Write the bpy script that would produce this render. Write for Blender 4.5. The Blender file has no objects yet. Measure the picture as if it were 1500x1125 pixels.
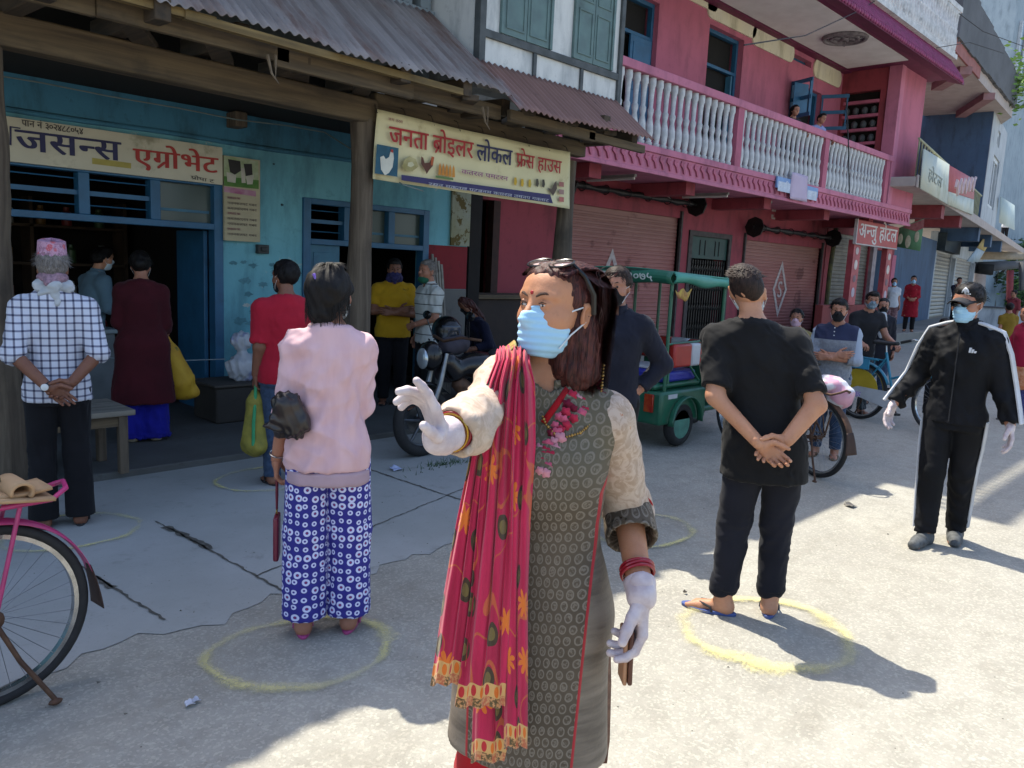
import bpy, bmesh, math, random
import numpy as np
from mathutils import Vector, Matrix
random.seed(7); RNG = np.random.default_rng(7)
SC = bpy.context.scene; COL = SC.collection
PI = math.pi
# ------------------------------------------------------------------ camera
CAMH = 1.65; FPX = 1155.0
YAW, PITCH, ROLL = math.radians(43.883), math.radians(8.5), math.radians(2.7)
_fh = Vector((math.cos(YAW), math.sin(YAW), 0)); _r = Vector((math.sin(YAW), -math.cos(YAW), 0)); _z = Vector((0, 0, 1))
_fw = _fh*math.cos(PITCH) - _z*math.sin(PITCH); _u = _fh*math.sin(PITCH) + _z*math.cos(PITCH)
CR = _r*math.cos(ROLL) + _u*math.sin(ROLL); CU = -_r*math.sin(ROLL) + _u*math.cos(ROLL)
camd = bpy.data.cameras.new('camera'); cam = bpy.data.objects.new('camera', camd); COL.objects.link(cam)
camd.sensor_width = 36; camd.lens = 36*FPX/1500; camd.clip_start = .05; camd.clip_end = 600
cam.matrix_world = Matrix(((CR.x, CU.x, -_fw.x, 0), (CR.y, CU.y, -_fw.y, 0), (CR.z, CU.z, -_fw.z, CAMH), (0, 0, 0, 1)))
SC.camera = cam
# ------------------------------------------------------------------ light
SUNDIR = Vector((.04, .515, 1.0)).normalized()
w = bpy.data.worlds.new('World'); SC.world = w; w.use_nodes = True
sky = w.node_tree.nodes.new('ShaderNodeTexSky'); sky.sky_type = 'NISHITA'; sky.sun_disc = False
sky.sun_elevation = math.asin(SUNDIR.z); sky.sun_rotation = math.atan2(SUNDIR.x, SUNDIR.y)
sky.air_density = 1.0; sky.dust_density = 2.0; sky.ozone_density = 1.0
w.node_tree.links.new(sky.outputs[0], w.node_tree.nodes['Background'].inputs[0])
w.node_tree.nodes['Background'].inputs[1].default_value = .15
sd = bpy.data.lights.new('sun', 'SUN'); sd.energy = 3.7; sd.angle = math.radians(.55); sd.color = (1, .94, .80)
so = bpy.data.objects.new('sun', sd); COL.objects.link(so); so.rotation_euler = SUNDIR.to_track_quat('Z', 'Y').to_euler()
SC.view_settings.view_transform = 'Standard'; SC.view_settings.look = 'None'
SC.view_settings.exposure = 1.24; SC.view_settings.gamma = 1
SC.cycles.use_denoising = True
SC.cycles.max_bounces = 6; SC.cycles.transparent_max_bounces = 8
# ------------------------------------------------------------------ pixel / plane helpers (photo pixel -> place in the street)
def ray(x, y): return _fw + CR*((x-750)/FPX) - CU*((y-562.5)/FPX)
CAMP = Vector((0, 0, CAMH))
def G(x, y, z=0.0):
    d = ray(x, y); return CAMP + d*((z-CAMH)/d.z)
def onY(x, y, Y):
    d = ray(x, y); return CAMP + d*(Y/d.y)
def onX(x, y, X):
    d = ray(x, y); return CAMP + d*(X/d.x)
def atD(x, y, D): return CAMP + ray(x, y)*D
# ------------------------------------------------------------------ object helpers
def tag(o, label=None, cat=None, group=None, kind=None):
    if label: o['label'] = label
    if cat: o['category'] = cat
    if group: o['group'] = group
    if kind: o['kind'] = kind
    return o
def thing(name, label, cat, loc=(0, 0, 0), rz=0, group=None):
    o = bpy.data.objects.new(name, None); COL.objects.link(o); o.location = loc; o.rotation_euler = (0, 0, rz)
    o.empty_display_size = .1
    return tag(o, label, cat, group)
def copy_tree(o, parent=None):
    c = o.copy(); COL.objects.link(c); c.parent = parent
    for ch in list(o.children): copy_tree(ch, c)
    return c
def V3(*a): return Vector(a)
def frame(d):
    d = Vector(d).normalized(); a = Vector((0, 0, 1)) if abs(d.z) < .9 else Vector((1, 0, 0))
    x = a.cross(d).normalized(); return x, d.cross(x), d
class MB:
    def __init__(s): s.v = []; s.f = []; s.m = []; s.mi = 0; s.pc = None
    def add(s, vs, fs):
        o = len(s.v); s.v += [tuple(p) for p in vs]; s.f += [tuple(i+o for i in f) for f in fs]; s.m += [s.mi]*len(fs); return s
    def box(s, x0, x1, y0, y1, z0, z1):
        vs = [(x0, y0, z0), (x1, y0, z0), (x1, y1, z0), (x0, y1, z0), (x0, y0, z1), (x1, y0, z1), (x1, y1, z1), (x0, y1, z1)]
        return s.add(vs, [(3, 2, 1, 0), (4, 5, 6, 7), (0, 1, 5, 4), (1, 2, 6, 5), (2, 3, 7, 6), (3, 0, 4, 7)])
    def bar(s, a, b, w, h, up=(0, 0, 1)):
        a = Vector(a); b = Vector(b); d = (b-a).normalized(); x = d.cross(Vector(up))
        if x.length < 1e-4: x = d.cross(Vector((0, 1, 0)))
        x.normalize(); y = x.cross(d)
        vs = [p + x*sx*w/2 + y*sy*h/2 for p in (a, b) for sx, sy in ((-1, -1), (1, -1), (1, 1), (-1, 1))]
        return s.add(vs, [(0, 1, 2, 3), (7, 6, 5, 4), (1, 0, 4, 5), (2, 1, 5, 6), (3, 2, 6, 7), (0, 3, 7, 4)])
    def tube(s, pts, r, n=10, cap=True, closed=False):
        pts = [Vector(p) for p in pts]; m = len(pts); rs = r if hasattr(r, '__len__') else [r]*m
        vs = []; prev = None
        for i, p in enumerate(pts):
            if closed: t = pts[(i+1) % m]-pts[i-1]
            else: t = pts[min(i+1, m-1)]-pts[max(i-1, 0)]
            t.normalize()
            if prev is None: x, y, _ = frame(t)
            else:
                x = prev - t*prev.dot(t)
                if x.length < 1e-5: x = frame(t)[0]
                x.normalize(); y = t.cross(x)
            prev = x
            vs += [p + (x*math.cos(2*PI*k/n) + y*math.sin(2*PI*k/n))*rs[i] for k in range(n)]
        fs = []
        for i in range(m if closed else m-1):
            j = (i+1) % m
            fs += [(i*n+k, i*n+(k+1) % n, j*n+(k+1) % n, j*n+k) for k in range(n)]
        if cap and not closed: fs += [tuple(range(n-1, -1, -1)), tuple(range((m-1)*n, m*n))]
        return s.add(vs, fs)
    def torus(s, c, nrm, R, r, n=40, k=8, a0=0, a1=2*PI):
        x, y, _ = frame(nrm); c = Vector(c); full = abs(a1-a0-2*PI) < 1e-6
        N = n if full else n+1
        return s.tube([c + (x*math.cos(a0+(a1-a0)*i/n) + y*math.sin(a0+(a1-a0)*i/n))*R for i in range(N)], r, k, closed=full)
    def lathe(s, c, axis, prof, n=16):
        x, y, d = frame(axis); c = Vector(c); vs = []
        for h, r in prof: vs += [c + d*h + (x*math.cos(2*PI*k/n)+y*math.sin(2*PI*k/n))*max(r, 1e-4) for k in range(n)]
        fs = [(i*n+k, i*n+(k+1) % n, (i+1)*n+(k+1) % n, (i+1)*n+k) for i in range(len(prof)-1) for k in range(n)]
        fs += [tuple(range(n-1, -1, -1)), tuple(range((len(prof)-1)*n, len(prof)*n))]
        return s.add(vs, fs)
    def prism(s, o, u, v, poly, depth):
        o, u, v = Vector(o), Vector(u), Vector(v); nn = u.cross(v).normalized()*depth; n = len(poly)
        vs = [o+u*a+v*b for a, b in poly] + [o+u*a+v*b+nn for a, b in poly]
        return s.add(vs, [tuple(range(n-1, -1, -1)), tuple(range(n, 2*n))] + [(i, (i+1) % n, n+(i+1) % n, n+i) for i in range(n)])
    def ell(s, c, r, n=16, m=10, R=None):
        vs = []; c = Vector(c)
        for i in range(m+1):
            t = PI*i/m
            for k in range(n):
                p = Vector((r[0]*math.sin(t)*math.cos(2*PI*k/n), r[1]*math.sin(t)*math.sin(2*PI*k/n), r[2]*math.cos(t)))
                vs.append(c + (R @ p if R else p))
        return s.add(vs, [(i*n+k, (i+1)*n+k, (i+1)*n+(k+1) % n, i*n+(k+1) % n) for i in range(m) for k in range(n)])
    def grid(s, fn, nu, nv):
        vs = [fn(i/nu, j/nv) for j in range(nv+1) for i in range(nu+1)]
        return s.add(vs, [(j*(nu+1)+i, j*(nu+1)+i+1, (j+1)*(nu+1)+i+1, (j+1)*(nu+1)+i) for j in range(nv) for i in range(nu)])
    def build(s, name, mats, parent=None, sharp=38, bevel=0, solid=0, label=None):
        return mesh_obj(name, s.v, s.f, mats, parent, s.m, sharp, bevel, solid, label, s.pc)
def mesh_obj(name, V, F, mats, parent=None, mi=None, sharp=38, bevel=0, solid=0, label=None, pc=None):
    me = bpy.data.meshes.new(name); me.from_pydata([tuple(map(float, p)) for p in V], [], [tuple(map(int, f)) for f in F])
    for m in (mats if isinstance(mats, (list, tuple)) else [mats]): me.materials.append(m)
    if mi is not None and len(set(mi)) > 0: me.polygons.foreach_set('material_index', mi)
    me.polygons.foreach_set('use_smooth', [True]*len(me.polygons))
    if sharp: me.set_sharp_from_angle(angle=math.radians(sharp))
    if pc is not None:
        a = me.attributes.new('pc', 'FLOAT_VECTOR', 'POINT'); a.data.foreach_set('vector', np.asarray(pc, 'f').ravel())
    me.update()
    o = bpy.data.objects.new(name, me); COL.objects.link(o)
    if parent: o.parent = parent
    if bevel:
        b = o.modifiers.new('bevel', 'BEVEL'); b.width = bevel; b.segments = 2; b.limit_method = 'ANGLE'
    if solid:
        b = o.modifiers.new('solid', 'SOLIDIFY'); b.thickness = solid; b.offset = 0
    if label: o['label'] = label
    return o
def wall(mb, Y, t, x0, x1, z0, z1, holes=()):
    xs = sorted({x0, x1, *[h[0] for h in holes], *[h[1] for h in holes]}); zs = sorted({z0, z1, *[h[2] for h in holes], *[h[3] for h in holes]})
    xs = [x for x in xs if x0 <= x <= x1]; zs = [z for z in zs if z0 <= z <= z1]
    solid = lambda i, j: 0 <= i < len(xs)-1 and 0 <= j < len(zs)-1 and not any(h[0] < (xs[i]+xs[i+1])/2 < h[1] and h[2] < (zs[j]+zs[j+1])/2 < h[3] for h in holes)
    for i in range(len(xs)-1):
        for j in range(len(zs)-1):
            if not solid(i, j): continue
            a, b, c, d = xs[i], xs[i+1], zs[j], zs[j+1]; y, Y2 = Y, Y+t
            mb.add([(a, y, c), (b, y, c), (b, y, d), (a, y, d)], [(0, 1, 2, 3)]); mb.add([(a, Y2, c), (b, Y2, c), (b, Y2, d), (a, Y2, d)], [(3, 2, 1, 0)])
            if not solid(i-1, j): mb.add([(a, y, c), (a, y, d), (a, Y2, d), (a, Y2, c)], [(0, 1, 2, 3)])
            if not solid(i+1, j): mb.add([(b, y, c), (b, Y2, c), (b, Y2, d), (b, y, d)], [(0, 1, 2, 3)])
            if not solid(i, j-1): mb.add([(a, y, c), (a, Y2, c), (b, Y2, c), (b, y, c)], [(0, 1, 2, 3)])
            if not solid(i, j+1): mb.add([(a, y, d), (b, y, d), (b, Y2, d), (a, Y2, d)], [(0, 1, 2, 3)])
    return mb
# ------------------------------------------------------------------ materials
def C(h):
    h = h.lstrip('#'); return tuple((lambda c: c/12.92 if c <= .04045 else ((c+.055)/1.055)**2.4)(int(h[i:i+2], 16)/255) for i in (0, 2, 4)) + (1,)
class NB:
    def __init__(s, name, rough=.8, metal=0, spec=None):
        s.m = bpy.data.materials.new(name); s.m.use_nodes = True; s.t = s.m.node_tree; s.b = s.t.nodes['Principled BSDF']
        s.b.inputs['Roughness'].default_value = rough; s.b.inputs['Metallic'].default_value = metal
        if spec is not None: s.b.inputs['Specular IOR Level'].default_value = spec
    def n(s, typ, props=None, **inp):
        nd = s.t.nodes.new('ShaderNode'+typ)
        for k, v in (props or {}).items(): setattr(nd, k, v)
        for k, v in inp.items(): s.set(nd.inputs[int(k[1:])] if k[0] == 'i' and k[1:].isdigit() else nd.inputs[k.replace('_', ' ')], v)
        return nd
    def set(s, sock, v):
        if hasattr(v, 'is_output') or isinstance(v, bpy.types.NodeSocket): s.t.links.new(v, sock)
        else: sock.default_value = v
    def math(s, op, a, b=0., c=None):
        nd = s.n('Math', {'operation': op}); s.set(nd.inputs[0], a); s.set(nd.inputs[1], b)
        if c is not None: s.set(nd.inputs[2], c)
        return nd.outputs[0]
    def mix(s, f, a, b, mode='MIX'):
        nd = s.n('MixRGB', {'blend_type': mode}); s.set(nd.inputs[0], f); s.set(nd.inputs[1], a); s.set(nd.inputs[2], b); return nd.outputs[0]
    def obj(s): return s.n('TexCoord').outputs['Object']
    def attr(s, nm='pc'): return s.n('Attribute', {'attribute_name': nm}).outputs['Vector']
    def map(s, v, scale=(1, 1, 1), loc=(0, 0, 0), rot=(0, 0, 0)):
        nd = s.n('Mapping'); s.set(nd.inputs[0], v); nd.inputs['Scale'].default_value = scale; nd.inputs['Location'].default_value = loc; nd.inputs['Rotation'].default_value = rot; return nd.outputs[0]
    def noise(s, v, scale, detail=4, rough=.55, dist=0.):
        nd = s.n('TexNoise'); s.set(nd.inputs['Vector'], v); nd.inputs['Scale'].default_value = scale; nd.inputs['Detail'].default_value = detail
        nd.inputs['Roughness'].default_value = rough; nd.inputs['Distortion'].default_value = dist; return nd.outputs['Fac']
    def vor(s, v, scale, rand=1., feat='F1', out='Distance', dim='3D'):
        nd = s.n('TexVoronoi', {'feature': feat, 'voronoi_dimensions': dim}); s.set(nd.inputs['Vector'], v); nd.inputs['Scale'].default_value = scale
        nd.inputs['Randomness'].default_value = rand; return nd.outputs[out]
    def sep(s, v):
        nd = s.n('SeparateXYZ'); s.set(nd.inputs[0], v); return nd.outputs
    def comb(s, x=0., y=0., z=0.):
        nd = s.n('CombineXYZ'); s.set(nd.inputs[0], x); s.set(nd.inputs[1], y); s.set(nd.inputs[2], z); return nd.outputs[0]
    def step(s, v, a, b):   # smooth 0..1 between a and b
        nd = s.n('MapRange', {'interpolation_type': 'SMOOTHSTEP'}); s.set(nd.inputs[0], v); nd.inputs[1].default_value = a; nd.inputs[2].default_value = b
        nd.inputs[3].default_value = 0; nd.inputs[4].default_value = 1; return nd.outputs[0]
    def inv(s, v): return s.math('SUBTRACT', 1., v)
    def col(s, c): s.set(s.b.inputs['Base Color'], c); return s
    def bump(s, h, st=.3, d=.01):
        nd = s.n('Bump'); nd.inputs['Strength'].default_value = st; nd.inputs['Distance'].default_value = d; s.set(nd.inputs['Height'], h)
        s.t.links.new(nd.outputs[0], s.b.inputs['Normal']); return s
MATS = {}
def mat(name, c1, c2=None, scale=6, rough=.8, metal=0, bump=0, bs=None, bd=.004, st=(1, 1, 1), stain=None, ss=1.2, sa=.55, sb=.72, spec=None, pc=False, sheen=0, alpha=1, rot=(0, 0, 0)):
    if name in MATS: return MATS[name]
    b = NB(name, rough, metal, spec); v = b.map(b.attr() if pc else b.obj(), st, rot=rot)
    c1 = C(c1); c2 = C(c2) if c2 else tuple(x*.82 for x in c1[:3])+(1,)
    f = b.noise(v, scale, 6); c = b.mix(b.step(f, .32, .68), c1, c2)
    if stain: c = b.mix(b.step(b.noise(v, ss, 8, .65), sa, sb), c, C(stain))
    b.col(c)
    if bump: b.bump(b.noise(v, bs or scale*4, 6), bump, bd)
    if sheen: b.b.inputs['Sheen Weight'].default_value = sheen
    if alpha < 1: b.b.inputs['Alpha'].default_value = alpha
    MATS[name] = b.m; return b.m
# ------------------------------------------------------------------ writing (Devanagari and Latin), laid out glyph by glyph
_GC = {}
def glyph(tok, bold=.0):
    k = (tok, bold)
    if k in _GC: return _GC[k]
    half = tok.endswith('~'); rak = '^' in tok; t = tok.replace('~', '').replace('^', '')
    cu = bpy.data.curves.new('lettering', 'FONT'); cu.body = t; cu.size = 1; cu.offset = bold; cu.resolution_u = 3
    o = bpy.data.objects.new('lettering', cu); COL.objects.link(o); dg = bpy.context.evaluated_depsgraph_get()
    me = bpy.data.meshes.new_from_object(o.evaluated_get(dg)); bm = bmesh.new(); bm.from_mesh(me)
    xs = [v.co.x for v in bm.verts] or [0, .25]; x1 = max(xs); x0 = min(xs)
    if half:
        cut = x0+(x1-x0)*.66
        bmesh.ops.bisect_plane(bm, geom=bm.verts[:]+bm.edges[:]+bm.faces[:], plane_co=(cut, 0, 0), plane_no=(1, 0, 0), clear_outer=True); x1 = cut
    bm.verts.index_update(); vs = [(v.co.x, v.co.y) for v in bm.verts]; fs = [tuple(v.index for v in f.verts) for f in bm.faces]
    if rak:
        xs_ = x0+(x1-x0)*(.42 if 'फ' in t else (.42 if len(t) > 1 and 'ो' in t else .8)); n = len(vs); th = .045+bold
        vs += [(xs_, .2+th), (xs_, .2-th), (xs_-.2, -.02-th), (xs_-.2, -.02+th)]; fs.append((n, n+3, n+2, n+1))
    bm.free(); bpy.data.objects.remove(o); bpy.data.curves.remove(cu); bpy.data.meshes.remove(me)
    _GC[k] = (vs, fs, x1); return _GC[k]
def write(mb, toks, o, u, v, width=None, size=.1, bold=.0, center=False, thick=0):
    """lay the glyphs along u from o; width: stretch the line to this length"""
    o, u, v = Vector(o), Vector(u).normalized(), Vector(v).normalized(); x = 0; items = []
    for t in toks:
        if t == ' ': x += .28; continue
        g = glyph(t); items.append((g, x)); x += g[2] + (.015 if ord(t[0]) > 0x8ff else .06)
    sx = (width/x) if width else size
    if center: o = o-u*(x*sx/2)
    nn = u.cross(v)*.0
    nn = u.cross(v).normalized()
    for j, dx in enumerate((0, -bold*.8, bold*.8, bold*.4) if bold else (0,)):
        for (vs, fs, _), gx in items: mb.add([o+u*((a+gx+dx)*sx)+v*((b+(bold*.25 if j == 3 else 0))*size)+nn*(.0005*j) for a, b in vs], fs)
    return mb
# ================================================================== SETTING
def struct(o): return tag(o, kind='structure')
def asphalt():
    b = NB('asphalt_aggregate', .9); v = b.obj()
    big = b.noise(v, .7, 5, .6); mid = b.noise(v, 6, 6, .65); fine = b.vor(v, 95, 1., 'F1', 'Color'); fv = b.sep(fine)[0]; pit = b.noise(v, 130, 3, .7)
    c = b.mix(b.step(big, .3, .7), C('#9c998f'), C('#8e8b83'))
    c = b.mix(b.step(mid, .35, .75), c, C('#87847b'))
    c = b.mix(b.math('MULTIPLY', b.step(fv, .55, 1.), .35), c, C('#c0bcae'))
    c = b.mix(b.math('MULTIPLY', b.step(pit, .56, .7), .5), c, C('#6a675f'))
    c = b.mix(b.math('MULTIPLY', b.step(b.noise(v, 2.3, 8, .7), .55, .72), .4), c, C('#757065'))
    c = b.mix(b.math('MULTIPLY', b.step(b.noise(b.map(v, (.35, 2.2, 1)), 1.3, 6, .6), .52, .7), .3), c, C('#827d72')); c = b.mix(b.math('MULTIPLY', b.step(b.noise(v, 16, 4, .8), .63, .7), .35), c, C('#5f5b52'))
    b.col(c); b.bump(b.math('ADD', b.math('MULTIPLY', fv, .5), pit), .7, .006); return b.m
def concrete(name, c1, c2, dark, bump=.25):
    b = NB(name, .85); v = b.obj()
    c = b.mix(b.step(b.noise(v, 1.1, 7, .62), .3, .7), C(c1), C(c2))
    c = b.mix(b.math('MULTIPLY', b.step(b.noise(v, 5, 8, .7), .55, .78), .6), c, C(dark))
    c = b.mix(b.math('MULTIPLY', b.step(b.noise(v, 60, 3, .6), .6, .75), .35), c, C(dark))
    b.col(c); b.bump(b.noise(v, 45, 5, .7), bump, .004); return b.m
M_asph = asphalt(); M_conc = concrete('pavement_concrete', '#9b9c9a', '#8d8f8b', '#66675f'); M_floor = concrete('shop_floor_cement', '#585a59', '#4b4a48', '#2e2c2a', .35)
MB_ = MB
g = MB(); g.add([(-150, -150, 0), (400, -150, 0), (400, 200, 0), (-150, 200, 0)], [(0, 1, 2, 3)]); struct(g.build('ground', M_asph))
# worn concrete apron in front of the shops, ragged edge against the road
g = MB(); N = 120
edge = [(-4+i*(9.5/N), 3.27+.05*math.sin(i*.7)+.03*math.sin(i*2.3+1)+.02*random.random() + max(0, (-4+i*(9.5/N)-2.6))*.28) for i in range(N+1)]
vs = [(x, y, .004) for x, y in edge]+[(x, 5.9, .004) for x, y in edge]
g.add(vs, [(i, i+1, N+2+i, N+1+i) for i in range(N)]); struct(g.build('pavement', M_conc))
def crack(pts, wd, mt):
    m = MB(); P = []
    for k in range(len(pts)-1):
        a, b = Vector(pts[k]), Vector(pts[k+1]); n = max(3, int((b-a).length/.03))
        for i in range(n): P.append(a.lerp(b, i/n))
    P.append(Vector(pts[-1])); L = []; Rr = []
    for i, p in enumerate(P):
        t = (P[min(i+1, len(P)-1)]-P[max(i-1, 0)]).normalized(); nn = Vector((-t.y, t.x))
        wv = wd*(.5+.9*random.random()); j = nn*(random.random()-.5)*.012
        L.append((*(p+j+nn*wv), .008)); Rr.append((*(p+j-nn*wv), .008))
    n = len(P); m.add(L+Rr, [(i, i+1, n+i+1, n+i) for i in range(n-1)]); return struct(m.build('pavement_joint', mt))
M_crack = mat('joint_dirt', '#3f3d38', '#59564e', 30)
for pts, wd in (([(1.86, 4.75), (1.885, 4.27), (1.92, 3.3)], .006), ([(1.86, 4.62), (1.9, 4.25), (1.9, 4.1)], .022), ([(1.29, 4.3), (1.3, 4.05), (1.36, 3.4)], .006), ([(1.295, 4.1), (1.31, 3.9)], .018),
                ([(3.6, 5.7), (3.62, 4.83), (3.65, 3.85)], .007), ([(1.9, 3.6), (2.4, 3.75), (3.3, 4.0), (4.4, 4.3)], .004)): crack(pts, wd, M_crack)
g = MB(); g.box(-6, 9.2, 5.84, 12, -.1, .055); struct(g.build('shop_floor', M_floor, bevel=.01))
g = MB(); g.box(9.2, 40, 7.4, 14, -.1, .32); struct(g.build('plinth', concrete('plinth_concrete', '#7d7a74', '#6c6962', '#45423d'), bevel=.015))
g = MB(); g.box(40, 70, 7.6, 14, -.1, .25); struct(g.build('plinth', MATS.get('x') or M_conc))
# ------------------------------------------------------------------ shared materials
def wallpaint(name, c1, c2, dirt, chip, chipamt=.66, lowdirt=False):
    b = NB(name, .85); v = b.obj(); big = b.noise(v, .9, 6, .6)
    c = b.mix(b.step(big, .3, .7), C(c1), C(c2))
    c = b.mix(b.math('MULTIPLY', b.step(b.noise(b.map(v, (1.5, 1.5, .45)), 2.2, 7, .65), .45, .72), .75), c, C(dirt)); c = b.mix(b.math('MULTIPLY', b.step(b.noise(v, 9, 6, .75), .55, .7), .4), c, C(dirt))
    ch = b.step(b.noise(v, 3.5, 8, .72), chipamt, chipamt+.035); c = b.mix(ch, c, C(chip))
    b.col(c); b.bump(b.math('ADD', b.noise(v, 40, 5, .6), b.math('MULTIPLY', ch, -.8)), .3, .004); return b.m
def wood(name, c1, c2, axis=0, rough=.85):
    b = NB(name, rough); v = b.obj(); st = [22, 22, 22]; st[axis] = 1.3
    gr = b.noise(b.map(v, st), 1.0, 6, .6, .4); c = b.mix(b.step(gr, .3, .7), C(c1), C(c2))
    c = b.mix(b.math('MULTIPLY', b.step(b.noise(v, 2.2, 6, .65), .5, .75), .6), c, C('#2a241d'))
    b.col(c); b.bump(gr, .5, .006); return b.m
def tin(name, c1, c2, rust, amt):
    b = NB(name, .65, .12); v = b.obj()
    lon = b.noise(b.map(v, (7, .6, .6)), 1.0, 7, .65); sheetv = b.noise(b.map(v, (1.15, .02, .02)), 1, 1)
    c = b.mix(b.step(lon, .35, .68), C(c1), C(c2)); c = b.mix(b.step(b.math('ADD', b.math('MULTIPLY', sheetv, .6), b.math('MULTIPLY', b.noise(b.map(v, (3, .8, .8)), 1.6, 8, .7), .5)), amt, amt+.14), c, C(rust))
    c = b.mix(b.math('MULTIPLY', b.step(b.noise(b.map(v, (9, 2, 2)), 4, 5, .7), .6, .75), .6), c, C('#3c2d27'))
    b.col(c); b.set(b.b.inputs['Roughness'], b.math('ADD', .5, b.math('MULTIPLY', lon, .3))); return b.m
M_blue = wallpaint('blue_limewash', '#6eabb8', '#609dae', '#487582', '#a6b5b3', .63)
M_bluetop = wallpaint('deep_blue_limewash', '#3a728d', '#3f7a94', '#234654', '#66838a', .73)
M_bluewood = mat('blue_gloss_wood', '#255c80', '#205273', 5, .5, bump=.15, stain='#16384e', sa=.6, sb=.75)
M_bluewood2 = mat('faded_blue_wood', '#33607a', '#3c6f86', 4, .6, bump=.15, stain='#1f4254')
M_dark = mat('shade_dark_interior', '#15110f', '#1d1815', 3, .95)  # near-black colour stands in for the shade inside the rooms
M_redpaint = wallpaint('dark_red_dado', '#7c1620', '#6d121b', '#3f0e12', '#8d5a55', .74)
M_stain = wallpaint('ochre_stained_plaster', '#9aa19b', '#7f7b4e', '#514618', '#57491c', .52)
M_cement = concrete('cement_render', '#6c6a66', '#5d5b57', '#393733')
M_woodx = wood('weathered_beam', '#64553f', '#43382b', 0); M_woody = wood('weathered_rafter', '#4a3d2e', '#2f271e', 1); M_woodz = wood('weathered_post', '#665a4b', '#463b30', 2)
M_woodgold = wood('pale_batten', '#7d683f', '#5a4a2c', 0)
M_tin1 = tin('galvanised_tin_sheet', '#8f8783', '#6f6763', '#6a5248', .52); M_tin2 = tin('rusty_tin_sheet', '#86645a', '#75554b', '#8d8a8a', .6)
M_glass = NB('dusty_glass', .25, 0, .5).col(C('#3b4a48')).m
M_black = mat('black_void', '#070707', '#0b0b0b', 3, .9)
M_white = wallpaint('white_limewash', '#c9cbc9', '#bfc2c0', '#8f9496', '#8b8f8d', .72)
M_cream = wallpaint('cream_limewash', '#d6cfb0', '#cfcbb8', '#9a957c', '#9a9684', .74)
# ------------------------------------------------------------------ blue shop
WY = 7.5
shop = thing('blue_shop', 'turquoise blue shop with open dark doorways under the timber veranda', 'shop', (3, WY, 0))
def P(o, par, par_loc=None):   # parent keeping world coordinates
    o.parent = par; o.matrix_parent_inverse = Matrix.Translation(par.location).inverted() if par.rotation_euler.z == 0 else par_mat(par).inverted(); return o
def par_mat(p): return Matrix.Translation(p.location) @ Matrix.Rotation(p.rotation_euler.z, 4, 'Z')
def part(mb, name, mats, par, **k): return P(mb.build(name, mats, None, **k), par)
D1 = (-.6, 3.62, .055, 2.33); D2 = (4.5, 6.21, .055, 2.26)
m = wall(MB(), WY, .22, -3, 6.86, .055, 2.72, [D1, D2]); part(m, 'wall', M_blue, shop)
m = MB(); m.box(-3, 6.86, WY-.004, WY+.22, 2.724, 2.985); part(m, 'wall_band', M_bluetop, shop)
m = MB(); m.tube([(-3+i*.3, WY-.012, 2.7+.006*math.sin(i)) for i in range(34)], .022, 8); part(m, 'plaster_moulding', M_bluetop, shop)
m = MB(); m.box(6.22, 6.86, WY-.006, WY, 1.33, 1.86); part(m, 'red_dado', M_redpaint, shop)
m = MB(); m.box(6.22, 6.86, WY-.01, WY-.001, .055, 1.326); part(m, 'cement_dado', M_cement, shop)
m = MB(); m.box(6.56, 6.87, WY-.03, WY-.007, 1.87, 2.72); part(m, 'stained_pilaster', M_stain, shop)
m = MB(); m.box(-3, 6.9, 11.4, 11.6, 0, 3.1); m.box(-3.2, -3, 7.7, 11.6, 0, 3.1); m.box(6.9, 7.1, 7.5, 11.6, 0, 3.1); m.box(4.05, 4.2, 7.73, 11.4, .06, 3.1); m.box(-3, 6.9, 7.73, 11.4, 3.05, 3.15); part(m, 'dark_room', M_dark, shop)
def transom(par, x0, x1, zt, zb, mull, panes, door_z0=.055, ft=.09):
    f = MB(); y0, y1 = WY-.03, WY+.1
    f.box(x0, x0+ft, y0, y1, door_z0, zt); f.box(x1-ft, x1, y0, y1, door_z0, zt); f.box(x0+ft, x1-ft, y0, y1, zt-.06, zt); f.box(x0+ft, x1-ft, y0, y1, zb-.06, zb)
    for a in mull: f.box(a-.045, a+.045, y0+.003, y1-.003, zb, zt-.06)
    fr = part(f, 'door_frame', M_bluewood, par, bevel=.005)
    for a, b, kind in panes:
        q = MB()
        if kind == 'bars':
            q.box(a, b, WY+.0, WY+.03, (zb+zt)/2-.045, (zb+zt)/2-.005)
            for z in (zb+.08, zb+.3): q.tube([(a, WY+.05, z), (b, WY+.05, z)], .006, 6)
            o = part(q, 'transom_bar', M_bluewood, par)
        else:
            q.box(a, b, WY+.05, WY+.06, zb, zt-.06); o = part(q, 'pane', M_glass, par)
            q = MB(); q.box(a+.02, b-.02, WY+.035, WY+.048, zb+.09, zb+.115); part(q, 'pane_bar', M_bluewood2, par)
    return fr
transom(shop, D1[0], D1[1], D1[3], 1.92, [2.38, 2.98, 1.2], [(-.5, 1.15, 'bars'), (1.245, 2.335, 'bars'), (2.425, 2.935, 'bars'), (3.025, 3.53, 'glass')])
transom(shop, D2[0], D2[1], D2[3], 1.84, [5.05, 5.65], [(4.59, 5.0, 'bars'), (5.1, 5.6, 'glass'), (5.7, 6.12, 'glass')])
m = MB(); m.box(4.59, 4.98, WY+.02, WY+.07, .06, 1.78); m.box(4.65, 4.92, WY+.012, WY+.02, 1.0, 1.7); m.box(4.65, 4.92, WY+.012, WY+.02, .2, .9); part(m, 'door_leaf', M_bluewood2, shop, bevel=.006)
m = MB(); m.box(3.49, 3.53, WY+.12, WY+.75, .06, 1.85); part(m, 'door_leaf', M_bluewood, shop, bevel=.006)
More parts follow.
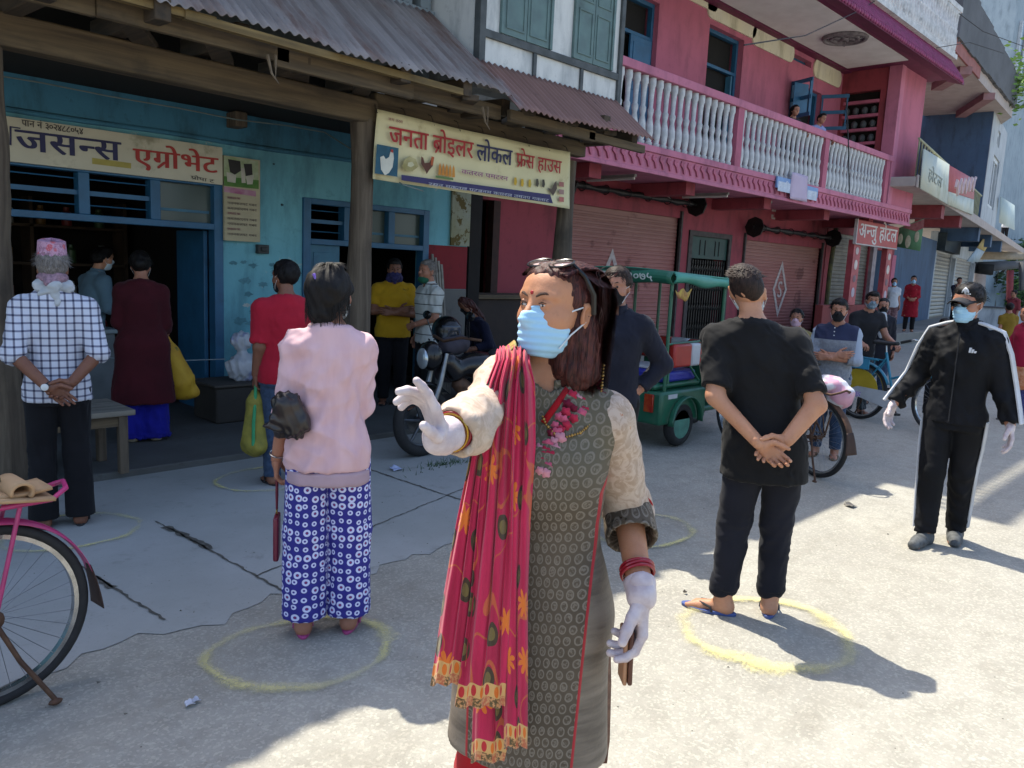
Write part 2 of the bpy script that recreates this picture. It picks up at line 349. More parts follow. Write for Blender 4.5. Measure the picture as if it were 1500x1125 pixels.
# shelves and goods in the gloom
sh = thing('shop_shelf', 'dark wooden shelves of bottles at the back of the open shop', 'shelf', (1.9, 10.9, .055))
m = MB()
for z in (.5, .95, 1.4, 1.85): m.box(.4, 3.9, 10.7, 11.1, z, z+.03)
for x in (.4, 1.6, 2.8, 3.86): m.box(x, x+.04, 10.7, 11.1, .056, 2.2)
part(m, 'board', mat('shelf_wood', '#4b3a2a', '#3a2c20', 5), sh)
M_jar = [mat('jar_'+n, c, None, 9, .4) for n, c in (('amber', '#7a5a2a'), ('white', '#9b9a92'), ('green', '#3f5a3a'), ('red', '#7a2f2a'))]
jm = MB(); jm.lathe((0, 0, 0), (0, 0, 1), [(0, .055), (.01, .06), (.16, .06), (.19, .035), (.2, .035), (.23, .036)], 12)
for k in range(40):
    r = k % 4; c = k//4
    o = jm.build('jar', M_jar[(k*7+c) % 4]) if k < 4 else COL.objects.get('jar').copy()
    if k >= 4: COL.objects.link(o); o.data = bpy.data.objects[['jar', 'jar.001', 'jar.002', 'jar.003'][(k*7+c) % 4]].data
    o.location = (.6+c*.33+.07*random.random(), 10.85, (.53, .98, 1.43, 1.88)[r]); tag(o, 'small jar on the shelves inside the dark shop', 'jar', 'jars on the shop shelves')
# ------------------------------------------------------------------ veranda: posts, beam, joists, tin roofs
ver = thing('timber_veranda', 'weathered timber veranda with grey corrugated tin eave over the blue shop', 'veranda', (3, 5.8, 0))
def post(x, y, r, z1, seed, bow=.02):
    rr = random.Random(seed); mb = MB(); n = 22; pts = []; rs = []
    for i in range(n+1):
        t = i/n; pts.append((x+bow*math.sin(t*5+seed), y+bow*math.cos(t*4+seed), t*z1)); rs.append(r*(1+.12*math.sin(t*9+seed)+.08*(rr.random()-.5)))
    mb.tube(pts, rs, 14)
    return mb
for x, r, sd in ((1.3, .125, 1), (4.06, .105, 4), (6.78, .1, 9)): part(post(x, 5.82, r, 2.82, sd), 'post', M_woodz, ver)
m = MB()
for a, b, y in ((-3, 1.3, 5.80), (1.3, 4.15, 5.79)): m.bar((a, y, 2.92), (b, y, 2.885), .16, .2)
part(m, 'beam', M_woodx, ver, bevel=.015)
m = MB(); m.bar((4.15, 5.83, 2.98), (7.0, 5.83, 2.96), .14, .16); part(m, 'beam', M_woodx, ver, bevel=.015)
xs = [.2+.62*i for i in range(12)]
for i, x in enumerate(xs):
    m = MB(); dz = .02*math.sin(i*2.1); m.bar((x, 6.1, 3.1+dz), (x+.03*math.sin(i), 5.12+.12*math.sin(i*1.7), 3.07+dz), .1, .14); part(m, 'joist', M_woody, ver, bevel=.008)
m = MB()
for a, b, y, z, h in ((-3, 1.75, 5.22, 3.06, .14), (1.75, 3.0, 5.2, 3.04, .12), (2.9, 4.1, 5.2, 3.0, .13), (4.05, 5.1, 5.22, 3.0, .12), (5.1, 6.3, 5.1, 2.96, .1), (6.2, 7.15, 5.1, 2.95, .08)): m.bar((a, y, z), (b, y, z-.01), .05, h)
part(m, 'eave_board', M_woodx, ver, bevel=.006)
m = MB()
for a, b, y, z in ((-2, 2.4, 5.05, 3.1), (2.2, 3.3, 5.04, 3.07), (3.1, 4.5, 5.06, 3.06)): m.bar((a, y, z), (b, y, z-.02), .05, .05)
part(m, 'batten', M_woodgold, ver)
for i, (x, y) in enumerate(((1.95, 5.5), (2.5, 5.5), (3.1, 5.45), (3.7, 5.5), (4.6, 5.3), (5.3, 5.3), (5.9, 5.3), (6.5, 5.3))):
    m = MB(); m.bar((x, y-.25, 3.015), (x+.35, y+.35, 3.03), .14, .05); part(m, 'loose_plank', M_woody, ver, bevel=.006)
m = MB(); m.box(-3, 7.1, 5.96, 7.75, 2.99, 3.03); part(m, 'plank_ceiling', M_black, ver)  # boards coloured black for the deep shade under the roof
for i, x in enumerate((2.8, 4.8)):
    m = MB(); m.tube([(x, 5.12, 2.98), (x+.02, 5.1, 2.86), (x+.07, 5.09, 2.8)], [.012, .008, .003], 5); m.tube([(x+.06, 5.12, 2.99), (x+.05, 5.1, 2.84)], [.012, .002], 5); part(m, 'frayed_rope', mat('jute', '#6f604d', '#5a4d3e', 20), ver)
def corr(mb, x0, x1, y0, z0, y1, z1, per=.076, amp=.011, dx=0., th=.002):
    n = int((x1-x0)/per*8); rows = 8
    def fn(u, v):
        x = x0+(x1-x0)*u; e = .012*math.sin(x*3.1)+.006*math.sin(x*11)
        k = int((x-x0)/.78); lift = .012*((k*37) % 5-2)
        y = y0+(y1-y0)*v; z = z0+(z1-z0)*v
        z += amp*math.sin(2*PI*x/per)+(1-v)*(e+lift*.8); y += (1-v)*(lift*1.6)
        return (x, y, z)
    mb.grid(fn, n, rows); return mb
m = corr(MB(), -3, 5.0, 4.98, 3.1, 6.1, 3.98); part(m, 'tin_roof', M_tin1, ver, sharp=0, solid=.003)
m = corr(MB(), 4.96, 7.12, 4.9, 3.0, 5.47, 3.47); part(m, 'tin_roof', M_tin2, ver, sharp=0, solid=.003, label='reddish rusty tin roof')
# ------------------------------------------------------------------ upper storey over the blue shop: concrete lattice, eave above
up = thing('lattice_storey', 'grey upper storey with pierced concrete lattice above the tin roof', 'building', (2, 6.1, 3.2))
M_lat = concrete('grey_lattice_concrete', '#7b868a', '#6d777b', '#454c4f')
m = MB(); holes = [(x, x+.1, z, z+.12) for x in np.arange(.2, 4.9, .2) for z in np.arange(3.98, 5.1, .22)]
wall(m, 6.12, .12, -3, 5.02, 3.24, 5.4, [(float(a), float(b), float(c), float(d)) for a, b, c, d in holes]); part(m, 'lattice_wall', M_lat, up)
m = MB(); m.box(-3, 5.02, 6.06, 6.12, 3.9, 3.97); m.box(-3, 5.02, 6.0, 9, 5.42, 5.56); part(m, 'slab', M_lat, up)
m = MB(); m.box(-3, 5.0, 6.9, 7.0, 3.24, 5.4); part(m, 'inner_wall', M_cement, up)
m = corr(MB(), -3.2, 5.05, 4.98, 5.3, 8.6, 7.2, .15, .02); part(m, 'tin_roof', M_tin1, up, sharp=0, solid=.004)
# ------------------------------------------------------------------ white half-timbered house
wh = thing('white_house', 'white upper storey with grey timber bands and green shuttered windows', 'house', (6, 5.5, 3.2))
WHY = 5.5; WX0, WX1 = 5.08, 7.17
m = wall(MB(), WHY, .2, WX0, WX1, 3.24, 5.2); m.box(WX0, WX0+.2, WHY+.2, 9.5, 3.24, 5.2); m.box(WX1-.2, WX1, WHY+.2, 9.5, 3.24, 5.2); part(m, 'wall', M_white, wh)
M_band = mat('grey_timber', '#4f5456', '#3f4446', 8, .8, bump=.3)
m = MB(); zl = 3.76
zz = lambda px, py: onY(px, py, WHY).z
xx = lambda px, py: onY(px, py, WHY).x
zb = zz(800, 78)
m.box(WX0-.012, WX1+.008, WHY-.028, WHY-.002, zb-.04, zb+.03); m.box(WX0-.02, WX0+.055, WHY-.031, WHY+.05, 3.4, 5.2); m.box(WX1-.05, WX1+.012, WHY-.031, WHY+.05, 3.4, 5.2)
for px, py in ((782, 90), (850, 120)): m.box(xx(px, py)-.025, xx(px, py)+.02, WHY-.025, WHY-.002, 3.4, zb-.042)
part(m, 'timber_band', M_band, wh, bevel=.004)
M_gshut = mat('grey_green_shutter_paint', '#5d7675', '#54696a', 6, .7, bump=.2, stain='#41504f')
for a, b in ((735, 801), (842, 892)):
    x0 = xx(a, 40); x1 = xx(b, 90); xm = (x0+x1)/2; f = MB()
    z0 = zb+.035; z1 = z0+1.25
    f.box(x0-.035, x0, WHY-.035, WHY-.002, z0, z1); f.box(x1, x1+.035, WHY-.035, WHY-.002, z0, z1); f.box(x0-.035, x1+.035, WHY-.035, WHY-.002, z1, z1+.04)
    fr = part(f, 'window_frame', M_gshut, wh, bevel=.003)
    for l, r in ((x0+.003, xm-.004), (xm+.004, x1-.003)):
        f = MB(); f.box(l, r, WHY-.02, WHY-.004, z0+.004, z1-.004)
        for q0, q1 in ((.06, .5), (.58, 1.18)):
            f.box(l+.03, r-.03, WHY-.03, WHY-.02, z0+q0, z0+q0+.02); f.box(l+.03, r-.03, WHY-.03, WHY-.02, z0+q1-.02, z0+q1); f.box(l+.03, l+.05, WHY-.03, WHY-.02, z0+q0+.02, z0+q1-.02); f.box(r-.05, r-.03, WHY-.03, WHY-.02, z0+q0+.02, z0+q1-.02)
        part(f, 'shutter', M_gshut, wh, bevel=.003)
m = MB(); m.box(WX0-.3, WX1+.02, 4.9, 9.5, 5.2, 5.3); part(m, 'roof', M_tin2, wh)
# bit of dirty white gable left of the corner
m = MB(); m.box(5.02, 5.075, 6.25, 9, 3.9, 5.35); part(m, 'side_wall', wallpaint('sooty_plaster', '#b9bdbd', '#55585a', '#26292b', '#303335', .6), wh)
# ------------------------------------------------------------------ pink house
PY, PB = 8.6, 7.2       # wall plane, balcony front
ph = thing('pink_house', 'pink two storey house with white balustrade balcony and blue windows', 'house', (15, PY, 0))
M_pink = wallpaint('raspberry_wall', '#b06176', '#a75b70', '#8b4d5e', '#b58692', .78); M_pinkl = wallpaint('pale_pink_trim', '#bb7188', '#b06a80', '#8e566a', '#c79fab', .78)
M_dred = wallpaint('crimson_wall', '#913c46', '#863740', '#5d262d', '#a0686d', .77); M_mauve = mat('mauve_trim', '#6b2145', '#5c1b3a', 5, .7)
M_bal = mat('chalky_white_baluster', '#c3c5c6', '#a9acae', 9, .8, stain='#7f8486', ss=3)
zf = .321
SH1 = (10.0, 13.42, zf, 2.72); GT = (13.9, 15.35, zf, 2.42); SH2 = (16.05, 20.05, zf, 2.46)
m = wall(MB(), PY, .3, 7.2, 20.3, zf, 3.25, [SH1, GT, SH2, (7.72, 8.5, zf, 2.6)]); part(m, 'ground_floor_wall', M_dred, ph)
DL = (11.0, 12.25, 3.6, 6.35); DR = (13.95, 15.3, 3.6, 6.42); VN = (17.35, 18.3, 5.95, 6.28); WN = (17.0, 18.6, 4.5, 5.75)
vt = onY(1163, 78, PY); vb = onY(1188, 100, PY); VN = (vt.x, vb.x, vb.z, vt.z)
wt = onY(1160, 118, PY); wb = onY(1190, 190, PY); WN = (wt.x, wb.x+.3, wb.z, wt.z)
m = wall(MB(), PY, .3, 7.2, 20.3, 3.55, 7.0, [DL, DR, VN, WN]); part(m, 'upper_wall', M_pink, ph)
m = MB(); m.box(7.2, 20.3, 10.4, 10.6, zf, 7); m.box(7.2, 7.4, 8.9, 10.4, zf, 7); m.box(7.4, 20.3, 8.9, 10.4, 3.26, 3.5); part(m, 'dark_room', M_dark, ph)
# rolling shutters
def shutter_mat():
    b = NB('faded_red_shutter', .6, .1); v = b.obj(); z = b.sep(v)[2]
    c = b.mix(b.step(b.noise(b.map(v, (1, 1, 2)), 1.2, 7, .65), .3, .7), C('#97605a'), C('#8a4f4a'))
    c = b.mix(b.math('MULTIPLY', b.step(z, 1.6, 2.6), .5), c, C('#7d6356'))
    c = b.mix(b.math('MULTIPLY', b.step(b.noise(v, 1.7, 5, .6), .6, .68), .75), c, C('#5a2522'))
    b.col(c); return b.m
M_shut = shutter_mat(); M_shutgrey = mat('grey_steel_shutter', '#6f6a61', '#5c574f', 4, .55, .3, stain='#3e3933'); M_wpaint = mat('worn_white_stencil', '#b5aaa5', '#9d8a85', 14, .9)
M_blackmetal = mat('black_greasy_steel', '#141314', '#221f1e', 9, .5, .4)
def roll_shutter(par, x0, x1, z0, z1, y, mt, per=.075, axis='x'):
    mb = MB(); n = int((z1-z0)/per); prof = []
    for i in range(n):
        a = z0+i*per; prof += [(a, 0), (a+per*.2, -.012), (a+per*.62, -.012), (a+per*.8, 0)]
    prof.append((z1, 0)); vs = []
    for z, d in prof: vs += [(x0, y+d, z), (x1, y+d, z)]
    mb.add(vs, [(2*i, 2*i+1, 2*i+3, 2*i+2) for i in range(len(prof)-1)])
    return part(mb, 'rolling_shutter', mt, par, sharp=25)
s1 = roll_shutter(ph, SH1[0], SH1[1], zf, SH1[3], PY+.06, M_shut); s2 = roll_shutter(ph, SH2[0], SH2[1], zf, SH2[3], PY+.06, M_shut)
def shlogo(par, cx, cz, y, sz, word=True):
    mb = MB(); t = .05
    out = [(0, 1.3), (.72, 0), (0, -1.3), (-.72, 0)]; 
    for i in range(4):
        a, b2 = Vector((*out[i], 0)), Vector((*out[(i+1) % 4], 0)); ai, bi = a*.72, b2*.72
        mb.add([(cx+p.x*sz, y, cz+p.y*sz) for p in (a, b2, bi, ai)], [(0, 3, 2, 1)])
    write(mb, ['S'], (cx, y, cz-.36*sz), (1, 0, 0), (0, 0, 1), size=1.05*sz, bold=.02, center=True)
    if word: write(mb, list('SHALIMAR'), (cx, y, cz-2.25*sz), (1, 0, 0), (0, 0, 1), width=3.3*sz, size=.72*sz, bold=.02, center=True)
    return P(mb.build('painted_logo', M_wpaint), par)
lg = onY(1145, 424, PY); shlogo(ph, lg.x, lg.z, PY+.044, .52); lg = onY(897, 420, PY); shlogo(ph, lg.x, lg.z, PY+.044, .52)
for x0, x1, z in ((9.6, 13.7, 2.98), (15.85, 20.25, 2.72)):
    m = MB(); m.tube([(x0+.3+i*(x1-x0-.6)/14, PY-.25, z+.01*math.sin(i*2)) for i in range(15)], [.05+.018*math.sin(i*2.7) for i in range(15)], 12)
    for i in range(6): m.torus((x0+.5+i*(x1-x0-1)/5, PY-.25, z), (1, .1, 0), .075, .01, 14, 5)
    m.tube([(x0, PY-.25, z), (x1, PY-.25, z)], .03, 8)
    sp = part(m, 'shutter_roller', M_blackmetal, ph)
    for x in (x0+.12, x1-.12): m = MB(); m.lathe((x, PY-.25, z), (1, 0, 0), [(-.02, .22), (.02, .22)], 8); part(m, 'roller_plate', M_blackmetal, ph)
# collapsible gate
m = MB()
for i in range(15): x = GT[0]+.06+i*(GT[1]-GT[0]-.12)/14; m.bar((x, PY+.03, zf), (x, PY+.03, 1.95), .03, .02, (0, 1, 0))
for z in (.6, 1.0, 1.4, 1.8): 
    for i in range(14): x = GT[0]+.06+i*(GT[1]-GT[0]-.12)/14; m.bar((x, PY+.015, z-.07), (x+.09, PY+.015, z+.07), .012, .012); m.bar((x+.09, PY+.047, z-.07), (x, PY+.047, z+.07), .012, .012)
part(m, 'collapsible_gate', M_blackmetal, ph)
m = MB(); m.box(GT[0], GT[1], PY+.02, PY+.06, 1.98, 2.42); part(m, 'gate_transom', mat('dark_green_sheet', '#1d4038', '#183530', 6, .6), ph)
m = MB()
for x in (GT[0]+.35, GT[0]+.55, GT[0]+.95, GT[0]+1.1): m.box(x, x+.025, PY+.012, PY+.019, 2.05, 2.35)
part(m, 'transom_slot', M_black, ph)
m = MB(); m.box(GT[0]-.12, GT[0], PY-.03, PY+.1, zf, 2.5); m.box(GT[1], GT[1]+.1, PY-.03, PY+.1, zf, 2.5); m.box(GT[0]-.12, GT[1]+.1, PY-.033, PY+.1, 2.42, 2.52); part(m, 'gate_surround', mat('dark_grey_frame', '#39312f', '#4a4340', 9), ph)
for xg, zg in ((SH1[1]+.025, 2.85), (SH1[0]-.025, 2.85), (SH2[0]-.025, 2.6), (SH2[1]+.025, 2.6)): m = MB(); m.box(xg-.025, xg+.025, PY-.05, PY+.05, zf, zg); part(m, 'shutter_guide', MATS['dark_grey_frame'], ph)
# wooden frame + dark door near the corner
m = MB(); m.box(7.72, 7.86, PY-.02, PY+.1, zf, 2.6); m.box(8.36, 8.5, PY-.02, PY+.1, zf, 2.6); part(m, 'door_frame', mat('brown_door_wood', '#3a2019', '#2a1712', 8), ph)
# carved corner post bracket fragments and lime-white ornament on the wall
m = MB()
for px, py in ((982, 293), (1133, 318)):
    q = onY(px, py, PY)
    for a, b2 in ((-.12, .12), (-.12, -.02), (.0, .12)): m.box(q.x+a, q.x+a+.1, PY-.012, PY-.002, q.z+b2, q.z+b2+.07)
    m.box(q.x-.1, q.x+.06, PY-.014, PY-.003, q.z-.05, q.z-.01)
part(m, 'plaster_ornament', M_wpaint, ph)
# beams under the balcony (dark red) and tube lights
for i, x in enumerate((9.3, 11.9, 14.7, 17.5, 20.1)): m = MB(); m.box(x-.14, x+.14, PB+.26, PY-.002, 2.98, 3.19); part(m, 'cantilever_beam', M_dred, ph)
for x in (10.4, 13.3, 15.0):
    t = thing('tube_light', 'white fluorescent tube fixed under the pink balcony', 'tube light', (x, 7.8, 3.12), 0, 'tube lights under the pink balcony')
    m = MB(); m.tube([(x, PB+.35, 3.1), (x, PY-.1, 3.1)], .022, 8); part(m, 'tube', mat('tube_white', '#d0d0cc', '#c4c4c0', 4, .4), t); m = MB(); m.box(x-.03, x+.03, PB+.33, PY-.08, 3.122, 3.165); part(m, 'batten_housing', mat('tube_housing', '#8d8d8a', None, 4, .5), t)
# balcony
bal = MB(); BX0, BX1 = 7.22, 22.0; bal.box(BX0, BX1, PB+.02, PY, 3.2, 3.52); bal.box(BX0, BX1, PB-.04, PB+.02, 3.14, 3.2); bal.box(BX0, BX1, PB-.03, PB+.02, 3.46, 3.56); bal.box(BX0, BX1, PB, PB+.02, 3.2, 3.46)
balo = part(bal, 'balcony', M_pinkl, ph, bevel=.008)
def sub(mb, name, mats, parent, **k):
    o = mb.build(name, mats, None, **k); o.parent = parent; o.matrix_parent_inverse = parent.matrix_parent_inverse.copy() if False else Matrix.Identity(4); o.matrix_parent_inverse = (Matrix.Translation(ph.location) @ Matrix.Translation(ph.location).inverted()); return o
m = MB()
x = BX0+.1
while x < BX1-.2:
    m.prism((x, PB-.002, 3.24), (1, 0, 0), (0, 0, 1), [(0, .16), (.05, .16), (.13, .06), (.13, 0), (.1, 0), (.06, .08), (0, .12)], .028); m.prism((x+.02, PB-.001, 3.4), (1, 0, 0), (0, 0, 1), [(0, 0), (.1, 0), (.12, .03), (0, .03)], .02); x += .2
sub(m, 'fascia_relief', M_pink, balo)
posts_x = [9.3, 12.92, 16.56, 20.08]
bays = [(7.3, 9.18)]+[(posts_x[i]+.1, posts_x[i+1]-.1) for i in range(3)]+[(20.2, 20.35)]
m = MB(); m.box(BX0, 20.4, PB-.03, PB+.17, 4.55, 4.68); sub(m, 'balcony_rail', M_pinkl, balo, bevel=.012)
for x in posts_x: m = MB(); m.box(x-.1, x+.1, PB-.01, PB+.15, 3.561, 4.55); sub(m, 'balcony_post', M_pink, balo)
bprof = [(0, .055), (.05, .06), (.06, .042), (.1, .05), (.2, .062), (.3, .058), (.42, .035), (.5, .05), (.53, .05), (.56, .034), (.75, .04), (.86, .05), (.88, .062), (.93, .062), (.985, .06)]
bm0 = MB(); bm0.lathe((0, 0, 0), (0, 0, 1), [(h*1.0, r) for h, r in bprof], 10)
b0 = None
for a, b in bays:
    n = max(1, round((b-a)/.2))
    for i in range(n):
        loc = (a+(i+.5)*(b-a)/n, PB+.07, 3.562)
        if b0 is None: b0 = bm0.build('baluster', M_bal); o = b0
        else: o = b0.copy(); COL.objects.link(o)
        o.parent = balo; o.matrix_parent_inverse = Matrix.Identity(4); o.location = loc
# doors and windows upstairs
def casement(par, x0, x1, z0, z1, y, bars=1, sill=True, transom_z=None):
    f = MB(); t = .07
    f.box(x0, x0+t, y, y+.1, z0, z1); f.box(x1-t, x1, y, y+.1, z0, z1); f.box(x0+t, x1-t, y, y+.1, z1-t, z1); f.box(x0+t, x1-t, y, y+.1, z0, z0+t)
    if transom_z: f.box(x0+t, x1-t, y+.004, y+.09, transom_z-.03, transom_z+.03)
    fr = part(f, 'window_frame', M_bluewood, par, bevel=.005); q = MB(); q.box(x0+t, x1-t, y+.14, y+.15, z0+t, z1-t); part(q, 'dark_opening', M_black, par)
    return fr
casement(ph, *DL, PY+.1, transom_z=5.75); casement(ph, *DR, PY+.12, transom_z=5.75); casement(ph, *WN, PY+.1); casement(ph, *VN, PY+.15)
m = MB(); m.box(DL[0]+.55, DL[0]+1.17, PY+.06, PY+.1, 3.65, 5.7); m.box(DL[0]+.63, DL[0]+1.09, PY+.05, PY+.06, 4.8, 5.6); part(m, 'door_leaf', M_bluewood, ph, bevel=.004)
m = MB(); m.box(DR[1]-.2, DR[1]-.15, PY+.12, PY+.24, 3.65, 5.7); part(m, 'door_leaf', M_bluewood2, ph)
for xh, sgn in ((WN[0], -1), (WN[1], 1)):
    f = MB(); ang = math.radians(70); d = Vector((sgn*math.cos(ang), -math.sin(ang), 0)); L = .62; h0, h1 = WN[2]+.03, WN[3]-.03
    o = Vector((xh, PY-.01, 0)); rail = lambda a, b, z0, z1: f.bar(o+d*a+V3(0, 0, (z0+z1)/2), o+d*b+V3(0, 0, (z0+z1)/2), .035, z1-z0)
    rail(0, L, h1-.08, h1); rail(0, L, h0, h0+.08); rail(0, L, (h0+h1)/2-.04, (h0+h1)/2+.04)
    for a in (.035, L-.035): f.bar(o+d*a+V3(0, 0, h0+.081), o+d*a+V3(0, 0, h1-.081), .07, .033, tuple(d))
    if sgn < 0: f.bar(o+d*.3+V3(0, 0, h0+.085), o+d*.3+V3(0, 0, h1-.085), .42, .012, tuple(d))
    part(f, 'open_shutter', M_bluewood, ph)
# cream capsule ornaments under the ceiling
for px, py in ((1012, -22), (1073, 21), (1133, 60), (1212, 104)):
    q = onY(px, py, PY); L = .8 if px < 1200 else .62; r = .2; q.z -= .07
    poly = [(L*s+r*.85*math.cos(a)*1, r*math.sin(a)) for s, a0 in ((1, -PI/2), (-1, PI/2)) for a in [a0+PI*k/8 for k in range(9)]]
    m = MB(); m.prism((q.x, PY-.001, q.z), (1, 0, 0), (0, 0, 1), poly, .03); part(m, 'cream_ornament', M_cream, ph)
# right end wall with slatted opening, and front pier
m = MB(); RX = 20.3
for y0, y1, z0, z1 in ((PB+.3, PY+2, 3.56, 4.9), (PB+.3, PY+2, 6.28, 7.0), (PY-.08, PY+2, 4.9, 6.28), (PB+.3, PB+.45, 4.9, 6.28)): m.box(RX, RX+.22, y0, y1, z0, z1)
part(m, 'end_wall', M_dred, ph)
m = MB()
for k in range(4): m.box(RX-.02, RX+.1, PB+.45, PY-.08, 5.0+k*.33, 5.07+k*.33)
part(m, 'slat', M_pink, ph); m = MB(); m.box(RX+.2, RX+.3, PB+.45, PY-.08, 4.9, 6.28); part(m, 'screen_back', M_dark, ph)
m = MB(); m.lathe((0, 0, 0), (0, 0, 1), [(0, .06), (.02, .1), (.2, .1), (.26, .04)], 8)
pots = []
for k in range(3):
    for j in range(4):
        q = MB(); c = (RX+.1, PB+.6+j*.22, 5.075+k*.33); q.ell((c[0], c[1], c[2]+.1), (.07, .08, .1), 10, 8); part(q, 'block', M_band, ph)
m = MB(); m.box(RX+.22, 22.05, PB, PB+.3, 3.565, 7.0); m.box(RX+.222, 22.0, PB+.3, PY+2, 3.565, 7.0); part(m, 'pier', M_pink, ph)
m = MB(); m.box(RX-.05, RX+.22, PB-.02, PB+.28, 3.56, 7.0); part(m, 'pilaster', M_pinkl, ph, bevel=.01)
# roof slab, ceiling panel, medallion, cornice
RZ = 6.78
m = MB(); m.box(8.5, 22.3, 6.75, PY, RZ, RZ+.3); part(m, 'roof_slab', M_mauve, ph)
c1 = G(1144, 31, RZ); 
m = MB(); m.box(13.1, 19.9, 6.95, PY-.25, RZ-.012, RZ-.002); part(m, 'ceiling_panel', mat('pinkish_white_ceiling', '#d3d1d0', '#c8c5c4', 3, .9), ph)
m = MB(); m.box(8.9, 12.7, 6.95, PY-.25, RZ-.012, RZ-.002); part(m, 'ceiling_panel', MATS['pinkish_white_ceiling'], ph)
m = MB(); m.box(12.75, 13.05, 6.9, PY-.01, RZ-.16, RZ-.001); m.box(8.5, 20.3, PY-.2, PY-.003, RZ-.03, RZ-.001); part(m, 'ceiling_beam', M_mauve, ph)
mc = G(1238, 54, RZ)
m = MB(); m.torus((mc.x, mc.y, RZ-.03), (0, 0, 1), .42, .05, 32, 6); m.torus((mc.x, mc.y, RZ-.03), (0, 0, 1), .27, .04, 28, 6)
for k in range(8): a = k*PI/4; m.tube([(mc.x+.1*math.cos(a), mc.y+.1*math.sin(a), RZ-.03), (mc.x+.36*math.cos(a+.2), mc.y+.36*math.sin(a+.2), RZ-.03)], .028, 6)
m.ell((mc.x, mc.y, RZ-.03), (.1, .1, .05)); m.tube([(mc.x, mc.y, RZ-.02), (mc.x, mc.y, RZ-.2)], .015, 6); part(m, 'ceiling_medallion', mat('grey_medallion', '#5b5659', '#7a7377', 12), ph)
# sloping tiled cornice along the front edge
m = MB(); m.add([(8.5, 6.76, 6.72), (22.3, 6.76, 6.72), (22.3, 6.4, 6.6), (8.5, 6.4, 6.6), (8.5, 6.76, 7.2), (22.3, 6.76, 7.2), (22.3, 6.4, 6.68), (8.5, 6.4, 6.68)], [(0, 1, 2, 3), (7, 6, 5, 4), (3, 2, 6, 7), (0, 3, 7, 4), (1, 5, 6, 2)]); part(m, 'cornice', M_mauve, ph)
m = MB(); x = 8.6
while x < 22.2:
    m.tube([(x, 6.4, 6.7), (x, 6.75, 7.21)], .035, 6); m.ell((x, 6.385, 6.66), (.05, .03, .05), 8, 6); x += .125
part(m, 'cornice_tile', mat('mauve_tile', '#8a3560', '#742a50', 8, .7), ph)
# unseen storey over the left half, shaped with its railing to shade the road; white terrace balustrade over the right half
m = MB(); m.box(7.2, 14.5, 7.4, 12, 7.1, 9.1); part(m, 'unseen_top_storey', M_pink, ph)
m = MB(); m.box(7.2, 14.5, 6.35, 12, 9.1, 9.22); part(m, 'unseen_top_roof', M_mauve, ph)
m = MB(); m.box(6.75, 14.5, 6.45, 6.55, 9.78, 10.28)
for i in range(60): m.box(6.8+i*.125, 6.85+i*.125, 6.47, 6.53, 9.22, 9.78)
part(m, 'roof_railing', M_bal, ph)
m = MB(); m.box(14.6, 22.2, 6.6, 6.72, 7.21, 7.32); m.box(14.6, 22.2, 6.6, 6.72, 8.3, 8.42)
x = 14.7
while x < 22.15: m.lathe((x, 6.66, 7.32), (0, 0, 1), [(h, r) for h, r in bprof], 6); x += .17
part(m, 'terrace_balustrade', M_bal, ph)
m = MB(); m.box(7.2, 22.2, 7.6, 12.5, 7.08, 7.12); part(m, 'terrace_floor', M_cement, ph)
# ================================================================== hotel bay at the end of the pink house
def strip(name, pts, Y, mt, par=None, th=0, **k):
    m = MB(); q = [onY(a, b, Y) for a, b in pts]; m.add([tuple(p) for p in q], [tuple(range(len(q)))])
    o = m.build(name, mt, None, **k)
    if par: P(o, par)
    return o
def flatm(c, c2=None, rough=.7, sc=8): return mat('print_'+c.strip('#')+(c2 or '').strip('#'), c, c2, sc, rough)
ht = thing('small_hotel', 'small hotel front with grey shutter and dark door under the balcony', 'hotel', (22, 8.6, .32))
m = wall(MB(), 8.6, .25, 20.36, 25.3, .321, 3.2, [(20.7, 23.3, .321, 2.9), (23.65, 24.95, .321, 2.62)]); part(m, 'wall', M_dred, ht)
roll_shutter(ht, 20.7, 23.3, .33, 2.9, 8.66, M_shutgrey, .1)
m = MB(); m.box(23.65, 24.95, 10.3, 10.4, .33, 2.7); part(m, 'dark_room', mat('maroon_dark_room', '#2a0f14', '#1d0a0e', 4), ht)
m = MB(); m.box(23.35, 23.62, 8.5, 8.598, .33, 2.75); part(m, 'door_jamb', mat('pale_peeling_jamb', '#9a8f92', '#7f7478', 6), ht)
m = MB(); m.box(17.9, 22.0, 7.5, 7.68, .321, 1.1); part(m, 'low_wall', wallpaint('brick_red_wall', '#7b3431', '#6d2c2a', '#472020', '#8e5a52', .74), ht, bevel=.01)
m = MB(); m.tube([(20.25, 8.4, .33), (20.24, 8.4, 1.9), (20.25, 8.35, 3.15)], .06, 8); part(m, 'drain_pipe', mat('mossy_pipe', '#5d5a33', '#3a3a2c', 7), ht)
M_poster = mat('faded_red_poster', '#a8484c', '#8f3a40', 5, .6)
for i, (tp, bt, wd) in enumerate((((1256, 352), (1240, 443), .42), ((1303, 362), (1296, 452), .34))):
    a = onY(*tp, 7.5); z1 = a.z; m = MB(); m.box(a.x-wd/2, a.x+wd/2, 7.5-.02, 7.62, 1.1 if i == 0 else .32, z1); pp = part(m, 'pillar', M_poster, ht)
    for k in range(4):
        zc = z1-.25-k*.33; m = MB(); m.ell((a.x, 7.474, zc), (.1, .006, .09+.03*(k % 2)), 10, 6); part(m, 'printed_picture', flatm(('#b9a9a4', '#cdbfb6', '#7d5f66', '#b7a6b0')[k]), ht)
m = MB(); m.box(24.98, 25.28, 8.52, 8.597, .33, 2.5); part(m, 'side_panel', M_pink, ht)
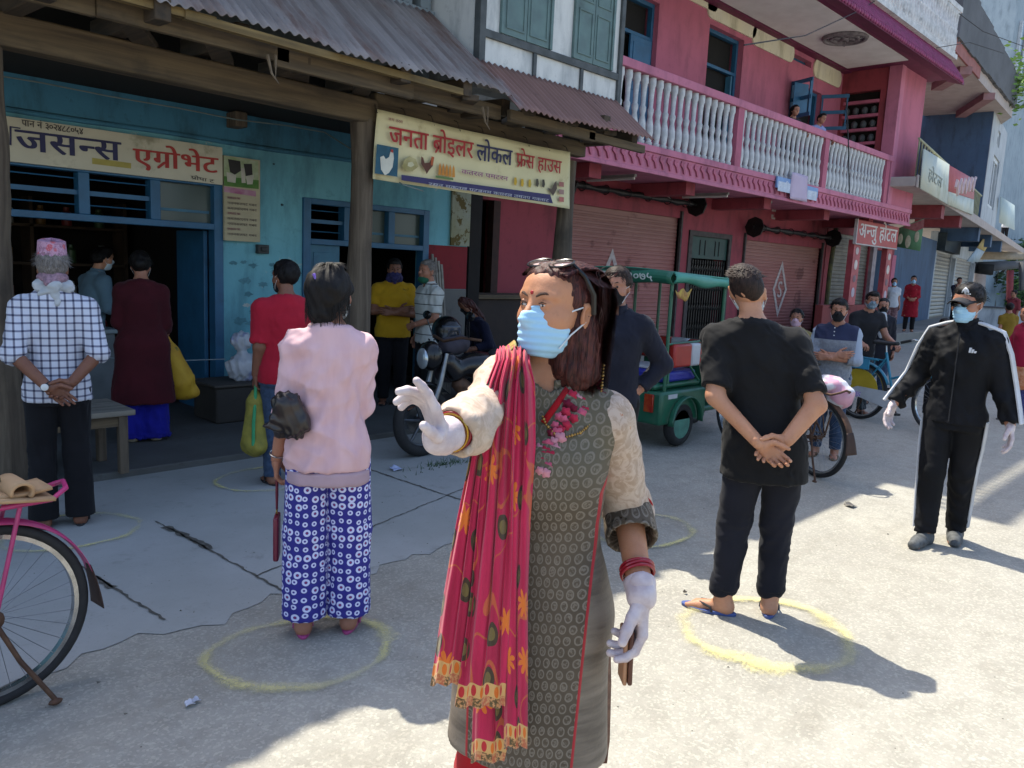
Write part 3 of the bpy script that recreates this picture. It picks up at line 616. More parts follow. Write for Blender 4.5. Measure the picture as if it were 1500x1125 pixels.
sg = thing('hotel_sign', 'red board lettered in white Devanagari hanging under the pink balcony', 'sign', (20.5, 7.44, 2.6))
m = MB(); m.box(19.2, 21.96, 7.42, 7.47, 2.57, 3.11); part(m, 'board', mat('sign_red', '#a3403f', '#99393a', 2, .6), sg)
m = MB(); m.box(19.16, 19.2, 7.41, 7.48, 2.55, 3.13); m.box(19.2, 21.96, 7.41, 7.48, 2.54, 2.568); part(m, 'sign_rim', mat('sign_rim_white', '#b7afab', None, 5), sg)
m = MB(); write(m, ['अ', 'न~', 'जु', ' ', 'हो', 'ट', 'ल'], (19.3, 7.415, 2.72), (1, 0, 0), (0, 0, 1), width=2.55, size=.5, bold=.03); part(m, 'lettering', mat('sign_white', '#cdc6c1', None, 4), sg)
gs = thing('hanging_banner', 'green and red printed banner hanging beside the hotel sign', 'banner', (23, 7.5, 2.6))
GX = 22.9; gq = [onX(a, b, GX) for a, b in ((1311, 336), (1354, 320), (1348, 368), (1310, 361))]
m = MB(); m.add([tuple(p) for p in gq], [(0, 3, 2, 1)]); part(m, 'cloth', mat('banner_green', '#4f7a58', '#648a66', 3, .7), gs, solid=.01)
m = MB(); q2 = [onX(a, b, GX-.02) for a, b in ((1322, 333), (1354, 321), (1353, 334), (1342, 339))]; m.add([tuple(p) for p in q2], [(0, 3, 2, 1)]); part(m, 'red_corner', flatm('#8a4a4c', '#a06a66'), gs)
m = MB()
for px, py, r in ((1319, 350, .06), (1330, 354, .07), (1343, 347, .06)):
    q = onX(px, py, GX-.02); m.ell(tuple(q), (.006, r, r*2.4), 8, 8)
part(m, 'printed_figure', flatm('#a9a58a', '#c0b9a0'), gs)
bs = thing('notice_board', 'small blue and white notice plate on the pink balcony fascia, larger of the pair', 'notice', (17, 7.15, 3.4))
def notice(par, x0, x1, z0, z1, txt):
    m = MB(); m.box(x0, x1, 7.12, 7.155, z0, z1); part(m, 'plate', mat('notice_blue', '#5f82b4', '#6d8fbd', 4, .5), par)
    m = MB(); m.box(x0+.04, x1-.04, 7.116, 7.12, (z0+z1)/2-.16, (z0+z1)/2+.02); part(m, 'white_band', flatm('#b9c3d2'), par)
    m = MB(); write(m, txt, ((x0+x1)/2, 7.117, z1-.2), (1, 0, 0), (0, 0, 1), width=(x1-x0)*.75, size=.16, bold=.03, center=True); part(m, 'lettering', flatm('#cfd5de'), par)
a = onY(1138, 258, 7.14); b = onY(1161, 280, 7.14); notice(bs, a.x, b.x, b.z, a.z, ['मा', 'वि', 'क'])
b2 = thing('notice_board', 'small blue and white notice plate, smaller one right of the white sheet', 'notice', (18.5, 7.15, 3.4))
a = onY(1181, 272, 7.14); b = onY(1196, 290, 7.14); notice(b2, a.x, b.x, b.z, a.z, ['व', 'न'])
a = onY(1161, 252, 7.1); b = onY(1181, 296, 7.1)
m = MB(); m.grid(lambda u, v: (a.x+(b.x-a.x)*u, 7.1+.015*math.sin(u*5+v*3), b.z+(a.z-b.z)*v), 6, 8); tag(m.build('paper_sheet', mat('pale_lilac_paper', '#b9a9bd', '#b0a0b6', 3, .9), solid=.003), 'pale lilac paper sheet hung over the pink balcony fascia', 'paper')
# ================================================================== signs on the blue shop
SY = 7.43
sb = thing('shop_sign', 'long cream shop sign board with navy and red Devanagari lettering', 'sign', (2.4, SY, 2.3))
m = MB(); zt = onY(15, 167, SY).z; zbm = onY(200, 256, SY).z; x1 = onY(326, 250, SY).x; m.box(1.0, x1, SY, SY+.05, zbm-.005, zt-.02); part(m, 'board', mat('sign_cream', '#c6bfa8', '#bab39d', 2, .6, stain='#8f8a72', ss=3), sb)
def line(par, toks, p0, p1, Y, size, c, bold=.02):
    a = onY(*p0, Y); b = onY(*p1, Y); m = MB(); write(m, toks, tuple(a), (1, 0, (b.z-a.z)/(b.x-a.x)), (0, 0, 1), width=(b-a).length, size=size, bold=bold)
    return part(m, 'lettering', flatm(c), par)
line(sb, ['ज', 'स', 'न~', 'स'], (24, 219), (178, 236), SY-.006, .25, '#2c2c52', .03)
line(sb, ['ए', 'गो^', 'भे', 'ट'], (196, 241), (320, 254), SY-.006, .22, '#a8352f', .028)
line(sb, ['पा', 'न', ' ', 'नं', ' ', '३', '०', '२', '४', '८', '८', '०', '५', '४'], (32, 184), (122, 197), SY-.006, .075, '#3a3434', .02)
line(sb, ['पो^', 'पा', ' ', 'ट'], (280, 262), (314, 268), SY-.006, .045, '#5b5550')
strip('yellow_stripe', ((135, 231), (192, 239), (192, 247), (135, 240)), SY-.004, flatm('#a99a4c'), sb)
strip('letter_stem', ((14, 186), (17, 186.5), (17, 213), (14, 212)), SY-.006, flatm('#2c2c52'), sb)
strip('headline_stroke', ((14, 184.5), (30, 187), (30, 189), (14, 186.5)), SY-.006, flatm('#2c2c52'), sb)
po = thing('poster', 'tall cream notice poster with a black and white cow at its top', 'poster', (3.7, SY, 2))
qa = onY(326.5, 224, SY); qb = onY(381, 355, SY); m = MB(); m.box(qa.x+.01, qb.x, SY, SY+.03, qb.z, onY(326, 224, SY).z-.02); part(m, 'sheet', mat('poster_cream', '#b3a98c', '#a59c80', 3, .8), po)
strip('picture', ((328, 228), (378, 236), (379, 276), (328, 271)), SY-.004, mat('meadow_print', '#8b9a72', '#a7ae92', 12), po)
strip('grass_print', ((328, 258), (379, 264), (379, 277), (328, 272)), SY-.005, flatm('#3f6a2a', '#567a38'), po)
for pts in (((334, 233), (352, 236), (353, 250), (344, 256), (337, 252)), ((357, 240), (369, 240), (370, 256), (360, 258))): strip('cow_print', pts, SY-.007, flatm('#2a2626'), po)
for pts in (((332, 252), (346, 256), (345, 268), (333, 266)), ((353, 246), (358, 246), (360, 268), (354, 268)), ((360, 258), (372, 256), (370, 270), (362, 270))): strip('cow_print', pts, SY-.006, flatm('#b9b4a6'), po)
strip('title_bar', ((328, 273), (375, 280), (375, 288), (328, 281)), SY-.004, flatm('#9a5578', '#b08a97'), po)
for i in range(8):
    y = 291+i*7.6; m = MB(); a = onY(333, y, SY-.004); b = onY(376 if i % 3 else 352, y+2.5, SY-.004)
    write(m, list('नसमकलपट' if i % 2 else 'कमतसरदयन')+[' ']+list('गबव'), tuple(a), (1, 0, 0), (0, 0, 1), width=b.x-a.x, size=.035, bold=.015); part(m, 'lettering', flatm('#5a4f48' if i % 3 else '#7d4a55'), po)
# ---- chicken shop banner strung between two posts
BY = 5.66
bn = thing('shop_banner', 'yellow cloth banner with red and navy lettering and poultry pictures, tied between posts', 'banner', (5.4, BY, 2.3))
def bsurf(px, py): return onY(px, py, BY)
tl, tr, br, bl = (bsurf(*p) for p in ((553, 160), (834, 223), (834, 306), (546, 262)))
m = MB()
def bf(u, v):
    t = tl.lerp(tr, u); b = bl.lerp(br, u); p = b.lerp(t, v); sag = .012*math.sin(u*PI)*(v-.2)
    return (p.x, p.y+.012*math.sin(u*14+v*3)+.015*math.sin(u*5)*(1-v), p.z-sag)
m.grid(bf, 60, 12); part(m, 'cloth', mat('banner_yellow', '#d6cda4', '#ccc39a', 2, .7, stain='#a2936a', ss=4, sa=.58, sb=.78), bn, solid=.003)
BF = BY-.034
line(bn, ['ज', 'न', 'ता', ' ', 'बो^', 'इ', 'ल', 'र'], (570, 210), (693, 232), BF, .225, '#a82a2c', .03)
line(bn, ['लो', 'क', 'ल'], (698, 234), (750, 242.5), BF, .225, '#2a2c55', .03)
line(bn, ['फे^', 'स', ' ', 'हा', 'उ', 'स'], (756, 243), (822, 254.5), BF, .2, '#a82a2c', .026)
line(bn, list('कतरल')+[' ']+list('पमटरन'), (676, 254), (744, 265), BF, .06, '#9a5a80', .02)
line(bn, list('कम')+[' ']+list('तरस'), (569, 176), (590, 181), BF, .035, '#8f5a55', .02)
strip('navy_band', ((588, 256), (806, 285), (810, 298), (588, 264)), BF-.0, flatm('#35305f'), bn)
line(bn, list('रसन')+[' ']+list('मकतल')+[' ']+list('पटबनम')+[' ']+list('कसरल')+[' ']+list('तमनप')+[' ']+list('गकसट'), (628, 272), (804, 296), BF-.004, .045, '#aeb0bd', .02)
strip('blue_photo', ((552, 211), (584, 217), (582, 259), (549, 254)), BF, flatm('#1d4a5c', '#24566a'), bn)
def pic(pts, c, off=.004, c2=None): strip('printed_hen', pts, BF-off, flatm(c, c2), bn)
pic(((557, 230), (562, 228), (565, 233), (570, 230), (572, 222), (576, 222), (577, 232), (575, 245), (570, 253), (564, 257), (558, 248)), '#c9c8bb')
pic(((572, 219), (576, 219), (576, 224), (573, 223)), '#a5342c', .005)
pic(((589, 244), (592, 234), (600, 229), (609, 233), (613, 244), (604, 251), (593, 250)), '#8a7f4a', .004, '#b5ab7d'); pic(((598, 238), (604, 237), (607, 242), (602, 245), (597, 243)), '#c9c3a0', .006)
pic(((617, 229), (620, 231), (622, 239), (629, 238), (633, 229), (636, 231), (634, 243), (628, 250), (625, 255), (622, 248), (617, 240)), '#4a2d22', .004, '#6b3a26'); pic(((632, 229), (636, 230), (634, 242), (631, 242)), '#b0562c', .006)
for k in range(5): x = 642+k*5; y = 238+k*.9; pic(((x, y+18), (x+1, y+5), (x+2.5, y), (x+4, y+5), (x+4.5, y+18)), '#c98a2c', .004, '#b8722a')
pic(((638, 257), (664, 261), (664, 264), (638, 260)), '#5b7a45', .005)
for x, y, c in ((755, 266, '#c9a22c'), (765, 268, '#c9a22c'), (776, 269, '#c2a43a'), (787, 268, '#4b4434'), (796, 269, '#3d382c')): pic(((x-1.5, y-6), (x+1.5, y-6), (x+2.5, y+1), (x+1, y+6), (x-2, y+4)), c)
pic(((802, 275), (808, 277), (812, 268), (815, 265), (816, 276), (813, 282), (810, 287), (806, 281)), '#54453a')
for k in range(3): strip('side_print', ((819, 266+k*11), (826, 267+k*11), (826, 274+k*11), (819, 273+k*11)), BF, flatm(('#a86a62', '#9a7a72', '#b0665c')[k]), bn)
for k in range(9):
    u = k/8; p = tl.lerp(tr, u); m = MB(); m.tube([tuple(p+V3(0, .0, -.03)), tuple(p+V3(.01, .06, .06)), tuple(p+V3(0, .16, .1))], .004, 5); part(m, 'tie_cord', mat('cord_dark', '#3a3530', None, 9), bn)
# wires and small fittings on the shop front
def wire(pts, r, c, lab):
    m = MB(); m.tube(pts, r, 6); return tag(m.build('wire', mat('wire_'+c.strip('#'), c, None, 9, .6)), lab, 'wire')
w0 = [onY(x, y, 6.9) for x, y in ((-20, 108), (60, 121), (160, 141), (260, 158), (345, 175), (420, 184), (476, 194))]+[onY(x, y, 6.2) for x, y in ((520, 222), (545, 243))]+[onY(590, 270, 5.62), onY(620, 280, 5.62)]
wire([tuple(p) for p in w0], .006, '#6c7a78', 'thin grey wire running along the blue shop to the banner')
wire([tuple(onY(x, y, 7.3)) for x, y in ((90, 520), (160, 524), (215, 528), (270, 528), (330, 526))], .005, '#8f9aa0', 'thin pale cord strung across the open shop doorway')
q = onY(383, 365, 7.48); m = MB(); m.box(q.x-.06, q.x+.06, 7.43, 7.496, q.z-.045, q.z+.045); m.box(q.x-.03, q.x+.03, 7.415, 7.43, q.z-.02, q.z+.02); tag(m.build('switch_box', mat('dusty_black_plastic', '#262b2c', '#343839', 9, .6), bevel=.006), 'small black switch box on the blue wall below the poster', 'switch box')
q = onY(347, 176, 7.4); m = MB(); m.box(q.x-.06, q.x+.06, 7.3, 7.5, q.z-.07, q.z+.07); tag(m.build('wire_bracket', M_woodz, bevel=.01), 'rusty bracket block holding the wire high on the blue wall', 'bracket')
# ================================================================== blue house, turned a little along the bend of the street
RA = math.radians(8.3); RAX = V3(22.05, 6.9, 0); e_ = V3(math.cos(RA), math.sin(RA), 0); n_ = V3(-math.sin(RA), math.cos(RA), 0)
def onW(px, py, off):
    d = ray(px, py); t = (off-(CAMP-RAX).dot(n_))/d.dot(n_); p = CAMP+d*t; return (p-RAX).dot(e_), off, p.z
bh = thing('blue_house', 'slate blue house with balcony hoardings and grey roller shutters beyond the pink house', 'house', tuple(RAX), RA)
def rp(mb, name, mt, **k): return mb.build(name, mt, bh, **k)
M_slate = wallpaint('slate_blue_wall', '#3f5874', '#394f69', '#2a3a4d', '#71808e', .78); M_palew = wallpaint('pale_grey_wall', '#aab0b5', '#9ba2a8', '#747b81', '#8c9296', .75)
M_soff = mat('beige_soffit', '#a59a95', '#988e8a', 3, .9); M_redbeam = mat('red_beam', '#7d3038', '#6f2a31', 5, .8); M_dkcon = concrete('dark_sooty_concrete', '#54565a', '#45474b', '#25272a')
wy = 1.4
m = wall(MB(), wy, .25, 3.0, 12.6, .32, 3.4); rp(m, 'wall', M_slate)
m = wall(MB(), wy, .25, 12.6, 26, .32, 3.8, [(12.9, 17.1, .32, 3.05), (18.4, 24.5, .32, 3.0)]); rp(m, 'shop_front_wall', M_palew)
def rs(x0, x1, z0, z1, y):
    mb = MB(); n = int((z1-z0)/.16); vs = []
    for i in range(n+1):
        for dz, d in ((0, 0), (.05, -.03), (.11, -.03)): vs += [(x0, y+d, z0+i*.16+dz), (x1, y+d, z0+i*.16+dz)]
    mb.add(vs, [(2*i, 2*i+1, 2*i+3, 2*i+2) for i in range(len(vs)//2-1)]); rp(mb, 'rolling_shutter', mat('pale_steel_shutter', '#8d8a82', '#7e7b74', 4, .5, .3), sharp=25)
rs(12.9, 17.1, .33, 3.0, wy+.08); rs(18.4, 24.5, .33, 2.95, wy+.08)
m = MB(); m.box(12.65, 17.2, wy-.3, wy+.05, 3.06, 3.75); rp(m, 'shutter_box', mat('dark_teal_box', '#1f2c33', '#27343b', 6))
for a in (17.3, 24.6): m = MB(); m.box(a, a+.4, wy-.15, wy-.003, .32, 2.9); rp(m, 'white_post', M_palew)
m = MB(); m.box(-1.7, 40, -.02, 4, 3.97, 4.2); m.box(-1.7, 40, -.08, -.02, 3.94, 4.24); rp(m, 'balcony_slab', M_soff, bevel=.02)
for x in (3.5, 7.5): m = MB(); m.box(x-.3, x+.3, .05, 1.39, 3.6, 3.968); rp(m, 'soffit_beam', M_redbeam)
for x in (13.2, 18, 23): m = MB(); m.box(x-.3, x+.3, .05, 1.39, 3.45, 3.968); rp(m, 'soffit_beam', M_slate)
L0 = 12.4
m = MB(); m.box(L0, L0+.25, .02, 6, 4.21, 8.4); rp(m, 'side_wall', M_slate)
m = wall(MB(), 0.0, .25, L0+.003, 18.2, 4.21, 8.3, [(14.2, 16.6, 4.9, 6.9), (14.6, 15.6, 7.3, 7.9)]); rp(m, 'window_wall', M_palew)
for a, b, c, d in ((14.2, 16.6, 4.9, 6.9), (14.6, 15.6, 7.3, 7.9)):
    f = MB(); f.box(a, a+.15, .06, .2, c, d); f.box(b-.15, b, .06, .2, c, d); f.box((a+b)/2-.08, (a+b)/2+.08, .06, .2, c, d); f.box(a+.15, b-.15, .065, .195, d-.15, d); f.box(a+.15, b-.15, .065, .195, c, c+.15); fr = rp(f, 'window_frame', mat('white_gloss_frame', '#b9bfc4', None, 5, .5))
    f = MB(); f.box(a, b, .21, .22, c, d); rp(f, 'pane', mat('grey_pane', '#39444d', '#46525b', 4, .2))
m = wall(MB(), 3.2, .2, -1.5, 12.4, 4.21, 8.3); rp(m, 'recess_wall', M_pinkl)
# hoardings lashed along the balcony
hd = thing('hoarding_board', 'weathered white advertising hoarding lashed on the balcony rail beside the pink pier', 'hoarding', tuple(RAX), RA)
def hq(par, name, pts, off, mt): m = MB(); m.add([onW(a, b, off) for a, b in pts], [(0, 3, 2, 1)]); return m.build(name, mt, par, solid=.03)
hq(hd, 'panel', ((1353, 218), (1390, 241), (1387, 299), (1348, 276)), -.12, mat('hoarding_white', '#aeb7b0', '#b9bcae', 2, .7, stain='#8a8f74', ss=.6))
m = MB(); write(m, ['हो', 'ट', 'ल'], onW(1360, 262, -.15), (1, 0, 0), (0, 0, 1), width=2.2, size=.4, bold=.01); m.build('lettering', flatm('#8e958c'), hd)
h2 = thing('hoarding_board', 'faded red and white advertising hoarding lashed on the balcony rail, next to the white one', 'hoarding', tuple(RAX), RA)
hq(h2, 'panel', ((1390, 242), (1427, 263), (1426, 292), (1389, 280)), -.12, mat('hoarding_red', '#b06468', '#a6595f', 3, .7)); hq(h2, 'lower_panel', ((1389, 280.5), (1426, 292.5), (1425, 315), (1388, 300)), -.12, MATS['hoarding_white'])
m = MB(); p0 = onW(1399, 275, -.15); m.tube([(p0[0]+.15*i, p0[1], p0[2]+.22*math.sin(i*1.15)+.02*i) for i in range(30)], .05, 5); m.build('white_script', flatm('#c9b4b4'), h2)
h3 = thing('hoarding_board', 'pale hoarding on the far balcony rail below the leaning person', 'hoarding', tuple(RAX), RA)
hq(h3, 'panel', ((1466, 288), (1486, 301), (1486, 337), (1464, 326)), -.12, mat('hoarding_pale', '#a9b6b2', '#9eaeb0', 2, .7))
for k, (pts, c) in enumerate((((1345, 222), (1352, 217), (1346, 275), (1342, 272)), '#a8ab86'), )if False else []: pass
m = MB()
for x in np.arange(-1.4, 12, .4): m.tube([(x, .05, 4.2), (x, .05, 5.1)], .02, 5)
m.tube([(-1.5, .05, 5.1), (12.3, .05, 5.1)], .03, 6); rp(m, 'balcony_railing', flatm('#8f9478'))
# roof slab and sooty parapet
SZ = 8.2; sq = [G(x, y, SZ) for x, y in ((1352, 97), (1396, 74), (1482, 172), (1440, 200))]; sq.append(V3(sq[0].x+1, sq[0].y+3, SZ))
rf = thing('terrace_roof', 'sooty concrete roof parapet with beige soffit above the blue house', 'roof', tuple(sq[0]))
poly = [(sq[i].x, sq[i].y) for i in (0, 1, 2, 3, 4)]
m = MB(); n5 = 5; m.add([(x, y, SZ) for x, y in poly]+[(x, y, SZ+.35) for x, y in poly], [tuple(range(n5)), tuple(range(2*n5-1, n5-1, -1))]+[(i, n5+i, n5+(i+1) % n5, (i+1) % n5) for i in range(n5)]); part(m, 'slab', M_soff, rf)
P1, P2 = sq[1], sq[2]; m = MB(); dv = (P2-P1).normalized(); nv = V3(-dv.y, dv.x, 0)
for k in range(14):
    a = P1.lerp(P2, k/14); b = P1.lerp(P2, (k+1)/14); hh = 1.55-.5*(k/14); mid = (a+b)/2+nv*.12
    m.bar(a+V3(0, 0, .353+hh/2), b+V3(0, 0, .353+hh/2), .22, hh+.04*((k*7) % 3))
part(m, 'parapet', M_dkcon, rf)
m = MB(); a = sq[0]+V3(0, 0, 0); dd = (P1-a)
for k in range(8): q0 = a.lerp(P1, k/8); q1 = a.lerp(P1, (k+1)/8); m.bar(q0+V3(.12, 0, .36+.72), q1+V3(.12, 0, .36+.72), .22, 1.42+.1*((k*5) % 3))
part(m, 'parapet', M_dkcon, rf)
m = MB(); m.bar(sq[0]+V3(-.02, 0, .17), P1+V3(-.02, 0, .17), .06, .34); m.bar(P1+V3(0, -.02, .17), P1.lerp(P2, .35)+V3(0, -.02, .17), .06, .34); part(m, 'red_fascia', mat('faded_red_fascia', '#8d5550', '#7f4a46', 4), rf)
for t in (.18, .55): a = sq[0].lerp(sq[3], t); b = P1.lerp(P2, t); m = MB(); m.bar(a+V3(0, 0, -.12), b+V3(0, 0, -.12), .35, .23); part(m, 'soffit_beam', mat('pink_grey_beam', '#8d6a6c', '#80605f', 4), rf)
# tall grey block behind
tb = thing('grey_block', 'tall pale grey block with a white framed window behind the roof parapet', 'building', (0, 0, 0))
cr = atD(1483, 60, 52); 
m = MB(); X0, Y0 = cr.x, cr.y; m.box(X0, X0+30, Y0, Y0+25, 0, 30); part(m, 'wall', wallpaint('pale_blue_grey_render', '#8f9da6', '#84939d', '#6b7982', '#a3adb3', .74), tb)
zc = cr.z
for k in range(2): f = MB(); f.box(X0+1.2+k*3.4, X0+3.6+k*3.4, Y0-.12, Y0-.01, zc-1.6, zc+1.4); part(f, 'window', mat('grey_pane', '#39444d'), tb); f = MB(); f.box(X0+1.1+k*3.4, X0+1.25+k*3.4, Y0-.2, Y0-.01, zc-1.7, zc+1.5); f.box(X0+3.55+k*3.4, X0+3.7+k*3.4, Y0-.2, Y0-.01, zc-1.7, zc+1.5); f.box(X0+2.3+k*3.4, X0+2.45+k*3.4, Y0-.2, Y0-.125, zc-1.7, zc+1.5); part(f, 'window_frame', MATS['white_gloss_frame'], tb)
# hanging shop plates, awning of the far shops
hs = thing('hanging_plate', 'yellow and pale blue shop plate hanging slanted under the far balcony', 'sign', tuple(RAX), RA)
hq(hs, 'yellow_half', ((1440, 350), (1451, 353), (1442, 368), (1431, 363)), .3, mat('plate_yellow', '#a89a55', '#9a7f5a', 2)); hq(hs, 'blue_half', ((1431, 363.5), (1442, 368.5), (1432, 384), (1416, 383)), .3, mat('plate_blue', '#93a3ac', None, 3))
fs = thing('far_shop', 'low open shop with dark awning beams at the far bend of the street', 'shop', (44, 11, 0))
def fq(name, pts, D, mt, th=.2):
    m = MB(); q = [atD(a, b, D) for a, b in pts]; m.add([tuple(p) for p in q], [tuple(range(len(q)-1, -1, -1))]); return part(m, name, mt, fs, solid=th)
fq('back_panel', ((1428, 396), (1444, 392), (1440, 446), (1424, 446)), 44, M_soff)
fq('awning', ((1428, 384), (1500, 382), (1500, 392), (1428, 400)), 42, M_dkcon); fq('lintel', ((1440, 366), (1500, 371), (1500, 380), (1436, 380)), 46, mat('tan_lintel', '#8d8373', '#7f7566', 4))
fq('dark_box', ((1432, 386), (1455, 388), (1453, 403), (1430, 400)), 41, M_black); fq('post', ((1494, 384), (1500, 384), (1500, 425), (1494, 425)), 40, M_dkcon); fq('pillar', ((1476, 396), (1484, 396), (1482, 440), (1475, 440)), 48, M_redbeam)
cw = thing('counter_wall', 'low pale blue-grey counter wall at the far end of the street', 'wall', (30, 7, 0))
m = MB(); a = atD(1424, 470, 27); b = atD(1530, 455, 27); m.bar(V3(a.x, a.y, .5), V3(b.x, b.y, .5), .3, 1.0); part(m, 'wall', M_palew, cw)
m = MB(); m.bar(V3(a.x, a.y, 1.03), V3(b.x, b.y, 1.03), .42, .05); part(m, 'coping', M_dkcon, cw)
# far trees
M_leaf = [mat('leaf_'+n, a, b, 2, .6) for n, a, b in (('bright', '#6d8f3c', '#55792f'), ('dark', '#33502a', '#2a4424'))]
def tree(x, y, h, r, seed, label):
    rr = random.Random(seed); t = thing('broadleaf_tree', label, 'tree', (x, y, 0), 0, 'trees beyond the far shops')
    m = MB(); m.tube([(0, 0, 0), (.1, .05, h*.3), (.05, 0, h*.6)], [.22, .17, .08], 8)
    for k in range(7): a = rr.random()*6.28; m.tube([(.08, .03, h*(.28+.05*k)), (math.cos(a)*r*.4, math.sin(a)*r*.4, h*(.4+.05*k)), (math.cos(a)*r*.8, math.sin(a)*r*.8, h*(.5+.06*k))], [.09, .06, .02], 6)
    m.build('trunk', M_woodz, t)
    m = MB()
    cl = [(rr.uniform(-r, r), rr.uniform(-r, r), h*rr.uniform(.15, 1)) for _ in range(26)]
    for c in cl:
        m.mi = 0 if rr.random() < .65 else 1
        for _ in range(150):
            d = Vector((rr.gauss(0, 1), rr.gauss(0, 1), rr.gauss(0, .8))).normalized()*rr.uniform(.2, 1)*r*.42; p = Vector(c)+d
            u, v, _w = frame((rr.gauss(0, 1), rr.gauss(0, 1), rr.gauss(0, 1)+.8)); s = rr.uniform(.1, .22)
            m.add([p-u*s, p+v*s*.45, p+u*s, p-v*s*.45], [(0, 1, 2, 3)])
    m.build('crown', M_leaf, t, sharp=0)
for i, (px, D, h, r) in enumerate(((1455, 58, 5.2, 2.2), (1478, 66, 6, 2.8), (1500, 60, 5.0, 2.2), (1525, 64, 5.5, 2.6))):
    p = atD(px, 440, D); tree(p.x, p.y, h, r, i+3, ('light green leafy tree seen beside the far shop back panel', 'light green leafy tree between the red pillar and the far shop', 'light green leafy tree behind the dark far post', 'light green leafy tree at the right edge behind the far shop')[i])
# plant on the parapet
pl = thing('rooftop_plant', 'green bushy plant growing on the end of the roof parapet', 'plant', tuple(P2))
m = MB(); rr = random.Random(5)
for _ in range(500):
    p = P2+V3(-.7, 0, 1.2)+V3(rr.gauss(0, .4), rr.gauss(0, .4), rr.gauss(0, .55)); u, v, _w = frame((rr.gauss(0, 1), rr.gauss(0, 1), rr.gauss(0, 1))); s = rr.uniform(.06, .14); m.add([p-u*s, p+v*s*.5, p+u*s, p-v*s*.5], [(0, 1, 2, 3)])
part(m, 'foliage', M_leaf[0], pl, sharp=0); m = MB(); m.tube([tuple(P2+V3(-.5, 0, .4)), tuple(P2+V3(-.5, 0, 1.3))], .03, 5); part(m, 'stem', M_woodz, pl)
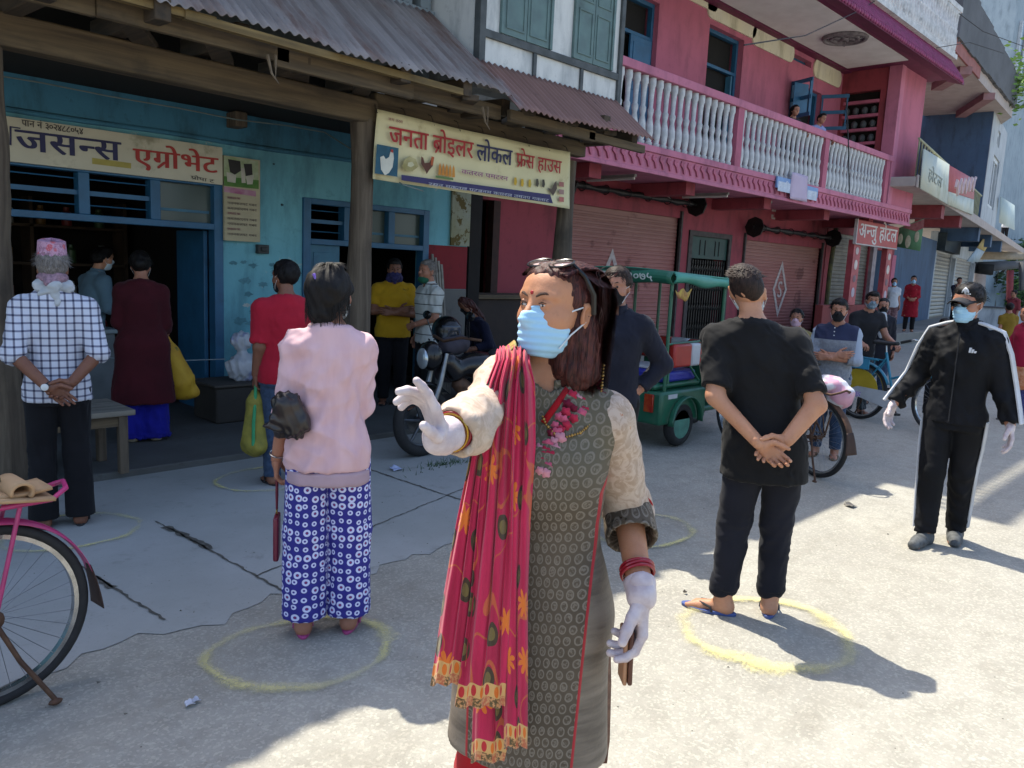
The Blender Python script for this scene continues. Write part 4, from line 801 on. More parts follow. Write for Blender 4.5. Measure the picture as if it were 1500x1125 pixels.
# ================================================================== implicit-surface modeller (smooth unions of tapered limbs), meshed with surface nets
def A3(v): return np.array(v, 'f')
class S:
    """list of ops: union / subtract / cut; rc = tapered capsule, el = ellipsoid, loft = stacked ovals"""
    def __init__(s): s.ops = []
    def rc(s, a, b, r1, r2, k=.02, sub=False, end=False):
        a, b = A3(a), A3(b); r = max(r1, r2); lo, hi = np.minimum(a, b)-r, np.maximum(a, b)+r
        def fn(X, Y, Z):
            ba = b-a; L2 = float(ba@ba)+1e-9; px, py, pz = X-a[0], Y-a[1], Z-a[2]
            t0 = (px*ba[0]+py*ba[1]+pz*ba[2])/L2; t = np.clip(t0, 0, 1)
            d = np.sqrt((px-t*ba[0])**2+(py-t*ba[1])**2+(pz-t*ba[2])**2)-(r1+(r2-r1)*t)
            if end: d = np.maximum(d, (t0-1)*math.sqrt(L2))
            return d
        s.ops.append(('s' if sub else 'u', lo, hi, fn, k)); return s
    def chain(s, pts, rs, k=.02, end=False):
        for i in range(len(pts)-1): s.rc(pts[i], pts[i+1], rs[i], rs[i+1], k, end=end and i == len(pts)-2)
        return s
    def el(s, c, r, k=.02, R=None, sub=False):
        c = A3(c); r = A3(r); Rm = np.array(R, 'f') if R is not None else None; q = float(r.max()) if Rm is not None else r
        def fn(X, Y, Z):
            x, y, z = X-c[0], Y-c[1], Z-c[2]
            if Rm is not None: x, y, z = Rm[0, 0]*x+Rm[1, 0]*y+Rm[2, 0]*z, Rm[0, 1]*x+Rm[1, 1]*y+Rm[2, 1]*z, Rm[0, 2]*x+Rm[1, 2]*y+Rm[2, 2]*z
            q1 = np.sqrt((x/r[0])**2+(y/r[1])**2+(z/r[2])**2); q2 = np.sqrt((x/r[0]**2)**2+(y/r[1]**2)**2+(z/r[2]**2)**2)+1e-6
            return q1*(q1-1)/q2
        s.ops.append(('s' if sub else 'u', c-q, c+q, fn, k)); return s
    def loft(s, rows, k=.02, p=2.3):
        rows = sorted(rows); zs = np.array([r[0] for r in rows], 'f'); cols = [np.array([r[i] for r in rows], 'f') for i in range(1, 5)]
        zz = np.linspace(zs[0], zs[-1], 60).astype('f')
        def sm(c):
            m = np.zeros(len(zs)); d = np.diff(c)/np.diff(zs)
            m[0], m[-1] = d[0], d[-1]
            for i in range(1, len(zs)-1): m[i] = 0 if d[i-1]*d[i] <= 0 else 2*d[i-1]*d[i]/(d[i-1]+d[i])
            out = []
            for z in zz:
                i = min(max(np.searchsorted(zs, z)-1, 0), len(zs)-2); h = zs[i+1]-zs[i]; t = (z-zs[i])/h
                out.append((2*t**3-3*t*t+1)*c[i]+(t**3-2*t*t+t)*h*m[i]+(-2*t**3+3*t*t)*c[i+1]+(t**3-t*t)*h*m[i+1])
            return np.array(out, 'f')
        cx, cy, w, d = [sm(c) for c in cols]; mw = float(w.max()); md = float(d.max())
        lo = A3((cx.min()-mw, cy.min()-md, zs[0])); hi = A3((cx.max()+mw, cy.max()+md, zs[-1]))
        def fn(X, Y, Z):
            zr = Z.ravel(); I = lambda c: np.interp(zr, zz, c).astype('f').reshape(Z.shape)
            W, D = I(w), I(d); a = np.abs(X-I(cx))/W; b = np.abs(Y-I(cy))/D
            q = (a**p+b**p)**(1/p); f = (q-1)*np.minimum(W, D)
            return np.maximum(f, np.maximum(zs[0]-Z, Z-zs[-1]))
        s.ops.append(('u', lo, hi, fn, k)); return s
    def cut(s, p, n, k=0):      # keep the side the normal points away from
        p, n = A3(p), A3(n); n = n/np.linalg.norm(n); s.ops.append(('c', None, None, lambda X, Y, Z: (X-p[0])*n[0]+(Y-p[1])*n[1]+(Z-p[2])*n[2], 0)); return s
    def mesh(s, h, disp=None):
        U = [o for o in s.ops if o[0] == 'u']; lo = np.min([o[1] for o in U], 0)-3*h; hi = np.max([o[2] for o in U], 0)+3*h
        n = np.ceil((hi-lo)/h).astype(int)+1; ax = [(lo[i]+h*np.arange(n[i])).astype('f') for i in range(3)]
        D = np.full(n, .5, 'f')
        for kind, a, b, fn, k in s.ops:
            if kind == 'c':
                D = np.maximum(D, fn(ax[0][:, None, None], ax[1][None, :, None], ax[2][None, None, :])); continue
            pad = k+3*h; i0 = np.clip(np.floor((a-pad-lo)/h).astype(int), 0, n); i1 = np.clip(np.ceil((b+pad-lo)/h).astype(int)+1, 0, n)
            sl = tuple(slice(i0[i], i1[i]) for i in range(3))
            if any(i1 <= i0): continue
            d = fn(ax[0][sl[0]][:, None, None], ax[1][sl[1]][None, :, None], ax[2][sl[2]][None, None, :])
            o = D[sl]; d = np.broadcast_to(d, o.shape)
            if kind == 'u': hh = np.maximum(k-np.abs(o-d), 0)/max(k, 1e-6); D[sl] = np.minimum(o, d)-hh*hh*k/4
            else: hh = np.maximum(k-np.abs(o+d), 0)/max(k, 1e-6); D[sl] = np.maximum(o, -d)+hh*hh*k/4
        V, F = surface_nets(D, lo, h)
        if disp is not None:
            N = vnormals(V, F); V = V+N*disp(V, N)[:, None]
        return V, F
def surface_nets(D, lo, h):
    ins = D < 0; nx, ny, nz = D.shape
    cc = [ins[i:nx-1+i, j:ny-1+j, k:nz-1+k] for i in (0, 1) for j in (0, 1) for k in (0, 1)]
    cnt = sum(c.astype(np.int8) for c in cc); act = (cnt > 0) & (cnt < 8); idx = np.argwhere(act)
    vid = -np.ones(act.shape, np.int64); vid[act] = np.arange(len(idx))
    acc = np.zeros((len(idx), 3)); num = np.zeros(len(idx)); offs = [(i, j, k) for i in (0, 1) for j in (0, 1) for k in (0, 1)]
    val = {o: D[idx[:, 0]+o[0], idx[:, 1]+o[1], idx[:, 2]+o[2]] for o in offs}
    for a in offs:
        for d in range(3):
            if a[d]: continue
            b = list(a); b[d] = 1; b = tuple(b); va, vb = val[a], val[b]; m = (va < 0) != (vb < 0)
            t = np.where(m, va/np.where(m, va-vb, 1), 0)
            p = np.zeros((len(idx), 3)); p[:] = a; p[:, d] += t; acc[m] += p[m]; num[m] += 1
    V = (idx+acc/np.maximum(num, 1)[:, None])*h+lo
    F = []
    for d in range(3):
        sl0 = [slice(None)]*3; sl1 = [slice(None)]*3; sl0[d] = slice(0, -1); sl1[d] = slice(1, None)
        e0, e1 = ins[tuple(sl0)], ins[tuple(sl1)]; E = np.argwhere(e0 != e1); u, v = (d+1) % 3, (d+2) % 3
        E = E[(E[:, u] > 0) & (E[:, v] > 0) & (E[:, u] < act.shape[u]) & (E[:, v] < act.shape[v])]
        if not len(E): continue
        du = np.zeros(3, int); dv = np.zeros(3, int); du[u] = 1; dv[v] = 1
        g = lambda Q: vid[Q[:, 0], Q[:, 1], Q[:, 2]]
        q = np.stack([g(E-du-dv), g(E-dv), g(E), g(E-du)], 1); fl = e0[E[:, 0], E[:, 1], E[:, 2]]
        q[~fl] = q[~fl][:, ::-1]; F.append(q[(q >= 0).all(1)])
    return V, np.concatenate(F)
def vnormals(V, F):
    n = np.cross(V[F[:, 2]]-V[F[:, 0]], V[F[:, 3]]-V[F[:, 1]]); N = np.zeros_like(V)
    for i in range(4): np.add.at(N, F[:, i], n)
    return N/np.maximum(np.linalg.norm(N, axis=1, keepdims=True), 1e-9)
def folds(sx, sy, sz, amp, seed, n=7):
    r = np.random.default_rng(seed); ks = r.normal(0, 1, (n, 3))*np.array([sx, sy, sz]); ph = r.uniform(0, 6.28, n); am = r.uniform(.4, 1, n)
    def f(V, N=None): return amp*sum(a*np.sin(V@k+p) for a, k, p in zip(am, ks, ph))/math.sqrt(n)
    return f
def crease(sx, sy, sz, amp, seed, n=6):
    r = np.random.default_rng(seed); ks = r.normal(0, 1, (n, 3))*np.array([sx, sy, sz]); ph = r.uniform(0, 6.28, n); w = folds(sx*.4, sy*.4, sz*.4, 1.3, seed+3); ws = folds(sx*.25, sy*.25, sz*.25, 1., seed+7)
    def f(V, N=None):
        d = w(V); g = np.clip(.6+ws(V), .1, 1.6)
        return amp*g*(sum(np.abs(np.sin(.5*(V@k)+p+d)) for k, p in zip(ks, ph))/n-.64)*-2.2
    return f
def join(parts):
    V = []; F = []; o = 0
    for v, f in parts: V.append(v); F.append(f+o); o += len(v)
    return np.concatenate(V), np.concatenate(F)
def smooth_obj(name, V, F, mt, parent=None, pc=None, sharp=0, label=None):
    me = bpy.data.meshes.new(name); V = np.asarray(V, 'f'); F = np.asarray(F, np.int32)
    me.vertices.add(len(V)); me.vertices.foreach_set('co', V.ravel()); me.loops.add(F.size); me.loops.foreach_set('vertex_index', F.ravel())
    me.polygons.add(len(F)); me.polygons.foreach_set('loop_start', np.arange(0, F.size, 4, dtype=np.int32)); me.polygons.foreach_set('loop_total', np.full(len(F), 4, np.int32))
    me.update(calc_edges=True); me.polygons.foreach_set('use_smooth', np.ones(len(F), bool)); me.materials.append(mt)
    if sharp: me.set_sharp_from_angle(angle=math.radians(sharp))
    if pc is not None: a = me.attributes.new('pc', 'FLOAT_VECTOR', 'POINT'); a.data.foreach_set('vector', np.asarray(pc, 'f').ravel())
    o = bpy.data.objects.new(name, me); COL.objects.link(o)
    if parent: o.parent = parent
    if label: o['label'] = label
    return o
# ------------------------------------------------------------------ people
def skin_mat(name, c1, c2):
    if name in MATS: return MATS[name]
    b = NB(name, .55, 0, .4); v = b.obj(); c = b.mix(b.step(b.noise(v, 9, 5, .6), .3, .7), C(c1), C(c2)); c = b.mix(b.math('MULTIPLY', b.step(b.noise(v, 70, 3, .6), .55, .75), .25), c, tuple(x*.6 for x in C(c1)[:3])+(1,)); b.col(c)
    c = b.mix(b.math('MULTIPLY', b.step(b.noise(v, 26, 5, .7), .5, .7), .28), c, tuple(x*f for x, f in zip(C(c1)[:3], (.95, .72, .62)))+(1,)); b.col(c); b.bump(b.math('ADD', b.noise(v, 260, 3, .6), b.noise(v, 60, 4, .6)), .28, .0022); b.b.inputs['Subsurface Weight'].default_value = .08; b.b.inputs['Subsurface Radius'].default_value = (.01, .004, .002); b.b.inputs['Subsurface Scale'].default_value = 1
    MATS[name] = b.m; return b.m
SK_light = skin_mat('skin_light_brown', '#b58467', '#a87659'); SK_mid = skin_mat('skin_brown', '#a0705a', '#93644e'); SK_dark = skin_mat('skin_deep_brown', '#7e5440', '#734a38')
def hair_mat(name, c1, c2, rough=.6):
    if name in MATS: return MATS[name]
    b = NB(name, rough, 0, .22); v = b.obj(); st = b.noise(b.map(v, (60, 60, 5)), 2.2, 5, .7, 1.2); c = b.mix(b.step(st, .35, .7), C(c1), C(c2)); b.col(c); b.bump(st, .5, .004); MATS[name] = b.m; return b.m
H_black = hair_mat('black_hair', '#0a0808', '#171313'); H_maroon = hair_mat('dark_maroon_hair', '#241010', '#5a2f29', .5); H_grey = hair_mat('grey_hair', '#57514d', '#8d8782', .6); H_brown = hair_mat('brown_black_hair', '#1a1210', '#33241f')
def cloth(name, c1, c2=None, sc=5, bump=.15, bs=240, rough=.85, sheen=.15, **k): return mat('cloth_'+name, c1, c2, sc, rough, bump=bump, bs=bs, bd=.002, sheen=sheen*.3, spec=.2, **k)
M_eyew = mat('eye_white', '#b9b0a8', None, 9, .3); M_iris = mat('dark_iris', '#120c0a', None, 9, .2); M_brow = mat('eyebrow', '#1a1210', '#2a1d19', 60, .8)
M_nose = None
def Rz(a): c, s_ = math.cos(a), math.sin(a); return np.array([[c, -s_, 0], [s_, c, 0], [0, 0, 1]])
def Rx(a): c, s_ = math.cos(a), math.sin(a); return np.array([[1, 0, 0], [0, c, -s_], [0, s_, c]])
def Ry(a): c, s_ = math.cos(a), math.sin(a); return np.array([[c, 0, s_], [0, 1, 0], [-s_, 0, c]])
ARMS = {  # right arm (x>0): elbow, wrist, hand direction, palm normal ; for a 1.70 m figure
 'hang': ((.205, -.035, 1.10), (.215, .03, .86), (.05, .12, -1), (-1, .1, 0)),
 'out': ((.27, -.05, 1.12), (.36, .05, .90), (.25, .15, -1), (-1, .3, 0)),
 'behind': ((.228, -.13, 1.12), (.07, -.19, .93), (-.75, -.02, -.55), (.25, -.9, .2)),
 'behindL': ((.228, -.13, 1.12), (.055, -.215, .91), (-.7, .05, -.6), (.2, -.95, .2)),
 'cross': ((.235, .07, 1.13), (-.05, .21, 1.13), (-1, .02, .12), (0, -1, 0)),
 'crossL': ((.235, .08, 1.11), (-.02, .235, 1.10), (-1, .1, .05), (0, -1, 0)),
 'front': ((.205, .02, 1.11), (.05, .20, 1.0), (-.8, .25, -.3), (-.1, -1, 0)),
 'fwd': ((.24, .06, 1.11), (.2, .32, 1.03), (-.1, 1, -.1), (-1, 0, 0)),
 'bars': ((.25, .12, 1.13), (.23, .40, 1.02), (-.1, 1, -.25), (0, 0, -1)),
 'hip': ((.31, -.13, 1.14), (.18, -.02, .96), (-.4, .5, -.8), (-1, 0, 0)),
 'chin': ((.17, .16, 1.12), (.08, .17, 1.33), (-.1, .05, 1), (0, -1, 0)),
}
class Fig:
    def __init__(s, label, xy, face, H=1.68, sex='m', ra='hang', la='hang', skin=None, head=(0, 0), lean=(0, 0), feet=None, hcell=.013, group=None, z=0., fat=1., knees=None, rfx=None, lfx=None, tall=None):
        s.k = H/1.70; s.sex = sex; s.skin = skin or SK_mid; s.fat = fat; s.hc = hcell
        s.root = thing('person', label, 'person', (xy[0], xy[1], z), math.radians(face)-PI/2, group); s.lean = lean
        m = sex == 'm'; k = s.k; s.sh = (.166 if m else .146)*(fat*.5+.5)
        f = lambda p: np.array(p, float)*k
        s.J = J = {}
        for sd, arm, nm in ((1, ra, 'r'), (-1, la, 'l')):
            a = ARMS[arm] if isinstance(arm, str) else arm; mir = np.array([sd, 1, 1])
            ds = (s.sh-.178); sp = np.array([s.sh, -.008, 1.352])
            J[nm+'S'] = f(sp*mir); J[nm+'E'] = f((np.array(a[0])+[ds*.7, 0, -.025])*mir); J[nm+'W'] = f(np.array(a[1])*mir); J[nm+'D'] = np.array(a[2], float)*mir; J[nm+'N'] = np.array(a[3], float)*mir
        feet = feet or ((.1, .0, 8), (-.1, .0, 8)); hipw = .085 if m else .09
        for sd, ft, nm in ((1, feet[0], 'r'), (-1, feet[1], 'l')):
            J[nm+'H'] = f((sd*hipw, -.004, .85)); an = f((ft[0], ft[1], ft[3] if len(ft) > 3 else .085)); J[nm+'A'] = an
            J[nm+'K'] = (J[nm+'H']+an)/2+f((0, .025, .02)); J[nm+'Y'] = math.radians(ft[2])*sd*-1
        if knees:
            for nm, kn in zip('rl', knees): J[nm+'K'] = f(kn)
        s.hyaw, s.hp = math.radians(head[0]), math.radians(head[1]); s.hc0 = f((0, .025, 1.585)); s.HR = Rz(s.hyaw) @ Rx(s.hp)
    # torso rows for the naked body, inflated by e
    def rows(s, z0, z1, e=0., flare=0., waist=None):
        m = s.sex == 'm'; ft = s.fat; k = s.k
        R = [(.50, 0, 0, .165, .115), (.78, 0, -.005, .165, .112), (.88, 0, -.012, .168 if m else .178, .115), (.98, 0, -.005, .152 if m else .158, .105), (1.08, 0, .0, .148 if m else .132, .102), (1.2, 0, .005, .158 if m else .14, .112), (1.27, 0, .008, .164 if m else .145, .114 if m else .122), (1.34, 0, -.002, .15 if m else .13, .096), (1.39, 0, -.008, .115 if m else .098, .078), (1.43, 0, -.008, .07, .06), (1.46, 0, -.008, .056, .054)]
        out = []; zs = [r[0] for r in R]; g = lambda z, i: float(np.interp(z, zs, [r[i] for r in R]))
        for z in sorted({z0, z1, *[q for q in zs if z0 < q < z1]}):
            t = max(0, (1.05-z)/.5); fz = ft if z < 1.3 else 1+(ft-1)*.5
            out.append((z*k, g(z, 1)*k, g(z, 2)*k, (g(z, 3)*fz+e+flare*t)*k, (g(z, 4)*fz+e+flare*.8*t)*k))
        return out
    def bend(s, V):
        if s.lean == (0, 0): return V
        z = np.clip((V[:, 2]-.75*s.k)/(.7*s.k), 0, 1.4)**1.3; V = V.copy(); V[:, 0] += s.lean[0]*z; V[:, 1] += s.lean[1]*z; V[:, 2] -= .5*math.hypot(*s.lean)*z*.35; return V
    def bp(s, p): return s.bend(np.array([p], float))[0]
    def arm(s, q, nm, e=0., t0=0., t1=2., end=True, k=.03, r=(.056, .043, .031)):
        J = s.J; kk = s.k; f = 1+(s.fat-1)*.6; r = [x*(1 if s.sex == 'm' else .88)*f for x in r]
        S_, E, W = J[nm+'S'], J[nm+'E'], J[nm+'W']; R = [(x+e)*kk for x in r]
        if t1 <= 1: q.rc(S_, S_+(E-S_)*t1, R[0], R[0]+(R[1]-R[0])*t1, k, end=end)
        else: q.rc(S_, E, R[0], R[1], k); q.rc(E, E+(W-E)*(t1-1), R[1], R[1]+(R[2]-R[1])*(t1-1), .02, end=end)
    def legs(s, q, e=(0, 0, 0), hem=None, k=.02, r=(.088, .056, .04)):
        J = s.J; kk = s.k; f = s.fat
        for nm in 'rl':
            Hh, K, A = J[nm+'H'], J[nm+'K'], J[nm+'A']; R = [(a*(1+(f-1)*.7)+b)*kk for a, b in zip(r, e)]
            q.rc(Hh, K, R[0], R[1], k); q.rc(K, A, R[1], R[2], k); q.rc(K+(A-K)*.08-np.array([0, .012*kk, 0]), K+(A-K)*.5-np.array([0, .012*kk, 0]), R[1]*.95, R[1]*.82, .03)
    def hand(s, nm, h=.0045, curl=.6, glove=0., spread=1., thumb=None, curls=None, scale=1.):
        J = s.J; kk = s.k*scale*(1 if s.sex == 'm' else .93); W = J[nm+'W']; D = J[nm+'D']/np.linalg.norm(J[nm+'D']); N = J[nm+'N']; N = N-D*(N@D); N /= np.linalg.norm(N)
        side = np.cross(D, N)*(1 if nm == 'r' else -1)   # towards the thumb
        q = S(); g = glove; P = lambda a, b, c: W+(D*a+side*b+N*c)*kk
        kn = [(.092, .032), (.096, .011), (.091, -.011), (.082, -.031)]; L = [(.042, .026, .02), (.046, .029, .021), (.042, .027, .02), (.033, .02, .018)]
        q.rc(P(-.02, 0, 0), P(.02, 0, 0), .027*kk+g, .024*kk+g, .02)
        for i, (a, b) in enumerate(kn):
            q.rc(P(.015, b*.55, 0), P(a, b*spread, -.002), .0135*kk+g, .0108*kk+g, .012)
            ang = 0; p = P(a, b*spread, -.002); fan = b*2.2*(spread-.6); cu = curls[i] if curls else curl*(1+.12*i)
            for j in range(3):
                ang += cu*(.75, 1., .7)[j]; dv = D*math.cos(ang)+N*math.sin(ang)+side*fan*math.cos(ang); dv /= np.linalg.norm(dv); p2 = p+dv*L[i][j]*kk
                q.rc(p, p2, (.0096-.0008*j)*kk+g, (.0091-.001*j)*kk+g, .004); p = p2
        t = thumb or (.55, .75, .35); d1 = D*t[0]+side*t[1]+N*t[2]; d1 /= np.linalg.norm(d1); d2 = D*.85+side*.35+N*.45; d2 /= np.linalg.norm(d2)
        a = P(.018, .02, .004); b = a+d1*.042*kk; c = b+d2*.033*kk; e = c+(d2*.9+D*.2)*.026*kk
        q.rc(a, b, .016*kk+g, .0125*kk+g, .016); q.rc(b, c, .0125*kk+g, .011*kk+g, .006); q.rc(c, e, .011*kk+g, .009*kk+g, .006)
        V, F = q.mesh(h); return s.bend(V), F
    def foot(s, q, nm):
        J = s.J; kk = s.k; A = J[nm+'A']; R = Rz(J[nm+'Y']); p = lambda a, b, c: A+R @ (np.array([a, b, c])*kk)
        q.rc(A, p(0, -.012, -.04), .038*kk, .036*kk, .02); q.rc(p(0, -.022, -.05), p(0, .12, -.062), .034*kk, .026*kk, .03); q.rc(p(-.018, .1, -.062), p(-.022, .165, -.07), .022*kk, .015*kk, .015); q.rc(p(.022, .09, -.062), p(.03, .145, -.07), .02*kk, .013*kk, .015)
    def headmesh(s, h=.006, ears=True):
        q = S(); fem = s.sex == 'f'; k = s.k*1.0; c = lambda *a: tuple(np.array(a)*k)
        q.el(c(0, -.012, .03), c(.074, .094, .088)); q.el(c(0, .03, -.04), c(.057, .064, .07), .04*k); q.el(c(0, .062, -.085), c(.028, .025, .022), .03*k); q.el(c(0, .045, .04), c(.064, .052, .055), .03*k)
        for sx in (-1, 1):
            q.el(c(sx*.04, .055, -.025), c(.026, .03, .026), .03*k); q.rc(c(sx*.012, .088, .03), c(sx*.05, .075, .03), .012*k, .009*k, .015*k)
            q.el(c(sx*.032, .104, .008), c(.019, .02, .012), .012*k, sub=True); q.el(c(sx*.031, .083, .008), c(.0135, .0125, .0105), .004*k)
            if ears: q.el(c(sx*.076, -.008, -.002), c(.01, .021, .032), .008*k, R=Rz(sx*-.35) @ Ry(sx*.12)); q.el(c(sx*.085, -.002, .0), c(.006, .01, .018), .006*k, sub=True)
        q.rc(c(0, .088, .022), c(0, .112, -.018), .008*k, .0125*k, .015*k); q.el(c(.011, .103, -.022), c(.009, .011, .008), .008*k); q.el(c(-.011, .103, -.022), c(.009, .011, .008), .008*k)
        q.rc(c(-.018, .088, -.052), c(.018, .088, -.052), .009*k, .009*k, .012*k); q.rc(c(-.016, .086, -.064), c(.016, .086, -.064), .009*k, .009*k, .01*k); q.rc(c(-.022, .098, -.058), c(.022, .098, -.058), .0025*k, .0025*k, .003*k, sub=True)
        V, F = q.mesh(h*k)
        return s.hd(V), F
    def hd(s, V): return s.bend((np.asarray(V, float) @ s.HR.T)+s.hc0)
    def body(s, hh=.006, hands='rl', handh=.005, hk=None, neck=True, ears=True, bare_feet=True):
        q = S(); k = s.k; q.loft(s.rows(.84, 1.45), .03); s.arm(q, 'r', end=False); s.arm(q, 'l', end=False)
        for nm in 'rl': q.rc(np.array([0, -.02, 1.435])*k, s.J[nm+'S'], .042*k, .05*k, .04)
        s.legs(q); [s.foot(q, nm) for nm in 'rl']
        q.rc(np.array([0, -.012, 1.42])*k, np.array([0, .008, 1.54])*k, .056*k, .052*k, .03)
        V, F = q.mesh(s.hc*1.0); parts = [(s.bend(V), F), s.headmesh(hh, ears)]
        hk = hk or {}
        for nm in hands: parts.append(s.hand(nm, handh, **hk.get(nm, {})))
        V, F = join(parts); s.b = smooth_obj('body', V, F, s.skin, s.root); return s
    def top(s, name, mt, hem=.86, sleeve=.55, e=.014, flare=0., neck=.07, amp=.006, h=.010, seed=1, pcf=None, arms='rl', se=None, slim=None, collar=False, vneck=0, zt=1.44, cuff=None, fr=1., k=.03):
        q = S(); kk = s.k; q.loft(s.rows(hem, zt, e, flare), .02)
        for nm in 'rl': q.rc(np.array([0, -.02, 1.42])*kk, s.J[nm+'S'], (.036+e)*kk, (.05+e)*kk, .05)
        for nm in arms: s.arm(q, nm, e if se is None else se, t1=sleeve, k=k)
        if neck: q.rc(np.array([0, .0, 1.40])*kk, np.array([0, .03, 1.62])*kk, neck*kk*.92, neck*kk*1.2, .006, sub=True)
        if vneck: q.rc(np.array([0, .16, 1.40-vneck])*kk, np.array([0, .13, 1.46])*kk, .012*kk, .055*kk, .01, sub=True)
        f1 = crease(44*fr, 44*fr, 34*fr, amp*1.5, seed); f2 = crease(105*fr, 105*fr, 80*fr, amp*.6, seed+50)
        V, F = q.mesh(h, lambda V, N: f1(V)+f2(V))
        pc = pcf(V, s) if pcf else None
        o = smooth_obj(name, s.bend(V), F, mt, s.root, pc)
        if collar:
            c = MB(); ring = []
            for i in range(22): a = -PI/2+.25+(2*PI-.5)*i/21+PI; ring.append(a)
            cm = MB(); cm.grid(lambda u, v: tuple(s.bp(np.array([(.064+.012*v)*math.cos(.4+PI/2+(2*PI-.8)*u)*kk, (.0+(.064+.012*v)*math.sin(.4+PI/2+(2*PI-.8)*u))*kk, (1.475-.055*v-.02*abs(u-.5)*2*v+.02*(1-abs(u-.5)*2))*kk]))), 24, 3)
            cm.build('collar', mt, s.root, solid=.006)
        return o
    def skirt(s, name, mt, z0, z1, e=.02, flare=.03, amp=.008, h=.012, seed=3, pcf=None):
        q = S(); q.loft(s.rows(z0, z1, e, flare), .02); f1 = folds(22, 22, 2.0, amp, seed)
        V, F = q.mesh(h, lambda V, N: f1(V)); return smooth_obj(name, s.bend(V), F, mt, s.root, pcf(V, s) if pcf else None)
    def pants(s, name, mt, e=(.014, .02, .02), hem=.07, top=.93, amp=.006, h=.011, seed=2, pcf=None, fv=10, k=.012, ez=.012):
        q = S(); kk = s.k; q.loft(s.rows(.78, top, ez), .02); J = s.J
        for nm in 'rl':
            Hh, K, A = J[nm+'H'], J[nm+'K'], J[nm+'A']; f = 1+(s.fat-1)*.7; R = [(a*f+b)*kk for a, b in zip((.088, .056, .04), e)]
            B = A+np.array([0, 0, (hem-A[2]/kk)])*kk if A[2] < .2 else A; q.rc(Hh, K, R[0], R[1], k); q.rc(K, B, R[1], R[2], .02, end=True)
        f1 = crease(58, 58, fv*2.4, amp*1.4, seed); f2 = crease(30, 30, 110, amp*1.1, seed+9)
        V, F = q.mesh(h, lambda V, N: f1(V)+f2(V)*np.clip(1.3-V[:, 2]/.5, .25, 1)); return smooth_obj(name, s.bend(V), F, mt, s.root, pcf(V, s) if pcf else None)
    def hair(s, style='short', mt=None, h=.006, seed=4, extra=None, amp=.004, line=None):
        mt = mt or H_black; q = S(); k = s.k; c = lambda *a: tuple(np.array(a)*k)
        q.el(c(0, -.016, .04), c(.087, .106, .098) if style != 'crop' else c(.0785, .097, .092))
        if style == 'short': q.el(c(0, .03, .09), c(.06, .06, .035), .03*k)
        if style == 'crop': q.el(c(0, .005, .085), c(.068, .085, .052), .012*k)
        if style in ('long', 'bob'): q.rc(c(0, -.05, .02), c(0, -.08, -.12 if style == 'long' else -.07), .085*k, .06*k, .05*k)
        if style == 'long': q.rc(c(0, -.08, -.12), c(0, -.075, -.24), .06*k, .04*k, .04*k)
        if style == 'bun': q.el(c(0, -.105, .02), c(.045, .04, .045), .02*k)
        if extra: extra(q, c)
        a = line or (.060, -.078) ; p1 = np.array([0, .088, a[0]]); p2 = np.array([0, -.03, a[1]]) if style in ('short', 'crop', 'bun') else np.array([0, .02, -.2])
        d = p2-p1; n = np.array([0, -d[2], d[1]])*1.; n = n if n[2] < 0 else -n; 
        q.cut(p1*k, n)
        if style in ('short', 'crop', 'bun'):
            for sx in (-1, 1): q.el(c(sx*.09, .02, -.03), c(.03, .035, .05), .01*k, sub=True)
        f1 = folds(70, 70, 30, amp, seed); f2 = folds(160, 160, 60, amp*.4, seed+1)
        V, F = q.mesh(h*k, lambda V, N: f1(V)+f2(V)); s.hairo = smooth_obj('hair', s.hd(V), F, mt, s.root)
        if style in ('short', 'bun') and h <= .006:
            r_ = random.Random(seed); gens = []; pn = n/np.linalg.norm(n)
            while len(gens) < 520:
                th = r_.uniform(0, 1.75); a_ = r_.uniform(0, 2*PI); d_ = np.array([math.sin(th)*math.cos(a_), math.sin(th)*math.sin(a_), math.cos(th)]); p_ = np.array([0, -.016, .04])+d_*np.array([.088, .107, .099])
                if (p_-p1)@pn > -.004 or (abs(p_[0]) > .06 and p_[2] < .01 and p_[1] > -.03): continue
                t_ = (np.array([d_[0]*.7+r_.gauss(0, .25), .7*(1 if p_[1] > -.02 else -.3)+r_.gauss(0, .25), -.55*math.sin(th)])); gens.append([tuple(p_+t_*.009*j+d_*(.002+.0022*j-.0007*j*j)) for j in range(4)])
            strands(s, 'hair_tuft', mt, gens, .0021)
        return s
    def face(s, brow=M_brow):
        k = s.k; m = MB()
        for sx in (-1, 1):
            c = s.hd([np.array([sx*.031, .0925, .008])*k])[0]; m.ell(tuple(c), (.007*k,)*3, 8, 6)
        m.build('eye', M_iris, s.root); m = MB()
        for sx in (-1, 1): m.tube([tuple(s.hd([np.array([sx*a, b, z])*k])[0]) for a, b, z in ((.014, .1, .03), (.03, .096, .036), (.047, .083, .031))], [.003*k, .0038*k, .002*k], 6)
        m.build('eyebrow', brow, s.root); return s
    def mask(s, mt, h=.005, strap=True, dark=False, pleat=True, drop=0., ties=False):
        q = S(); k = s.k; c = lambda *a: tuple(np.array(a)*k)
        q.el(c(0, .034, -.042), c(.067, .075, .075), .01*k); q.rc(c(0, .104, -.005), c(0, .12, -.026), .008*k, .014*k, .03*k); q.el(c(0, .075, -.085), c(.036, .03, .03), .03*k)
        q.cut(c(0, .034, 0), (0, -1, .12)); q.cut(c(0, .1, .012-drop), (0, -.25, 1)); q.cut(c(0, .06, -.112), (0, .1, -1))
        fn = None
        if pleat: fn = lambda V, N: .0013*np.sin(V[:, 2]*380/k+V[:, 0]*8)
        V, F = q.mesh(h*k, fn); s.masko = smooth_obj('face_mask', s.hd(V), F, mt, s.root)
